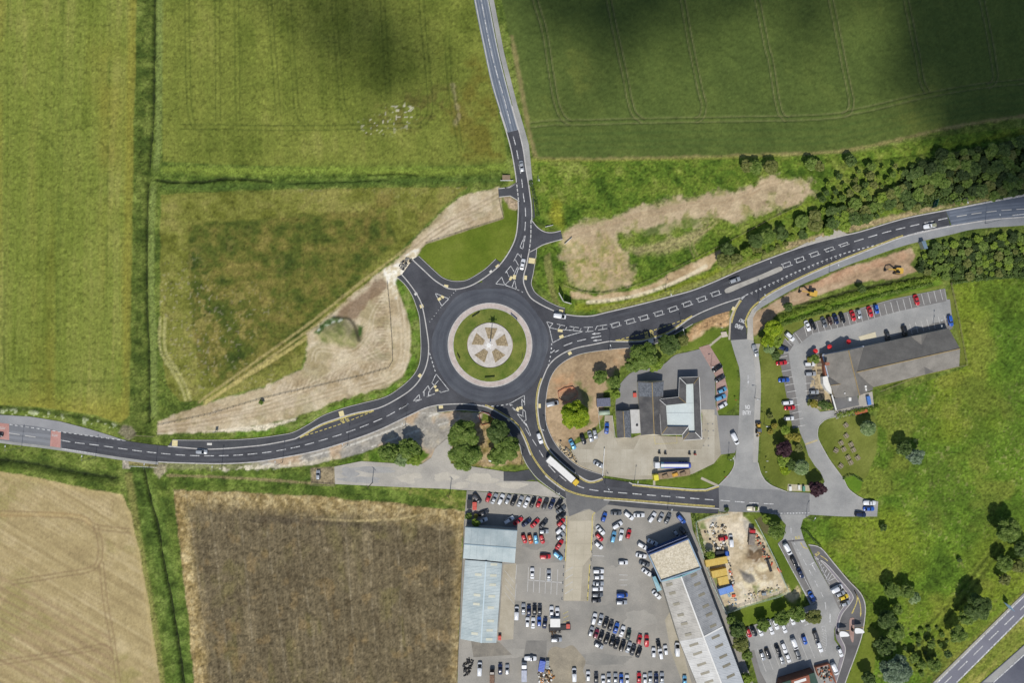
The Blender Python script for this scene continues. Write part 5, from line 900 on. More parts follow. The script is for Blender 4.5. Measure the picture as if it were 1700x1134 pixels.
for base, tip in (((1526,555.5), (1530,577)), ((1516,625), (1534,606))):
    s_ = 1 if base[1] < 600 else -1; p0 = V((base[0]-13, base[1]+2.8), e+.2); p1 = V((base[0]+13, base[1]-2.8), e+.2) ; 
    if s_ < 0: p0, p1 = V((1515,626), e+.2), V((1550,617.5), e+.2)
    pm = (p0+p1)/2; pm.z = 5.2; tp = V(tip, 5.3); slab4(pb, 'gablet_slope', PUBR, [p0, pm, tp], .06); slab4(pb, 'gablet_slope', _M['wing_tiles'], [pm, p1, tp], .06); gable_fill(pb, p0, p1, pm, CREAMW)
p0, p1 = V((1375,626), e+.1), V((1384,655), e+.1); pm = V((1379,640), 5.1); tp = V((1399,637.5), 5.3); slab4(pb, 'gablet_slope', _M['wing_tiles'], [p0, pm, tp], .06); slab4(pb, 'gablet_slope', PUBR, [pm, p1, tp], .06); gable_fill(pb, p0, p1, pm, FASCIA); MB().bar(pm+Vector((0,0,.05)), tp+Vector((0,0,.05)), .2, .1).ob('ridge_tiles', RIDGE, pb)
MB().prism(PP([(1384.5,662),(1423,655),(1426.5,673),(1388,681)], 3.0), 0, 3.0).ob('kitchen_block', mat('kitchen_roof', C(106,106,106), C(120,119,118), .3, .9, fine=.05), pb)
for pts in ([(1366,626),(1374,624),(1380,640),(1381,655),(1372,647),(1367,638)],): MB().prism(PP(pts, 2.8), 0, 2.8).ob('bay_window', FASCIA, pb)
MB().bar(V((1381,656), 3.2), V((1388,681), 3.2), .5, .4).ob('fascia', FASCIA, pb); MB().bar(A+Vector((0,0,.0)), V((1375,626), e), .35, .3).ob('fascia', mat('gutter_blue', C(180,190,206)), pb); MB().bar(A+Vector((0,.1,0)), B+Vector((0,.1,0)), .35, .3).ob('fascia', _M['gutter_blue'], pb)
for x, y, s_ in ((1436.5,642,.7), (1437,647,.7), (1402,653,.4), (1404.5,648,.4), (1410.5,663,1.0)): p = P(x, y, 5.6); MB().box((p[0], p[1], 5.4), (s_, s_*1.3, 1.2)).ob('roof_vent', FASCIA, pslope)
for x, y in ((1372,604),): p = P(x, y, 6.0); MB().box((p[0], p[1], 5.4), (1.6, 1.2, 3.2)).ob('chimney', BRICK, pslope)
MB().prism(PP([(1366,590),(1370,589),(1374,622),(1370,624)], 2.6), 0, 2.6).ob('brick_porch', BRICK, pb)
patio = MB().prism(PP([(1349,592),(1364,586),(1370,600),(1374,625),(1372,650),(1382,662),(1378,674),(1364,657),(1358,630),(1352,610)]), -.1, .05).ob('patio', mat('patio_paving', C(176,158,124), C(194,178,144), .4, .9, fine=.1), kind='structure')
MB().prism(PP([(1425,559),(1453,551),(1455,560),(1428,565)]), -.1, .09).ob('paved_step', mat('step_paving', C(200,190,160), C(214,205,178), .4), patio)
MB().prism(PP([(1426,656),(1448,650),(1451,676),(1388,696),(1386,682),(1424,673)]), -.1, .06).ob('kitchen_yard', CONC_D, kind='structure')
# drive-through restaurant at the lower edge
dr = thing('restaurant', 'restaurant with green flat roof edge and red brown roof plant by bay car park', 'restaurant', P(1330, 1140))
hh = 4.6; MB().prism(PP([(1294,1150),(1298,1134),(1352,1117),(1358,1135),(1366,1190),(1304,1200)], hh), 0, hh).ob('wall', mat('brown_brick', C(104,74,62), C(122,90,76), .8), dr)
MB().prism(PP([(1294,1150),(1298,1134),(1352,1117),(1358,1135),(1366,1190),(1304,1200)], hh), hh, hh+.3).ob('green_roof', mat('green_roof_edge', C(56,78,68), C(68,92,80), .5), dr)
MB().prism(PP([(1313,1131),(1343,1121.5),(1344,1126),(1346,1140),(1318,1142)], hh+1.0), hh, hh+1.0).ob('roof_plant_box', mat('terracotta_box', C(140,84,64), C(158,100,78), .6), dr)
MB().prism(PP([(1318,1133),(1338,1126.5),(1339,1131),(1320,1137)], hh+1.2), hh+.9, hh+1.1).ob('roof_light', FASCIA, dr)
en = thing('bin_enclosure', 'brick walled bin yard beside the restaurant, red brown walls', 'enclosure', P(1368, 1115))
for p, n_ in (((1353,1108),(1375,1102)), ((1375,1102),(1387,1134)), ((1353,1108),(1358,1122))): MB().bar(V(p, .9), V(n_, .9), .3, 1.8).ob('wall', BRICK, en)
rel_list = [wb, ws, ps, pb, dr, en]
for o in rel_list: rel(o)
# roof-height and small huts
def hut(name, label, cat, pts, h, wm, rm, over=.15):
    cx_ = sum(p[0] for p in pts)/len(pts); cy_ = sum(p[1] for p in pts)/len(pts); o = thing(name, label, cat, P(cx_, cy_))
    MB().prism(PP(pts, h), 0, h).ob('wall', wm, o); MB().prism(offs_poly(PP(pts, h), over), h, h+.15).ob('roof', rm, o); rel(o); return o
def offs_poly(p, d):
    c = (sum(q[0] for q in p)/len(p), sum(q[1] for q in p)/len(p)); return [(q[0]+(q[0]-c[0])/max(math.hypot(q[0]-c[0], q[1]-c[1]), .01)*d, q[1]+(q[1]-c[1])/max(math.hypot(q[0]-c[0], q[1]-c[1]), .01)*d) for q in p]
hut('shed', 'small dark roofed shed at the corner of the used car lot', 'shed', [(775.5,831),(783,831),(783,844),(775.5,844)], 2.4, CLAD, DARK)
hut('site_office', 'white flat roofed cabin in the dealer yard', 'cabin', [(914,1028.5),(929.5,1028.5),(929.5,1041.5),(914,1041.5)], 2.6, FASCIA, FASCIA)
hut('bus_shelter', 'grey bus shelter box on the north kerb of the eastern road bend', 'shelter', [(1530,401),(1536,400),(1540,412),(1534.5,413)], 2.6, STEEL, mat('shelter_roof', C(104,124,140), C(116,136,152), 1))
hut('notice_board', 'pale paved plinth with white sign board beside the ahead only lettering', 'sign', [(1197,552),(1205,551),(1208,558.5),(1199,560)], .5, CREAMW, mat('plinth_top', C(190,176,160), C(206,194,178), 1))
hut('substation', 'grid roofed plant box behind the petrol station', 'plant box', [(991,662),(1012.5,661),(1013,674.5),(991.5,675.5)], 2.8, DARK, mat('grid_roof', C(74,76,92), C(120,124,144), 2.4, .5))
gt = thing('gas_tank', 'pale green horizontal gas tank in the petrol station compound', 'tank', P(1003, 685.5)); c0, c1 = P(994.5, 686, 1.4), P(1012, 684.5, 1.4); MB().cyl(c0, c1, 1.0, None, 14).ob('shell', mat('tank_green', C(164,180,158), C(180,194,172), .8, .5), gt, True); MB().box(((c0[0]*.8+c1[0]*.2), (c0[1]*.8+c1[1]*.2), .3), (.4, 1.6, .6)).ob('saddle', CONC, gt); MB().box(((c0[0]*.2+c1[0]*.8), (c0[1]*.2+c1[1]*.8), .3), (.4, 1.6, .6)).ob('saddle', CONC, gt); rel(gt)
# ---------------------------------------------------------------- trees, shrubs and hedges
def leafmat(name, c1, c2, c3):
    if name in _M: return _M[name]
    m = bpy.data.materials.new(name); m.use_nodes = True; n = m.node_tree.nodes; l = m.node_tree.links
    b = n['Principled BSDF']; b.inputs['Roughness'].default_value = .6; b.inputs['Specular IOR Level'].default_value = .25
    ge = n.new('ShaderNodeNewGeometry'); rp = n.new('ShaderNodeValToRGB'); e_ = rp.color_ramp.elements
    e_[0].color = (*c1, 1); e_[1].color = (*c3, 1); k = e_.new(.5); k.color = (*c2, 1)
    tc = n.new('ShaderNodeTexCoord'); tx = n.new('ShaderNodeTexNoise'); tx.inputs['Scale'].default_value = .55; l.new(tc.outputs['Object'], tx.inputs['Vector'])
    ad = n.new('ShaderNodeMath'); ad.operation = 'MULTIPLY_ADD'; ad.inputs[1].default_value = .55; l.new(ge.outputs['Random Per Island'], ad.inputs[0])
    ml = n.new('ShaderNodeMath'); ml.operation = 'MULTIPLY_ADD'; ml.inputs[1].default_value = 1.3; ml.inputs[2].default_value = -.42; l.new(tx.outputs[0], ml.inputs[0]); l.new(ml.outputs[0], ad.inputs[2])
    l.new(ad.outputs[0], rp.inputs[0]); l.new(rp.outputs[0], b.inputs['Base Color'])
    tr = n.new('ShaderNodeBsdfTranslucent'); l.new(rp.outputs[0], tr.inputs[0]); mx = n.new('ShaderNodeMixShader'); mx.inputs[0].default_value = .35
    l.new(b.outputs[0], mx.inputs[1]); l.new(tr.outputs[0], mx.inputs[2]); l.new(mx.outputs[0], n['Material Output'].inputs[0])
    _M[name] = m; return m
LF = {'deep': leafmat('leaf_deep', C(40,56,28), C(66,86,42), C(98,114,66)), 'mid': leafmat('leaf_mid', C(72,96,36), C(116,142,58), C(164,180,100)), 'dark': leafmat('leaf_dark', C(56,76,36), C(92,116,54), C(132,150,88)), 'lime': leafmat('leaf_lime', C(92,124,20), C(150,174,32), C(190,204,64)),
      'purple': leafmat('leaf_purple', C(44,26,34), C(78,50,58), C(112,82,88)), 'sage': leafmat('leaf_sage', C(98,124,72), C(142,166,106), C(182,196,146)), 'gold': leafmat('leaf_gold', C(120,112,36), C(168,160,64), C(206,196,110)), 'olive': leafmat('leaf_olive', C(88,100,44), C(128,136,68), C(166,166,104)), 'silver': leafmat('leaf_silver', C(80,100,72), C(126,148,116), C(178,192,166)), 'bright': leafmat('leaf_bright', C(90,116,34), C(134,160,54), C(180,194,92))}
BARK = mat('bark', C(84,68,52), C(112,94,74), 1.5, .95, .4)
def leafmesh(centers, normals, sizes, r):
    n = len(centers); nr = normals/np.linalg.norm(normals, axis=1)[:, None]
    t = r.normal(size=(n, 3)); u = np.cross(nr, t); u /= np.linalg.norm(u, axis=1)[:, None]; v = np.cross(nr, u)
    s_ = sizes[:, None]; c = centers
    vs = np.stack([c-u*s_, c-v*s_*.6, c+u*s_, c+v*s_*.6], 1).reshape(-1, 3)
    me = bpy.data.meshes.new('crown'); me.vertices.add(4*n); me.vertices.foreach_set('co', vs.ravel())
    me.loops.add(4*n); me.loops.foreach_set('vertex_index', np.arange(4*n, dtype=np.int32)); me.polygons.add(n); me.polygons.foreach_set('loop_start', np.arange(0, 4*n, 4, dtype=np.int32)); me.update(calc_edges=True); return me
def crown(seed, R, kind='round'):
    r = np.random.default_rng(seed); nl = int(16+R*9); C_ = []; N_ = []; Z_ = []
    flat = {'round': .8, 'tall': 1.2, 'dome': .75}[kind]; nq = 0
    for i in range(nl):
        th = r.random()*2*math.pi; ph = math.acos(1-1.3*r.random()); rad = R*(.42+.42*r.random()**.7)
        if kind == 'dome': rad = R*.66
        lc = np.array([rad*math.sin(ph)*math.cos(th), rad*math.sin(ph)*math.sin(th), rad*flat*math.cos(ph)*(.8+.4*r.random())]); lr = R*(.15+.15*r.random())
        if kind == 'dome': lr = R*.3
        k = int(34*(lr/.5)**2)+14
        d = r.normal(size=(k, 3)); d /= np.linalg.norm(d, axis=1)[:, None]; d[:, 2] = np.where(d[:, 2] < -.25, -d[:, 2], d[:, 2])
        rr_ = lr*(.6+.6*r.random(k)); C_.append(lc+d*rr_[:, None]*np.array([1, 1, .75])); N_.append(d*.8+r.normal(size=(k, 3))*.4+np.array([0, 0, .75])); Z_.append(.2+.26*r.random(k))
    k = int(26*R*R)+30; d = r.normal(size=(k, 3)); d /= np.linalg.norm(d, axis=1)[:, None]; d[:, 2] = np.abs(d[:, 2])*.9       # inner leaves close the gaps
    C_.append(d*(R*.62*r.random((k, 1))**.4)*np.array([1, 1, flat*.8])); N_.append(d+r.normal(size=(k, 3))*.5); Z_.append(.25+.25*r.random(k))
    return leafmesh(np.concatenate(C_), np.concatenate(N_), np.concatenate(Z_)*(1.0 if R > 2 else .7), r)
_crowns = {}
def get_crown(R, kind, seed):
    cl = min((1.0, 2.2, 3.6, 5.6), key=lambda q: abs(math.log(q/R))); key = (cl, kind, seed % 4)
    if key not in _crowns: _crowns[key] = crown(hash((int(cl*10), len(kind), seed % 4)) % 9999, cl, kind)
    return _crowns[key], R/cl
_trunks = {}
def get_trunk(hh, rad):
    key = (round(hh), round(rad))
    if key not in _trunks:
        r = random.Random(key[0]*7+key[1]); m = MB().cyl((0, 0, -.3), (0.05, 0, hh*.55), .07+.05*rad, .05+.03*rad, 7)
        m.cyl((0.05, 0, hh*.55), (.1, .05, hh*.95), .05+.03*rad, .03, 6)
        for k in range(5):
            a_ = k*1.256+r.random(); z0 = hh*(.4+.1*k*.8); m.cyl((.03, 0, z0), (math.cos(a_)*rad*.6, math.sin(a_)*rad*.6, z0+hh*.28), .04+.018*rad, .02, 5)
        _trunks[key] = m.mesh('trunk')
    return _trunks[key]
_tc = 0
def tree(x, y, rp, sp, label, kind='round', name='tree', group=None, tall=1.0, cat='tree'):
    global _tc; _tc += 1
    R = rp*S; me, k = get_crown(R, kind, _tc); hc = (R*.95+ (1.6 if name == 'tree' else .25))*tall
    o = thing(name, label, cat, P(x, y, hc, 0), random.random()*6.28, group)
    cme = me
    c = obj('crown', cme, None, o, (0, 0, hc)); c.scale = (k, k, k*tall)
    if len(cme.materials) == 0: cme.materials.append(None)
    c.material_slots[0].link = 'OBJECT'; c.material_slots[0].material = LF[sp]
    obj('trunk', get_trunk(hc, R), BARK, o); return o
T = [(955,690,23,'lime','large lime green tree on bare soil beside the roundabout exit'), (770,722,25,'mid','big green tree nearest the orange barrier south of the roundabout'), (772,752,26,'mid','big green tree touching the closed road south of the roundabout'), (826,716,20,'dark','dark tree overhanging the yellow lined footway bend'), (842,744,21,'mid','green tree right of the white van on the soil track'), (826,758,15,'mid','low leafy tree at the kerb of the closed road'),
 (645,752,16,'mid','smaller green tree on the verge strip left of its neighbour'), (680,744,18,'mid','dark green tree of the pair on the verge strip'), (686,762,13,'bright','bright yellow green bush tree at the closed road edge'), (668,763,12,'sage','pale green bush tree on the closed road verge'),
 (1068,592,22,'mid','broad green tree behind the petrol station service lane'), (1052,606,14,'mid','rounded green tree left of the broad one behind the petrol station'), (1088,604,13,'bright','light green tree at the service lane edge behind the petrol station'), (1110,572,17,'dark','dark green tree shading the bus stop footway'), (1133,566,10,'olive','thin olive tree right of the bus stop'),
 (997,626,12,'mid','left of two slim green trees on the petrol station soil bank'), (1019,634,12,'mid','right of two slim green trees on the petrol station soil bank'), (1023,655,8,'bright','small bright green tree above the service lane kerb'),
 (1283,545,15,'lime','yellow green tree at the north end of the pub lawn'), (1275,566,12,'lime','lime shrub tree left of the dark hut roof on the pub lawn'), (1289,566,11,'bright','bright green tree beside the pub bays'), (1277,578,10,'sage','pale sage bush on the pub lawn'), (1287,590,8,'dark','dark green bush near the red parked car'),
 (1302,746,14,'purple','purple leaved tree in the middle of the pub lawn shrub bed'), (1357,812,14,'purple','purple leaved tree at the pub lane junction'), (1330,776,13,'sage','rounded pale green shrub tree in the pub shrub bed','dome'), (1313,772,10,'dark','dark blue green shrub tree in the pub shrub bed'), (1300,764,11,'bright','bright leaved shrub tree left in the pub shrub bed'), (1303,780,9,'lime','low lime shrub at the front of the pub shrub bed'), (1322,726,8,'gold','cream flowering shrub beside the pub bays'), (1309,726,7,'gold','orange gold shrub beside the pub bays'), (1326,744,7,'olive','olive shrub beside the yellow hump'), (1303,714,8,'bright','oval clipped shrub beside the pub bays','dome'),
 (1278,690,6,'olive','small upright conifer on the pub lawn, upper one','tall'), (1286,707,5,'gold','small golden conifer on the pub lawn, middle one','tall'), (1279,717,5,'gold','small golden conifer on the pub lawn, lowest one','tall'),
 (1352,596,8,'mid','green shrub at the pub patio corner'), (1345,597,5,'gold','small gold shrub at the pub patio corner'), (1352,671,7,'gold','gold shrub in the kerbed bed below the pub bays'), (1366,672,9,'dark','dark green shrub in the kerbed bed by the pub wall'), (1345,668,6,'olive','olive shrub at the left of the kerbed bed below the pub bays'), (1377,675,6,'mid','green shrub against the pub kitchen corner'),
 (1441,711,13,'sage','clipped round sage green tree beside the picnic lawn','dome'), (1500,744,13,'dark','darker half of the tree pair alone in the meadow'), (1520,758,14,'silver','silvery half of the tree pair alone in the meadow'),
 (1672,880,20,'mid','large tree at the right edge above the meadow track'), (1698,910,15,'dark','dark tree cut by the right edge of the photo'), (1666,936,14,'mid','green tree beside the meadow track near the carriageway'), (1690,940,12,'olive','olive tree near the right edge above the carriageway'), (1668,962,10,'olive','low olive tree close to the carriageway'),
 (1622,1008,21,'dark','largest dark tree beside the dual carriageway'), (1606,1025,14,'mid','green tree left of the largest tree beside the dual carriageway'), (1590,1052,15,'mid','tree below the largest one beside the dual carriageway'), (1480,980,13,'mid','left tree of the clump in the meadow middle'), (1505,982,12,'mid','top tree of the clump in the meadow middle'), (1516,992,11,'sage','pale right tree of the clump in the meadow middle'), (1490,1012,9,'mid','small lower tree of the clump in the meadow middle'),
 (1472,1030,15,'dark','dark upper tree in the column beside the drive through lawn'), (1485,1050,16,'mid','grey green middle tree in the column beside the drive through lawn'), (1468,1072,17,'dark','dark lower tree in the column beside the drive through lawn'), (1486,1112,25,'silver','big silvery tree at the lower edge of the photo'), (1442,1128,12,'dark','dark tree at the lower edge left of the silvery tree'), (1517,1092,8,'mid','small tree right of the silvery tree'), (1530,1104,8,'mid','second small tree right of the silvery tree'), (1550,1104,12,'mid','round tree near the lower carriageway verge'), (1573,1086,7,'dark','small dark tree nearest the lower carriageway edge'), (1545,1070,7,'mid','small tree above the round tree at the carriageway verge'), (1525,1062,5,'mid','tiny tree beside the meadow track end'), (1466,876,6,'dark','small dark bush alone in the upper meadow'), (1593,930,4,'dark','tiny dark bush in the right meadow'),
 (1266,1038,11,'mid','street tree over the retail bays, second from the left'), (1297,1026,13,'mid','street tree over the retail bays, third from the left'), (1322,1018,15,'mid','big street tree beside the retail access road'), (1350,1024,13,'olive','olive street tree at the retail access road edge'), (1224,1046,14,'dark','dark tree against the grey shed, left of the retail bays'), (1230,1068,14,'olive','olive tree against the grey shed below its dark neighbour'), (1240,1088,9,'mid','small tree at the lower left corner of the retail bays'), (1214,1030,9,'mid','small tree where the compound fence meets the shed'), (1238,1128,10,'bright','bright bush below the retail bays at the photo edge'),
 (1288,880,15,'mid','spreading tree on the grass corner opposite the cream pickup'), (1272,862,8,'bright','bright bush behind the cream pickup'), (1180,922,7,'bright','bush beside the yellow container'), (1255,845,4,'mid','tiny bush at the kerb in front of the cream pickup'), (1206,838+8,4,'dark','tiny dark bush at the compound gate'),
 (1240,276,11,'olive','left tree of the field edge hedgerow above the soil track'), (1254,278,12,'mid','second tree of the field edge hedgerow above the soil track'), (1280,277,12,'olive','third tree of the field edge hedgerow above the soil track'), (1346,272,11,'mid','lone hedgerow tree right of the soil turning area'), (1360,276,9,'olive','small tree beside the lone hedgerow tree'), (1412,266,10,'dark','dark tree where the hedgerow meets the wood'),
 (1208,414,11,'dark','dark bush on the road bank left of the bank scrub'), (1200,432,12,'olive','olive bush on the road bank above the silver car'), (1222,430,10,'olive','second olive bush on the road bank'), (1255,400,12,'dark','dark bush on the road bank middle'), (1275,392,13,'mid','green bush on the road bank middle'), (1298,388,11,'dark','dark bush on the road bank below the soil turning area'), (1240,418,9,'bright','light green bush on the road bank'),
 (1308,510,8,'dark','dark bush beside the left excavator'), (1430,480,7,'dark','dark bush in the double hedge above the pub bays'), (1375,510,5,'bright','small yellow bush on the pub bank'), (790,868,7,'bright','bright bush at the corner of the blue roofed warehouse'), (778,858,6,'mid','green bush beside the small dark shed'), (434,668,4,'mid','tiny green bush on the bare soil by the fence'), (790,867-10,4,'gold','tiny gold bush between shed and warehouse')]
for t in T: tree(t[0], t[1], t[2], t[3], t[4], t[5] if len(t) > 5 else 'round', 'tree' if t[2] > 6 else 'shrub', None, 1.0, 'tree' if t[2] > 6 else 'shrub')
def wood(poly, spacing, rmin, rmax, spp, label, group, seed, cat='tree', tall=1.0, name='tree'):
    r = random.Random(seed); pts = []; xs = [p[0] for p in poly]; ys = [p[1] for p in poly]
    for _ in range(6000):
        p = (r.uniform(min(xs), max(xs)), r.uniform(min(ys), max(ys)))
        if inside(p, poly) and all(math.hypot(p[0]-q[0], p[1]-q[1]) > spacing for q in pts): pts.append(p)
    x0, x1 = min(p[0] for p in pts), max(p[0] for p in pts)
    for p in pts:
        if r.random() < .08 or math.hypot(p[0]-1547, p[1]-336) < 19: continue
        s_ = r.choice(spp); z_ = ['at the left end', 'left of the middle', 'right of the middle', 'at the right end'][min(3, int(4*(p[0]-x0)/(x1-x0+1)))]
        tree(p[0], p[1], r.uniform(rmin, rmax), s_, {'deep': 'blackish green', 'dark': 'dark green', 'mid': 'mid green', 'olive': 'olive', 'bright': 'light green'}[s_]+' '+label+', '+z_, 'round', name, group, tall, cat)
wood([(1318,374),(1350,350),(1400,342),(1440,326),(1475,320),(1488,352),(1440,364),(1372,384),(1330,392)], 10.5, 4, 12, ['mid','dark','olive','bright','dark'], 'tree in the looser wood end above the road', 'trees in the looser end of the northern wood', 13, tall=.75)
wood([(1500,282),(1560,256),(1640,244),(1740,222),(1740,318),(1640,330),(1570,340),(1500,350),(1480,330)], 10.2, 4, 12, ['dark','deep','mid','olive','mid','dark'], 'tree in the wood north of the eastern road', 'trees in the wood north of the eastern road', 3, tall=.75)
wood([(1390,290),(1440,275),(1490,268),(1500,285),(1470,308),(1410,330),(1360,335),(1370,310)], 13, 3, 8, ['dark','mid','olive','bright'], 'tree in the grassy scrub before the wood', 'scrub trees before the wood', 5)
wood([(1522,432),(1555,408),(1610,396),(1740,388),(1740,452),(1640,456),(1570,462),(1530,452)], 10.2, 3, 8.5, ['mid','deep','dark','olive','mid','bright'], 'tree in the thicket south of the road', 'trees in the thicket south of the eastern road', 7, tall=.65)
wood([(1220,432),(1250,410),(1300,392),(1325,392),(1312,402),(1270,420),(1235,436)], 10, 3.5, 6, ['mid','olive','bright'], 'scrub bush on the bank above the road', 'scrub bushes on the road bank', 9, 'shrub', .8, 'shrub')
wood([(1520,1050),(1560,1040),(1580,1065),(1560,1080),(1530,1120),(1500,1080)], 12, 2.5, 5, ['mid','bright','dark'], 'low bush beside the carriageway trees', 'bushes beside the dual carriageway', 11, 'shrub', .8, 'shrub')
def hedge(pts, wd, ht, sp, label, dens=9.0, name='hedge'):
    w_ = resample(cr(pts, 6), 1.0); wp = PP(w_); r = np.random.default_rng(int(pts[0][0]*7+pts[0][1])); n = int(len(wp)*S*wd*dens*2.2)
    i = r.integers(0, len(wp)-1, n); a_ = np.array(wp)[i]; b_ = np.array(wp)[i+1]; d = b_-a_; d /= np.linalg.norm(d, axis=1)[:, None]
    o_ = (r.random(n)*2-1); wob = .75+.25*np.sin(i*.35)*np.sin(i*.13+1); c = np.zeros((n, 3)); c[:, 0] = a_[:, 0]-d[:, 1]*o_*wd/2*wob; c[:, 1] = a_[:, 1]+d[:, 0]*o_*wd/2*wob
    c[:, 2] = ht*(1-.45*o_*o_)*(.75+.35*r.random(n))*(.8+.2*np.sin(i*.21)); lo = r.random(n) < .3; c[lo, 2] *= r.random(lo.sum())
    nr = np.stack([-d[:, 1]*o_, d[:, 0]*o_, np.full(n, .9)], 1)+r.normal(size=(n, 3))*.4
    me = leafmesh(c, nr, .15+.17*r.random(n), r); me.name = 'hedge'; o = obj(name, me, LF[sp]); o['label'] = label; o['category'] = 'hedge'; return o
hedge([(1290,530),(1340,512),(1400,494),(1470,478),(1560,460)], 3.2, 1.8, 'bright', 'bright green hedge along the edge of the orange soil works')
hedge([(1295,540),(1340,525),(1400,508),(1470,488),(1550,470)], 2.2, 1.4, 'mid', 'darker hedge nearer the pub bays, running beside the bright hedge')
hedge([(1388,690),(1410,685),(1435,680),(1458,677)], 2.6, 1.6, 'bright', 'bright clipped hedge between the pub kitchen yard and picnic lawn')
hedge([(1502,566),(1530,558),(1565,550)], 1.3, 1.1, 'olive', 'low hedge in the shadow against the lodge wing')
hedge([(1150,856),(1157,875),(1166,905),(1178,940)], 1.8, 1.6, 'mid', 'ivy hedge strip between the grey shed and the compound fence')
hedge([(1330,878),(1340,884),(1352,898),(1362,908)], 1.2, 1.2, 'dark', 'dark hedge on the meadow edge beside the drive through entrance')
hedge([(1399,795),(1408,789),(1418,790),(1432,800)], .9, 1.2, 'dark', 'short dark curved hedge at the bottom of the picnic lawn')
hedge([(1578,470),(1640,462),(1740,455)], 2.0, 1.6, 'dark', 'dark hedge between the thicket and the right hand meadow')
hedge([(880,300),(889,330),(893,360)], 1.8, .9, 'dark', 'dark scrub strip beside the northern road access')
hedge([(1212,1040),(1225,1060),(1238,1090)], 2.2, 1.8, 'mid', 'leafy hedge along the lower flank of the grey shed')
# ---------------------------------------------------------------- vehicles
def paint_m(name, c, metal=0.0): return mat('paint_'+name.replace(' ', '_'), c, rough=.28, metal=metal, spec=.5, coat=.6)
PC = {'white': C(226,228,230), 'silver': C(176,180,184), 'grey': C(104,108,112), 'dark grey': C(58,60,64), 'black': C(24,25,28), 'red': C(190,40,46), 'burgundy': C(120,28,52), 'blue': C(48,92,176), 'navy': C(30,42,76), 'light blue': C(110,176,214), 'orange': C(206,96,40), 'yellow': C(220,190,50), 'cream': C(226,218,192), 'dark green': C(40,58,50), 'brown': C(74,54,44)}
for k in PC: PC[k] = paint_m(k, PC[k], .25 if k in ('silver', 'grey', 'light blue') else 0)
GLASS = mat('car_glass', C(26,30,36), rough=.08, spec=.6); TYRE = mat('tyre', C(24,24,25), rough=.9); CHROME = mat('lamp_glass', C(200,204,208), rough=.15, spec=.6); PLAST = mat('black_plastic', C(34,34,36), rough=.6)
def rrect(x0, x1, hw, e=4.5, n=28):
    out = []
    for i in range(n):
        t = 2*math.pi*i/n; c, s_ = math.cos(t), math.sin(t)
        out.append(((x0+x1)/2+(x1-x0)/2*math.copysign(abs(c)**(2/e), c), hw*math.copysign(abs(s_)**(2/e), s_)))
    return out
def loft(rings, cap=True, bottom=False):
    m = MB(); n = len(rings[0]); vs = [p for r_ in rings for p in r_]; fs = []
    for k in range(len(rings)-1):
        for i in range(n): j = (i+1) % n; fs.append((k*n+i, k*n+j, (k+1)*n+j, (k+1)*n+i))
    if cap: vs.append(tuple(sum(p[a] for p in rings[-1])/n for a in range(3))); o = len(vs)-1; b = (len(rings)-1)*n; fs += [(b+i, b+(i+1) % n, o) for i in range(n)]
    if bottom: fs.append(tuple(range(n-1, -1, -1)))
    return m.add(vs, fs)
#            L     W    H    bonnet  cabin rear/front at belt, rear/front at roof (fractions of half length)
CT = {'hatchback': (3.95, 1.72, 1.46, .86, -.96, .42, -.78, .06), 'saloon': (4.5, 1.78, 1.42, .84, -.66, .40, -.42, .08), 'estate': (4.6, 1.80, 1.50, .88, -.97, .42, -.86, .10), 'off-roader': (4.5, 1.86, 1.75, 1.0, -.97, .46, -.88, .16), 'van': (5.1, 1.95, 2.05, 1.05, -.99, .74, -.96, .40), 'pickup': (5.0, 1.85, 1.75, 1.0, -.10, .46, -.02, .20)}
_cm = {}
def car_meshes(t):
    if t in _cm: return _cm[t]
    L, W, Hh, B, r0, f0, r1, f1 = CT[t]; h = L/2; hw = W/2
    def rg(x0, x1, w_, z, drop=0): return [(x, y, z-drop*(abs(x)/h)**3) for x, y in rrect(x0, x1, w_)]
    body = loft([rg(-h*.97, h*.97, hw*.93, .22), rg(-h, h, hw, .45), rg(-h, h, hw, .62), rg(-h*.985, h*.985, hw*.98, B-.10, .06), rg(-h*.95, h*.95, hw*.90, B, .10)], True, True).mesh('body')
    belt = [(x, y, B-.02) for x, y in rrect(r0*h, f0*h, hw*.90, 5)]; tz = Hh-.06; top = [(x, y, tz) for x, y in rrect(r1*h, f1*h, hw*.70, 5)]
    glass = loft([belt, top], True).mesh('window_glass')
    t0 = [(x, y, tz-.05) for x, y in rrect(r1*h-.06, f1*h+.05, hw*.745, 5)]; t1 = [(x, y, tz+.03) for x, y in rrect(r1*h-.02, f1*h+.01, hw*.70, 5)]; t2 = [(x, y, Hh) for x, y in rrect(r1*h+.12, f1*h-.10, hw*.60, 5)]
    roof = loft([t0, t1, t2], True, True)
    if t == 'van':
        bl = [[(x, y, z) for x, y in rrect(-h*.985, h*.30, w_*hw, 7)] for z, w_ in ((B-.05, .96), (Hh-.35, .93), (Hh-.08, .86))]+[[(x, y, Hh+.02) for x, y in rrect(-h*.94, h*.27, hw*.76, 7)]]
        roof = loft(bl, True)
    for s_ in (-1, 1):                        # pillars between screen and roof
        roof.bar((f0*h-.05, s_*hw*.84, B), (f1*h, s_*hw*.68, tz), .09, .06); roof.bar((r0*h+.05, s_*hw*.84, B), (r1*h, s_*hw*.68, tz), .12, .06)
    roof = roof.mesh('roof')
    for me in (body, roof): me.shade_smooth()
    wheel = MB().cyl((0, -.1, 0), (0, .1, 0), .32, None, 12).mesh('wheel')
    wp = [(a*L*.30, b*(hw-.10), .32) for a in (-1, 1) for b in (-1, 1)]
    lamps = [MB().box((0, 0, 0), (.18, .34, .12)).mesh('headlight'), [(h*.93, b*hw*.66, .64) for b in (-1, 1)]]
    _cm[t] = (body, glass, roof, wheel, wp, lamps)
    return _cm[t]
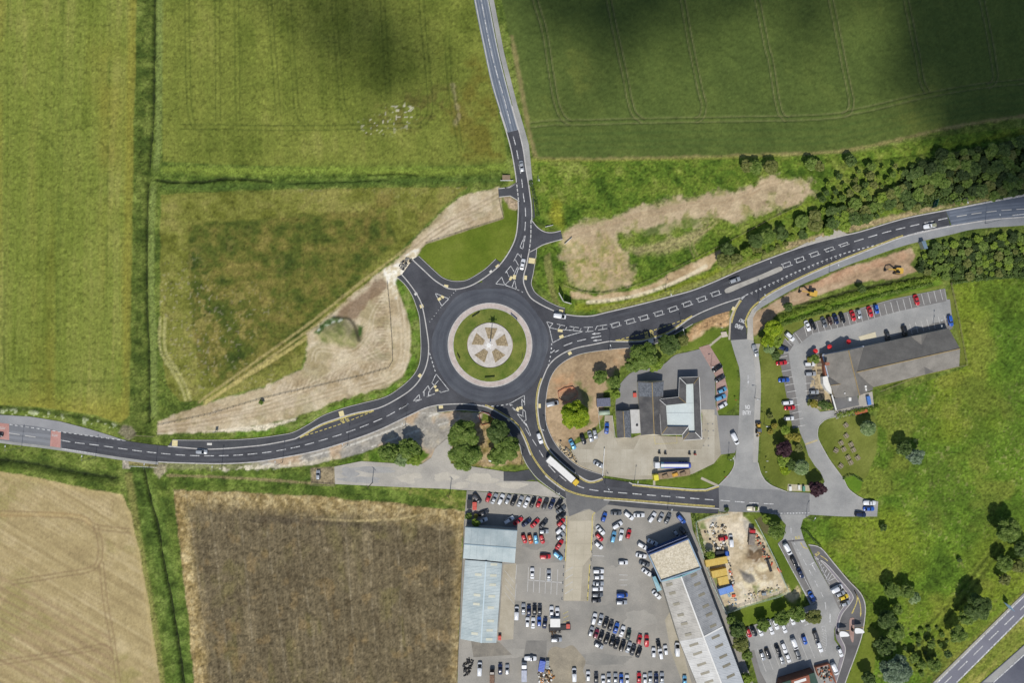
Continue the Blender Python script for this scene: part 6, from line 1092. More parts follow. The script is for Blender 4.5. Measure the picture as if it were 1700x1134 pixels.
ORD = ['first', 'second', 'third', 'fourth', 'fifth', 'sixth', 'seventh', 'eighth', 'ninth', 'tenth', 'eleventh', 'twelfth', 'thirteenth', 'fourteenth']
_slot = {}
def setmat(o, me, m):
    if len(me.materials) == 0: me.materials.append(None)
    o.material_slots[0].link = 'OBJECT'; o.material_slots[0].material = m
def car(x, y, ang, col, t, label, group=None, scale=1.0):
    body, glass, roof, wheel, wp, lamps = car_meshes(t); base = .02
    o = thing('parked_car' if group else 'car', label, 'van' if t == 'van' else ('pickup' if t == 'pickup' else 'car'), P(x, y, 0, base), math.radians(ang), group)
    if t == 'van': o.name = 'parked_van' if group else 'van'
    o.scale = (scale,)*3
    cbd = c = obj('body', body, None, o); setmat(c, body, PC[col]); c = obj('roof', roof, None, o); setmat(c, roof, PC[col])
    obj('window_glass', glass, GLASS, o)
    for p in wp: obj('wheel', wheel, TYRE, o, p)
    for p in lamps[1]: obj('headlight', lamps[0], CHROME, cbd, p)
    return o
CA = {'w': 'white', 's': 'silver', 'g': 'grey', 'd': 'dark grey', 'k': 'black', 'r': 'red', 'u': 'burgundy', 'b': 'blue', 'n': 'navy', 'l': 'light blue', 'o': 'orange', 'y': 'yellow', 'c': 'cream', 'e': 'dark green', 'm': 'brown'}
TA = {'h': 'hatchback', 's': 'saloon', 'e': 'estate', 'o': 'off-roader', 'v': 'van', 'p': 'pickup'}
def row(desc, end, group, data):
    for i, it in enumerate(data.split()):
        x, y, a_, ct = it.split(','); col, t = CA[ct[0]], TA[ct[1]]
        lab = f'{col} {t}, {ORD[i]} from the {end} in the {desc}'
        car(float(x), float(y), float(a_), col, t, lab, group)
row('dealer row facing the closed road', 'left', 'dealer cars, north row', '792,827.5,-52,do 811,826,68,rh 820.5,828,64,ss 831.5,829,64,we 843,829.5,64,sh 853,831,65,ks 863.5,832.5,66,ss 874,834,66,ws 884.5,834,66,ks 894.5,835,68,rh 905,836.5,66,do 916,836.5,66,ns 927.5,836.5,55,ks')
row('dealer column beside the concrete drive', 'top', 'dealer cars, column by the drive', '931,845.5,35,gs 931,856.5,36,ks 931,867,44,rh 930,879,44,we 930,890,42,sh 928.5,904,55,rs 926,922,-42,lo')
row('dealer row north of the blue roof', 'left', 'dealer cars, middle row', '800.5,864,20,we 845,863,33,we 860,865,35,rs 874,867.5,38,ns 888,868.5,45,rs 902,869.5,48,ds')
row('small car row beside the blue roof', 'left', 'dealer small cars', '870,894,-72,rh 880,894.5,-76,oh 889.5,894.5,-80,lh 899.5,894.5,-74,rh')
car(802.5, 851.5, 22, 'dark grey', 'saloon', 'dark grey saloon above the white estate at the warehouse corner', 'dealer cars, odd ones'); car(902.5, 882, 0, 'silver', 'hatchback', 'silver hatchback parked sideways below the dark grey saloon', 'dealer cars, odd ones'); car(905, 923.5, 0, 'red', 'off-roader', 'red off-roader parked sideways beside the light blue off-roader', 'dealer cars, odd ones')
row('marked bays on worn concrete', 'left', 'cars in the marked bays', '883.5,951.5,90,ws 911,955,90,ss')
row('upper dealer row below the marked bays', 'left', 'dealer cars, lower left upper row', '857.5,1017,88,wv 869,1011,90,ss 878,1013.5,90,ns 887.5,1012,90,ks 896,1012.5,90,ds 915.5,1015.5,90,ws 925,1017.5,90,ws')
row('second dealer row below the marked bays', 'left', 'dealer cars, lower left second row', '875.5,1032.5,88,wh 885,1034,88,ws 895,1031.5,90,bh 904.5,1034,82,ns')
car(923.5, 1061, 0, 'silver', 'off-roader', 'silver off-roader parked sideways below the white cabin', 'dealer cars, odd ones')
row('yard south of the blue roofed warehouse', 'left', 'vehicles south of the warehouse', '796.5,1109.5,88,wv 830.5,1110.5,90,ns 842,1111,90,sh')
car(880.5, 1092.5, 0, 'white', 'pickup', 'white pickup parked sideways in the lower yard', 'dealer cars, odd ones'); car(953, 1119, 90, 'white', 'van', 'white van alone on the muddy ground at the lower edge', 'dealer cars, odd ones')
row('forecourt row along the new footway', 'left', 'forecourt cars, north row', '1002.5,858.5,70,bh 1022.5,851.5,0,gs 1043.5,856,-38,we 1060.5,855,0,ws 1082,859,55,we 1096,859.5,62,sh 1108,861,65,gs 1130,861.5,-48,bo')
row('angled column right of the concrete drive', 'top', 'forecourt cars, angled column', '996.5,880,-48,ws 994.5,891.5,-48,rh 993.5,905,-42,wh')
row('trio in the open forecourt', 'left', 'forecourt cars, trio', '1018,891,76,le 1030.5,888,78,we 1043,886.5,73,rh')
row('angled cars before the blue showroom', 'top', 'cars before the showroom', '1134.5,882.5,-50,ds 1122.5,886.5,-55,sh 1083,900,-25,ws 1066,906,-30,we 1064,922,-12,ws 1069.5,935.5,-20,gs 1073,949.5,-35,ws')
car(1024.5, 871.5, 32, 'white', 'off-roader', 'white off-roader alone above the trio in the open forecourt', 'forecourt cars, odd ones'); car(1034, 933.5, 0, 'white', 'hatchback', 'white hatchback alone in the middle of the open forecourt', 'forecourt cars, odd ones'); car(1089.5, 987, -45, 'white', 'saloon', 'white saloon by the teal porch of the grey shed', 'forecourt cars, odd ones')
row('stacked column beside the yellow drive line', 'top', 'forecourt cars, stacked column', '993,948,0,we 993.5,958,0,wh 993,968.5,0,ss 991.5,977,0,we 991.5,987,0,ge 989.5,996.5,0,dh')
car(1032.5, 987.5, 0, 'blue', 'van', 'blue van above the silver estate in the open yard', 'forecourt cars, odd ones', .9); car(1031.5, 999.5, 0, 'silver', 'estate', 'silver estate below the blue van in the open yard', 'forecourt cars, odd ones')
row('upper slanting row of the lower yard', 'left', 'lower yard, upper slanting row', '986,1027,75,we 996.5,1029,75,ss 1005,1034,70,ks 1013.5,1038.5,72,ds 1022.5,1042.5,72,bs 1032.5,1048,72,ws 1043,1053,78,es')
row('long slanting row of mostly black cars', 'left', 'lower yard, long slanting row', '981,1048,70,sh 989.5,1052,70,uh 997.5,1056.5,70,ks 1007,1060.5,70,ks 1016,1064,70,ks 1023.5,1068.5,70,ks 1033,1072,70,ke 1043,1074.5,70,ss 1050.5,1079,70,ds 1060,1082.5,70,ks')
car(993.5, 1071, -28, 'silver', 'hatchback', 'silver hatchback below the long slanting row', 'lower yard, odd ones'); car(1061, 1061, 75, 'red', 'hatchback', 'red hatchback beside the red pickup', 'lower yard, odd ones'); car(1073, 1063.5, 90, 'red', 'pickup', 'red pickup with open grey bed in the lower yard', 'lower yard, odd ones')
row('short row beside the grey shed', 'left', 'cars beside the grey shed', '1084.5,1083,90,wh 1093,1071,100,ks 1096,1084.5,100,we 1104.5,1079,98,wh 1123.5,1077,90,wv')
row('bottom row at the photo edge', 'left', 'bottom row of the lower yard', '976,1122,90,wh 989.5,1125.5,90,ds 1001,1129,90,wh 1010.5,1126.5,90,ss 1021.5,1126.5,90,ss 1031,1126.5,90,bh 1040.5,1128,90,wh 1060.5,1125.5,90,rs 1070,1127,90,wh 1079,1125.5,90,ss 1089,1126,90,ns 1098.5,1125.5,90,ss 1136,1129,90,lh')
row('retail bays under the street trees', 'left', 'retail cars under the trees', '1242,1050,-68,rh 1250.5,1047.5,-65,ks 1261,1048,-65,wh 1276,1036,-66,wh 1279,1045.5,-66,wh 1286.5,1036,-66,we 1300.5,1043,-66,wh 1314,1029.5,-66,wh 1333.5,1027,30,wh')
row('upper double row of retail bays', 'left', 'retail cars, upper double row', '1265,1088.5,-68,sh 1274,1085,-68,ke 1290.5,1078,-68,ks 1300.5,1075,-68,we 1317.5,1069,-68,wv 1334.5,1062,-72,bh 1353.5,1055.5,-70,do 1359.5,1073.5,-68,we')
row('lower double row of retail bays', 'left', 'retail cars, lower double row', '1297,1095,-68,sh 1307,1092,-68,wh 1323.5,1086.5,-68,ge')
car(1393.5, 1082.5, -66, 'white', 'hatchback', 'white hatchback beside the pink kerb of the drive through', 'retail cars, odd ones'); car(1384, 1110, -66, 'white', 'van', 'white van beside the brick bin yard', 'retail cars, odd ones')
row('kerb line of the retail access road', 'top', 'cars along the retail access road', '1306,911,-60,wv 1317.5,932,-62,ke 1327.5,951,-65,ns 1346.5,990,-62,bs')
row('bays inside the drive through loop', 'top', 'cars inside the drive through loop', '1387.5,976.5,26,wv 1393.5,985.5,22,sh 1399.5,991,22,yh 1402,1001.5,20,sh')
row('north row of pub bays', 'left', 'pub cars, north row', '1339.5,541,-68,ws 1348,539,-68,ks 1366.5,535,-70,gs 1376,532,-70,mh 1386,529.5,-72,ns 1397,527.5,-72,ks 1414.5,524,-72,rs 1425,521,-72,sh 1443,517.5,-72,rs 1453.5,513,-76,bh 1520,498,-72,rs')
row('bays against the lodge wing', 'left', 'pub cars by the lodge wing', '1472,557,-76,ds 1500,549.5,-76,ko 1576,532.5,-76,be')
row('curved column of pub bays by the lawn', 'top', 'pub cars, lawn column', '1310,559,-42,wo 1299,578.5,-18,ne 1296.5,602.5,8,rs 1300.5,631,3,bs 1306.5,668.5,5,we 1310,677,5,rs 1309,694.5,3,wh')
row('bays beside the pub patio', 'top', 'pub cars by the patio', '1343,604.5,2,we 1344.5,620.5,2,se 1350.5,651,2,sh')
row('block paved bays east of the canopy', 'top', 'petrol station bays', '1190,611.5,35,ks 1194.5,628.5,32,ds 1198,648,26,lh 1195.5,660,22,le 1199,673,30,wh')
row('bays beside the petrol station compound', 'left', 'cars by the compound', '950,737.5,-62,ls 967.5,729,-70,ks 980,724.5,-74,ss 987.5,720.5,-76,sh')
car(1007, 711, 86, 'blue', 'saloon', 'blue saloon inside the white railed compound'); car(993, 770.5, -28, 'silver', 'saloon', 'silver saloon at the left edge of the petrol forecourt'); car(917, 670, 12, 'silver', 'van', 'silver van on bare soil beside the orange barrier')
car(1219, 728, -62, 'white', 'van', 'white van turning out of the petrol station'); car(1253, 582, -72, 'silver', 'pickup', 'silver pickup parked on the side road footway'); car(896, 727.5, -70, 'white', 'estate', 'white estate driving behind the articulated lorry'); car(1442, 834.5, 0, 'white', 'pickup', 'white pickup at the end of the pub lane'); car(1441, 844.5, 0, 'blue', 'saloon', 'blue saloon beside the white pickup at the lane end'); car(1427, 854, -5, 'navy', 'off-roader', 'navy off-roader on the verge at the lane end')
car(336, 750, 0, 'silver', 'estate', 'silver estate driving on the western road'); car(866, 276, -82, 'silver', 'saloon', 'silver saloon driving on the northern road'); car(867.5, 439, 78, 'white', 'saloon', 'white saloon leaving the roundabout northwards'); car(929, 525, -8, 'white', 'van', 'white van leaving the roundabout eastwards'); car(1219, 465.5, 20, 'silver', 'estate', 'silver estate passing the long traffic island'); car(1541.5, 375.5, 10, 'white', 'pickup', 'white pickup carrying a load on the dark eastern road'); car(817, 755.5, 76, 'white', 'van', 'white van on the soil track between the big trees'); car(529, 788.5, 90, 'silver', 'hatchback', 'small silver car alone on the gravel pad'); car(-3, 722, 0, 'black', 'saloon', 'black saloon cut by the left edge on the red band')
car(1199.5, 893.5, 10, 'red', 'hatchback', 'red hatchback in the builders compound'); car(1212.5, 897.5, 93, 'white', 'van', 'narrow white van in the builders compound', None, .92); car(1249, 844, 0, 'cream', 'pickup', 'cream pickup with open bed at the compound gate')
# lorries
def lorry(label, x, y, ang, L, W, Hb, cabm, boxm, cabL=2.3, cabH=3.0, tank=False, flat=False, name='lorry'):
    o = thing(name, label, 'lorry', P(x, y, 0, .03), math.radians(ang)); h = L/2
    rg = lambda x0, x1, w_, z: [(a, b, z) for a, b in rrect(x0, x1, w_, 7)]
    cb = loft([rg(h-cabL, h, W/2, .5), rg(h-cabL, h, W/2, 1.9), rg(h-cabL+.1, h-.35, W/2*.93, cabH-.1), rg(h-cabL+.2, h-.5, W/2*.85, cabH)], True, True).ob('cab', cabm, o)
    MB().box((h-.16, 0, 2.1), (.12, W*.84, .8)).ob('windscreen', GLASS, cb); MB().box((-.6, 0, .8), (L-1.2, .9, .3)).ob('chassis', PLAST, o)
    if tank: 
        MB().cyl((-h, 0, 2.05), (h-cabL-.6, 0, 2.05), 1.2, None, 18).ob('tank', boxm, o, True); MB().box((-.5-.3, 0, 3.22), (L-cabL-1.2, 1.15, .14)).ob('walkway', FASCIA, o); MB().cyl((h-cabL-1.6, 0, 2.05), (h-cabL-.4, 0, 2.05), 1.23, None, 18).ob('tank_band', PC['light blue'], o, True)
    elif flat: MB().box((-cabL/2, 0, 1.1), (L-cabL-.3, W, .25)).ob('deck', boxm, o)
    else: 
        MB().box((-cabL/2-.15, 0, Hb/2+.55), (L-cabL-.5, W, Hb-1.1)).ob('box_body', boxm, o)
    for a_ in [h-1.2, -h+1.2, -h+2.5, -h+3.8][:3 if L < 12 else 4]:
        for b_ in (-1, 1): MB().cyl((a_, b_*(W/2-.3), .5), (a_, b_*(W/2), .5), .5, None, 12).ob('wheel', TYRE, o)
    return o
lorry('long white articulated lorry with a yellow cab on the exit road', 934, 780.5, -41.5, 16.0, 2.5, 4.0, paint_m('cab yellow', C(222,186,44)), FASCIA)
lorry('blue and white fuel tanker lorry on the petrol forecourt', 1114, 771, 180, 14.4, 2.5, 3.4, PC['white'], mat('tanker_blue', C(84,100,186), C(96,114,200), 1, .35), tank=True)
fl_ = lorry('flatbed lorry with yellow cab and soil load on the petrol forecourt', 1113.5, 787.5, 188, 15.2, 2.5, 1.5, paint_m('cab lemon', C(226,214,60)), mat('flatbed_deck', C(136,116,92), C(164,142,116), .8), flat=True)
for k, (a_, c_) in enumerate((( -1.5, C(214,164,70)), (2.6, C(150,128,100)), (-4.5, C(140,120,96)))): MB().box((a_, .1, 1.6), (2.4, 1.6, .8), .2, .7).ob('load', mat('load_%d' % k, c_), fl_)
lorry('white tipper lorry standing in the lower dealer yard', 870, 1114, 90, 7.0, 2.1, 2.6, PC['white'], mat('grey_bed', C(168,172,186), C(196,200,212), 1.2), 2.0, 2.4)
lorry('rusty wrecked truck chassis beside the navy saloon', 817, 1124, 90, 6.0, 1.9, 1.3, PC['brown'], mat('rust', C(96,76,62), C(150,120,100), 1.5), 1.6, 1.8, flat=True)
lorry('red and grey tipper lorry in the builders compound', 1246, 890, 85, 6.6, 2.3, 2.2, PC['red'], mat('tipper_grey', C(120,112,104), C(150,140,128), 1.2), 1.7, 2.4)
lorry('dark blue flat truck behind the yellow containers', 1197.5, 918, 5, 5.2, 2.0, 1.6, PC['blue'], DARK, 1.6, 2.2, flat=True)
pk = thing('load_pile', 'tarpaulined load in the bed of the white pickup on the eastern road', 'load', P(1548, 374.2, 0, 1.0), math.radians(10)); MB().box((0, 0, .2), (2.0, 1.4, .4), 0, .85).ob('sheet', mat('load_sheet', C(120,124,96), C(176,174,150), 2), pk)
# excavators and a backhoe loader
EXY = mat('plant_yellow', C(200,158,62), C(218,180,84), 1, .5)
def excavator(label, x, y, ang, flip=1):
    o = thing('excavator', label, 'excavator', P(x, y, 0, 0), math.radians(ang))
    for s_ in (-1, 1):
        loft([[(a, s_*1.0+b, z) for a, b in rrect(-1.5, 1.5, .28, 6)] for z in (.05, .7)], True).ob('track', PLAST, o)
    MB().box((0, 0, .8), (1.6, 1.4, .3)).ob('turntable', PLAST, o); loft([[(a, b, z) for a, b in rrect(-1.9, 1.0, 1.15, 6)] for z in (.95, 1.7, 1.9)], True, True).ob('house', EXY, o); MB().box((.5, .65*flip, 2.2), (1.3, .9, 1.5), 0, .92).ob('operator_cab', GLASS, o)
    MB().bar((.9, -.1*flip, 1.5), (3.0, -.1*flip, 3.6), .35, .5).bar((3.0, -.1*flip, 3.6), (4.6, -.1*flip, 2.9), .3, .42).ob('boom', EXY, o); MB().bar((4.5, -.1*flip, 3.0), (4.9, -.1*flip, .9), .26, .34).ob('dipper', DARK, o); MB().box((4.7, -.1*flip, .5), (.9, 1.0, .7), 0, .8).ob('bucket', DARK, o)
excavator('yellow excavator at the right end of the orange soil works', 1488, 450, 176); excavator('yellow excavator at the left end of the orange soil works', 1346, 487, 170, -1)
bh = thing('backhoe_loader', 'yellow backhoe loader standing on the side road footway', 'loader', P(1258, 712, 0, .06), math.radians(90))
MB().box((0, 0, 1.0), (3.2, 1.3, .8), 0, .95).ob('chassis', EXY, bh); MB().box((-.4, 0, 2.0), (1.5, 1.5, 1.3), 0, .9).ob('operator_cab', mat('loader_cab', C(96,104,112), rough=.3), bh); MB().box((1.1, 0, 1.5), (1.4, .9, .5)).ob('bonnet', EXY, bh); MB().box((2.5, 0, .6), (.8, 2.3, .8), 0, .9).ob('front_bucket', DARK, bh); MB().bar((1.2, .6, 1.2), (2.4, .6, .7), .2, .2).bar((1.2, -.6, 1.2), (2.4, -.6, .7), .2, .2).ob('loader_arms', EXY, bh); MB().bar((-1.6, 0, 1.0), (-2.2, .2, 2.8), .25, .3).bar((-2.2, .2, 2.8), (-2.9, .3, .8), .2, .26).ob('rear_boom', EXY, bh); MB().box((-2.9, .3, .4), (.5, .7, .5)).ob('rear_bucket', DARK, bh)
for a_, b_, r in ((1.3, .75, .45), (1.3, -.75, .45), (-1.0, .85, .75), (-1.0, -.85, .75)): MB().cyl((a_, b_-.2, r), (a_, b_+.2, r), r, None, 14).ob('wheel', TYRE, bh)
# containers, skips, trailers
def container(label, x, y, ang, L, W, Hc, m, name='container'):
    o = thing(name, label, name.replace('_', ' '), P(x, y, Hc*.5, .0), math.radians(ang)); h, w2 = L/2, W/2; b = MB(); k = int(L/.3)
    for j in range(k):
        x0 = -h+L*j/k; x1 = -h+L*(j+1)/k; z = Hc+(.09 if j % 2 else 0); b.add([(x0,-w2,z),(x1,-w2,z),(x1,w2,z),(x0,w2,z)], [(0,1,2,3)]); d_ = .06*(j % 2)
        for s_ in (-1, 1): b.add([(x0,s_*(w2-d_),0),(x1,s_*(w2-d_),0),(x1,s_*(w2-d_),Hc),(x0,s_*(w2-d_),Hc)], [(0,1,2,3)])
    b.ob('corrugated_shell', m, o); MB().box((-h-.02, 0, Hc/2), (.08, W, Hc)).ob('end_wall', m, o); MB().box((h+.02, 0, Hc/2), (.08, W, Hc)).ob('door', m, o)
    for s_ in (-1, 1): MB().bar((-h, s_*w2, Hc), (h, s_*w2, Hc), .14, .14).ob('top_rail', m, o)
    return o
YC = mat('container_yellow', C(204,172,80), C(218,190,104), .6, .6)
container('longest yellow container in the builders compound', 1188, 931.5, 11, 8.6, 2.6, 2.6, YC); container('shorter yellow container in the middle of the compound stack', 1193, 950.5, 12, 6.0, 2.7, 2.6, YC); container('smallest yellow container cabin beside the blue container', 1199.5, 963, 12, 4.0, 3.0, 2.6, YC); container('blue container at the bottom of the builders compound', 1204, 979, 17, 5.6, 2.4, 2.4, mat('container_blue', C(106,146,214), C(122,160,224), .6, .6))
container('red skip trailer beside the small shed', 788, 840, 90, 3.0, 1.5, 1.3, mat('skip_red', C(206,84,72), C(222,104,90), .8, .6), 'trailer'); container('small red trailer right of the white cabin', 943, 1040, 90, 1.6, 1.3, 1.1, _M['skip_red'], 'trailer'); container('dark low trailer behind the white cabin', 929, 1042.5, 3, 8.6, 2.0, .5, DARK, 'trailer'); container('small red forklift box at the warehouse corner', 829.5, 1059, 90, 1.6, 1.1, 1.4, _M['skip_red'], 'forklift'); container('red skip beside the petrol station shop', 1053.5, 656, 90, 1.6, 1.2, 1.2, _M['skip_red'], 'skip'); container('blue tarpaulined skip in the scrap heap', 899.5, 1106, 80, 4.2, 2.2, 1.4, mat('tarp_blue', C(60,92,190), C(96,126,210), 1.2, .5), 'skip'); container('grey skip beside the blue tarpaulined skip', 908.5, 1103.5, 84, 3.2, 1.2, 1.3, CLAD, 'skip'); container('long rust red skip in the pub kitchen yard', 1429, 684, 14, 4.8, 1.0, 1.1, mat('rust_red', C(176,96,62), C(196,116,80), 1), 'skip'); container('blue bins store beside the pub kitchen', 1441.5, 665, 100, 3.4, 1.2, 1.3, mat('bin_blue', C(70,120,196), C(96,144,212), 1, .5), 'bin store'.replace(' ', '_'))
container('black pipe stack in the builders compound', 1276.5, 939, -72, 5.0, .9, .8, DARK, 'pipe_stack'); container('orange barrier stack in the builders compound', 1293.5, 947, -55, 2.0, .7, .6, mat('barrier_orange', C(214,96,60), C(226,116,80), 1), 'barrier_stack'); container('grey tank beside the compound bottom fence', 1268, 986.5, 5, 1.6, .9, 1.0, CLAD, 'tank'); container('pale blue pallet below the blue container', 1209.5, 987.5, -60, 2.0, .9, .5, mat('pallet_blue', C(150,176,186)), 'pallet'); container('orange pallet below the blue container', 1218, 989.5, 5, 1.3, .9, .5, _M['barrier_orange'], 'pallet')
# ---------------------------------------------------------------- street furniture and small things
POLE = mat('lamp_steel', C(120,124,124), C(140,143,142), 1, .5, metal=.4)
def lamp(x, y, label, h=10.0, ang=90, arm=1.6, double=False):
    o = thing('street_lamp', label, 'lamp post', P(x, y)); MB().cyl((0, 0, -.1), (0, 0, 1.2), .13, .11).cyl((0, 0, 1.2), (0, 0, h), .09, .05).ob('column', POLE, o)
    for s_ in ((1, -1) if double else (1,)):
        d = Vector((math.cos(math.radians(ang)), math.sin(math.radians(ang)), 0))*s_; br = MB().bar((0, 0, h), d*arm+Vector((0, 0, h+.15)), .07, .07).ob('bracket', POLE, o)
        e_ = d*(arm+.3); MB().box((e_.x, e_.y, h+.15), (.8, .32, .14), math.radians(ang), .8).ob('lantern', mat('lantern', C(214,216,214)), br)
    return o
for i, (x, y) in enumerate(((36,743), (159,759), (259,772), (368,776), (469,768), (577,740), (673,707))): lamp(x, y, f'lamp post south of the western road, {ORD[i]} from the left', ang=83)
for i, (x, y) in enumerate(((1010,581), (1127,556), (1258,500), (1376,452), (1635,371))): lamp(x, y, f'lamp post south of the eastern road, {ORD[i]} from the roundabout', ang=105)
for i, (x, y) in enumerate(((892,300), (1104,484), (1264,432), (1580,336))): lamp(x, y, f'lamp post on the north side verge, {ORD[i]} from the left', ang=-80)
for i, (x, y) in enumerate(((905,713), (922,817), (1004,802), (1053,800), (1108,845), (1208,762), (1338,858), (1268,705), (1253,661), (1180,607))): lamp(x, y, ('lamp post by the exit road footway bend', 'lamp post at the dealer access mouth', 'lamp post at the forecourt entrance kerb', 'lamp post on the small lawn before the forecourt', 'lamp post on the southern footway by the forecourt cars', 'lamp post on the lawn corner by the side road', 'lamp post at the retail road corner', 'lamp post on the pub lawn by the backhoe', 'lamp post on the side road footway by the arrow', 'lamp post behind the block paved bays')[i], h=7.5, ang=(150, 40, -60, 80, 80, 90, 60, 180, 180, 200)[i], arm=1.0)
lamp(1549, 537, 'lamp post between the pub bays and lodge wing', 6, 90, .8, True)
ms_ = thing('lighting_mast', 'tall mast with a ring of lanterns on the roundabout centre', 'mast', P(CX, CY, 0, .6)); MB().cyl((0, 0, 0), (0, 0, 15.5), .24, .1, 10).ob('column', FASCIA, ms_); hr = MB().cyl((0, 0, 15.2), (0, 0, 15.4), .9, None, 12).ob('head_ring', FASCIA, ms_)
for k in range(6): a_ = k*math.pi/3; MB().box((1.3*math.cos(a_), 1.3*math.sin(a_), 15.2), (.55, .3, .2), a_).ob('lantern', FASCIA, hr)
for x, y, a_, w_ in ((790,523,33,3.6), (853,527,-42,3.4), (761.5,592,-62,2.4), (867,592,80,2.4), (813,626.5,5,4.0)):
    d_ = {790: 'upper left', 853: 'upper right', 761.5: 'left', 867: 'right', 813: 'bottom'}[x]
    o = thing('chevron_sign', f'chevron sign board on the {d_} grass of the roundabout', 'sign', P(x, y, 0, .2), math.radians(a_)); MB().box((0, 0, .9), (w_, .1, .9)).ob('board', DARK, o); MB().box((-w_*.4, .06, .4), (.1, .1, 1.0)).box((w_*.4, .06, .4), (.1, .1, 1.0)).ob('posts', POLE, o)
def panel(name, label, cat, p0, p1, h0, h1, m, frame=None, back=None):
    o = thing(name, label, cat, P((p0[0]+p1[0])/2, (p0[1]+p1[1])/2)); a, b = V(p0, 0), V(p1, 0)
    MB().bar(a+Vector((0,0,(h0+h1)/2)), b+Vector((0,0,(h0+h1)/2)), .12, h1-h0).ob('board', m, o)
    for t in (.12, .88): q = lerp(a, b, t); MB().cyl(q, q+Vector((0,0,h1)), .08).ob('post', POLE, o)
    rel(o); return o
panel('hoarding', 'white advertising hoarding, long wing beside the ditch', 'sign', (927,487), (934.5,501), .8, 4.2, FASCIA); panel('hoarding', 'white advertising hoarding, short wing facing the roundabout', 'sign', (935.5,501.5), (947.5,505), .8, 4.2, FASCIA)
panel('direction_sign', 'green direction sign beside the wood on the eastern road', 'sign', (1545,346), (1548.5,333), .8, 4.4, mat('sign_green', C(20,84,70), C(26,96,82), 1, .5)); sg = bpy.data.objects['direction_sign']
a_, b_ = V((1545,346), 0), V((1548.5,333), 0); n_ = Vector((-1, .1, 0))*.08
for q in (((.5,1.2),(.5,3.6)), ((.28,2.2),(.75,2.5))): MB().bar(lerp(a_, b_, q[0][0])+n_+Vector((0,0,q[0][1])), lerp(a_, b_, q[1][0])+n_+Vector((0,0,q[1][1])), .03, .22).ob('sign_symbol', WHITE, sg)
rel(sg); panel('direction_sign', 'small grey backed road sign beside the west arm', 'sign', (357.5,717), (362,716), .8, 3.0, CLAD); panel('direction_sign', 'white road sign on the right hand meadow verge', 'sign', (1664,999), (1672,1009), 1.0, 4.5, mat('sign_back', C(140,170,196)))
panel('barrier', 'pale timber road barrier on the eastern access', 'barrier', (937,406), (949,395), .3, 1.3, FASCIA); panel('gate', 'white field gate at the northern access', 'gate', (831,300), (852,300), .2, 1.1, FASCIA); panel('gate', 'white field gate above the eastern access', 'gate', (905,377), (918,374), .2, 1.1, FASCIA)
pr = thing('brick_parapet', 'grey culvert parapet left of the northern road', 'wall', P(840, 294)); MB().prism(PP([(834,291),(847,291),(847,299),(834,299)]), -.1, .9).ob('block', mat('parapet_stone', C(132,112,92), C(150,132,110), 1), pr); rel(pr)
# fences
FW = mat('fence_timber', C(140,124,100), C(164,148,124), 1, .9); FM = mat('fence_mesh', C(176,196,180), C(196,212,198), 1, .6)
def fence(label, pts, m, h=1.2, rails=3, sp=2.4, name='fence', pw=.12, rw=.04, rh=.08):
    o = thing(name, label, 'fence', P(*pts[0])); w_ = PP(pts); po = MB(); nr = resample(w_, sp)
    for q in nr: po.box((q[0], q[1], h/2-.05), (pw, pw, h+.1))
    po.ob('posts', m, o, kind='stuff')
    for k in range(rails):
        r_ = MB(); z = h*(.3+.65*k/max(rails-1, 1))
        for a, b in zip(w_[:-1], w_[1:]): r_.bar((a[0], a[1], z), (b[0], b[1], z), rw, rh)
        r_.ob('rail', m, o)
    rel(o)
fence('timber fence round the top of the north western lawn', [(828,328),(831,345),(836,363),(770,384),(706,405)], FW); fence('timber fence across the bare soil beside the roundabout', [(643,470),(647,510),(651,568),(652,600),(645,612),(600,625),(540,639),(480,652),(430,664),(350,688),(262,707)], FW)
fence('timber fence curving round the eastern soil track', [(936,474),(960,483),(985,487),(1005,486),(1035,480),(1065,470),(1110,450),(1155,428),(1215,398),(1270,368),(1330,340)], FW); fence('dark fence along the pub side of the right hand meadow', [(1577,470),(1588,520),(1604,606),(1530,622),(1460,650)], FW, 1.4)
fence('pale mesh fence round the builders compound', [(1208,853),(1175,858),(1154,866),(1158,895),(1170,935),(1182,970),(1204,1017),(1240,1004),(1290,990),(1308,981),(1300,965),(1286,930),(1268,893),(1252,862)], FM, 2.0, 3, 2.4, 'fence', .1, .06, .1)
fence('white rail fence round the petrol station compound', [(992,677),(996,712)], FASCIA, 1.1); fence('white rail fence right of the petrol station compound', [(1016,690),(1021,727)], FASCIA, 1.1); fence('timber fence below the gravel pad', [(516,805),(556,807)], FW); fence('white railing beside the culvert on the western road', [(218,774),(262,776)], FASCIA, 1.1); fence('railing along the west arm culvert wall', [(222,723),(257,725)], FW, 1.0); fence('white handrail at the forecourt left edge', [(1003,745),(1000,790)], FASCIA, 1.0, 2, 3, 'fence', .3, .2, .3)
fence('brown fence along the brown field edge beside the warehouse', [(771,870),(766,960),(762,1062),(758,1134)], FW, 1.6); fence('timber edge rail of the drive through meadow side', [(1402,955),(1425,980),(1450,1003)], mat('dark_timber', C(74,58,50)), .9, 2, 2)
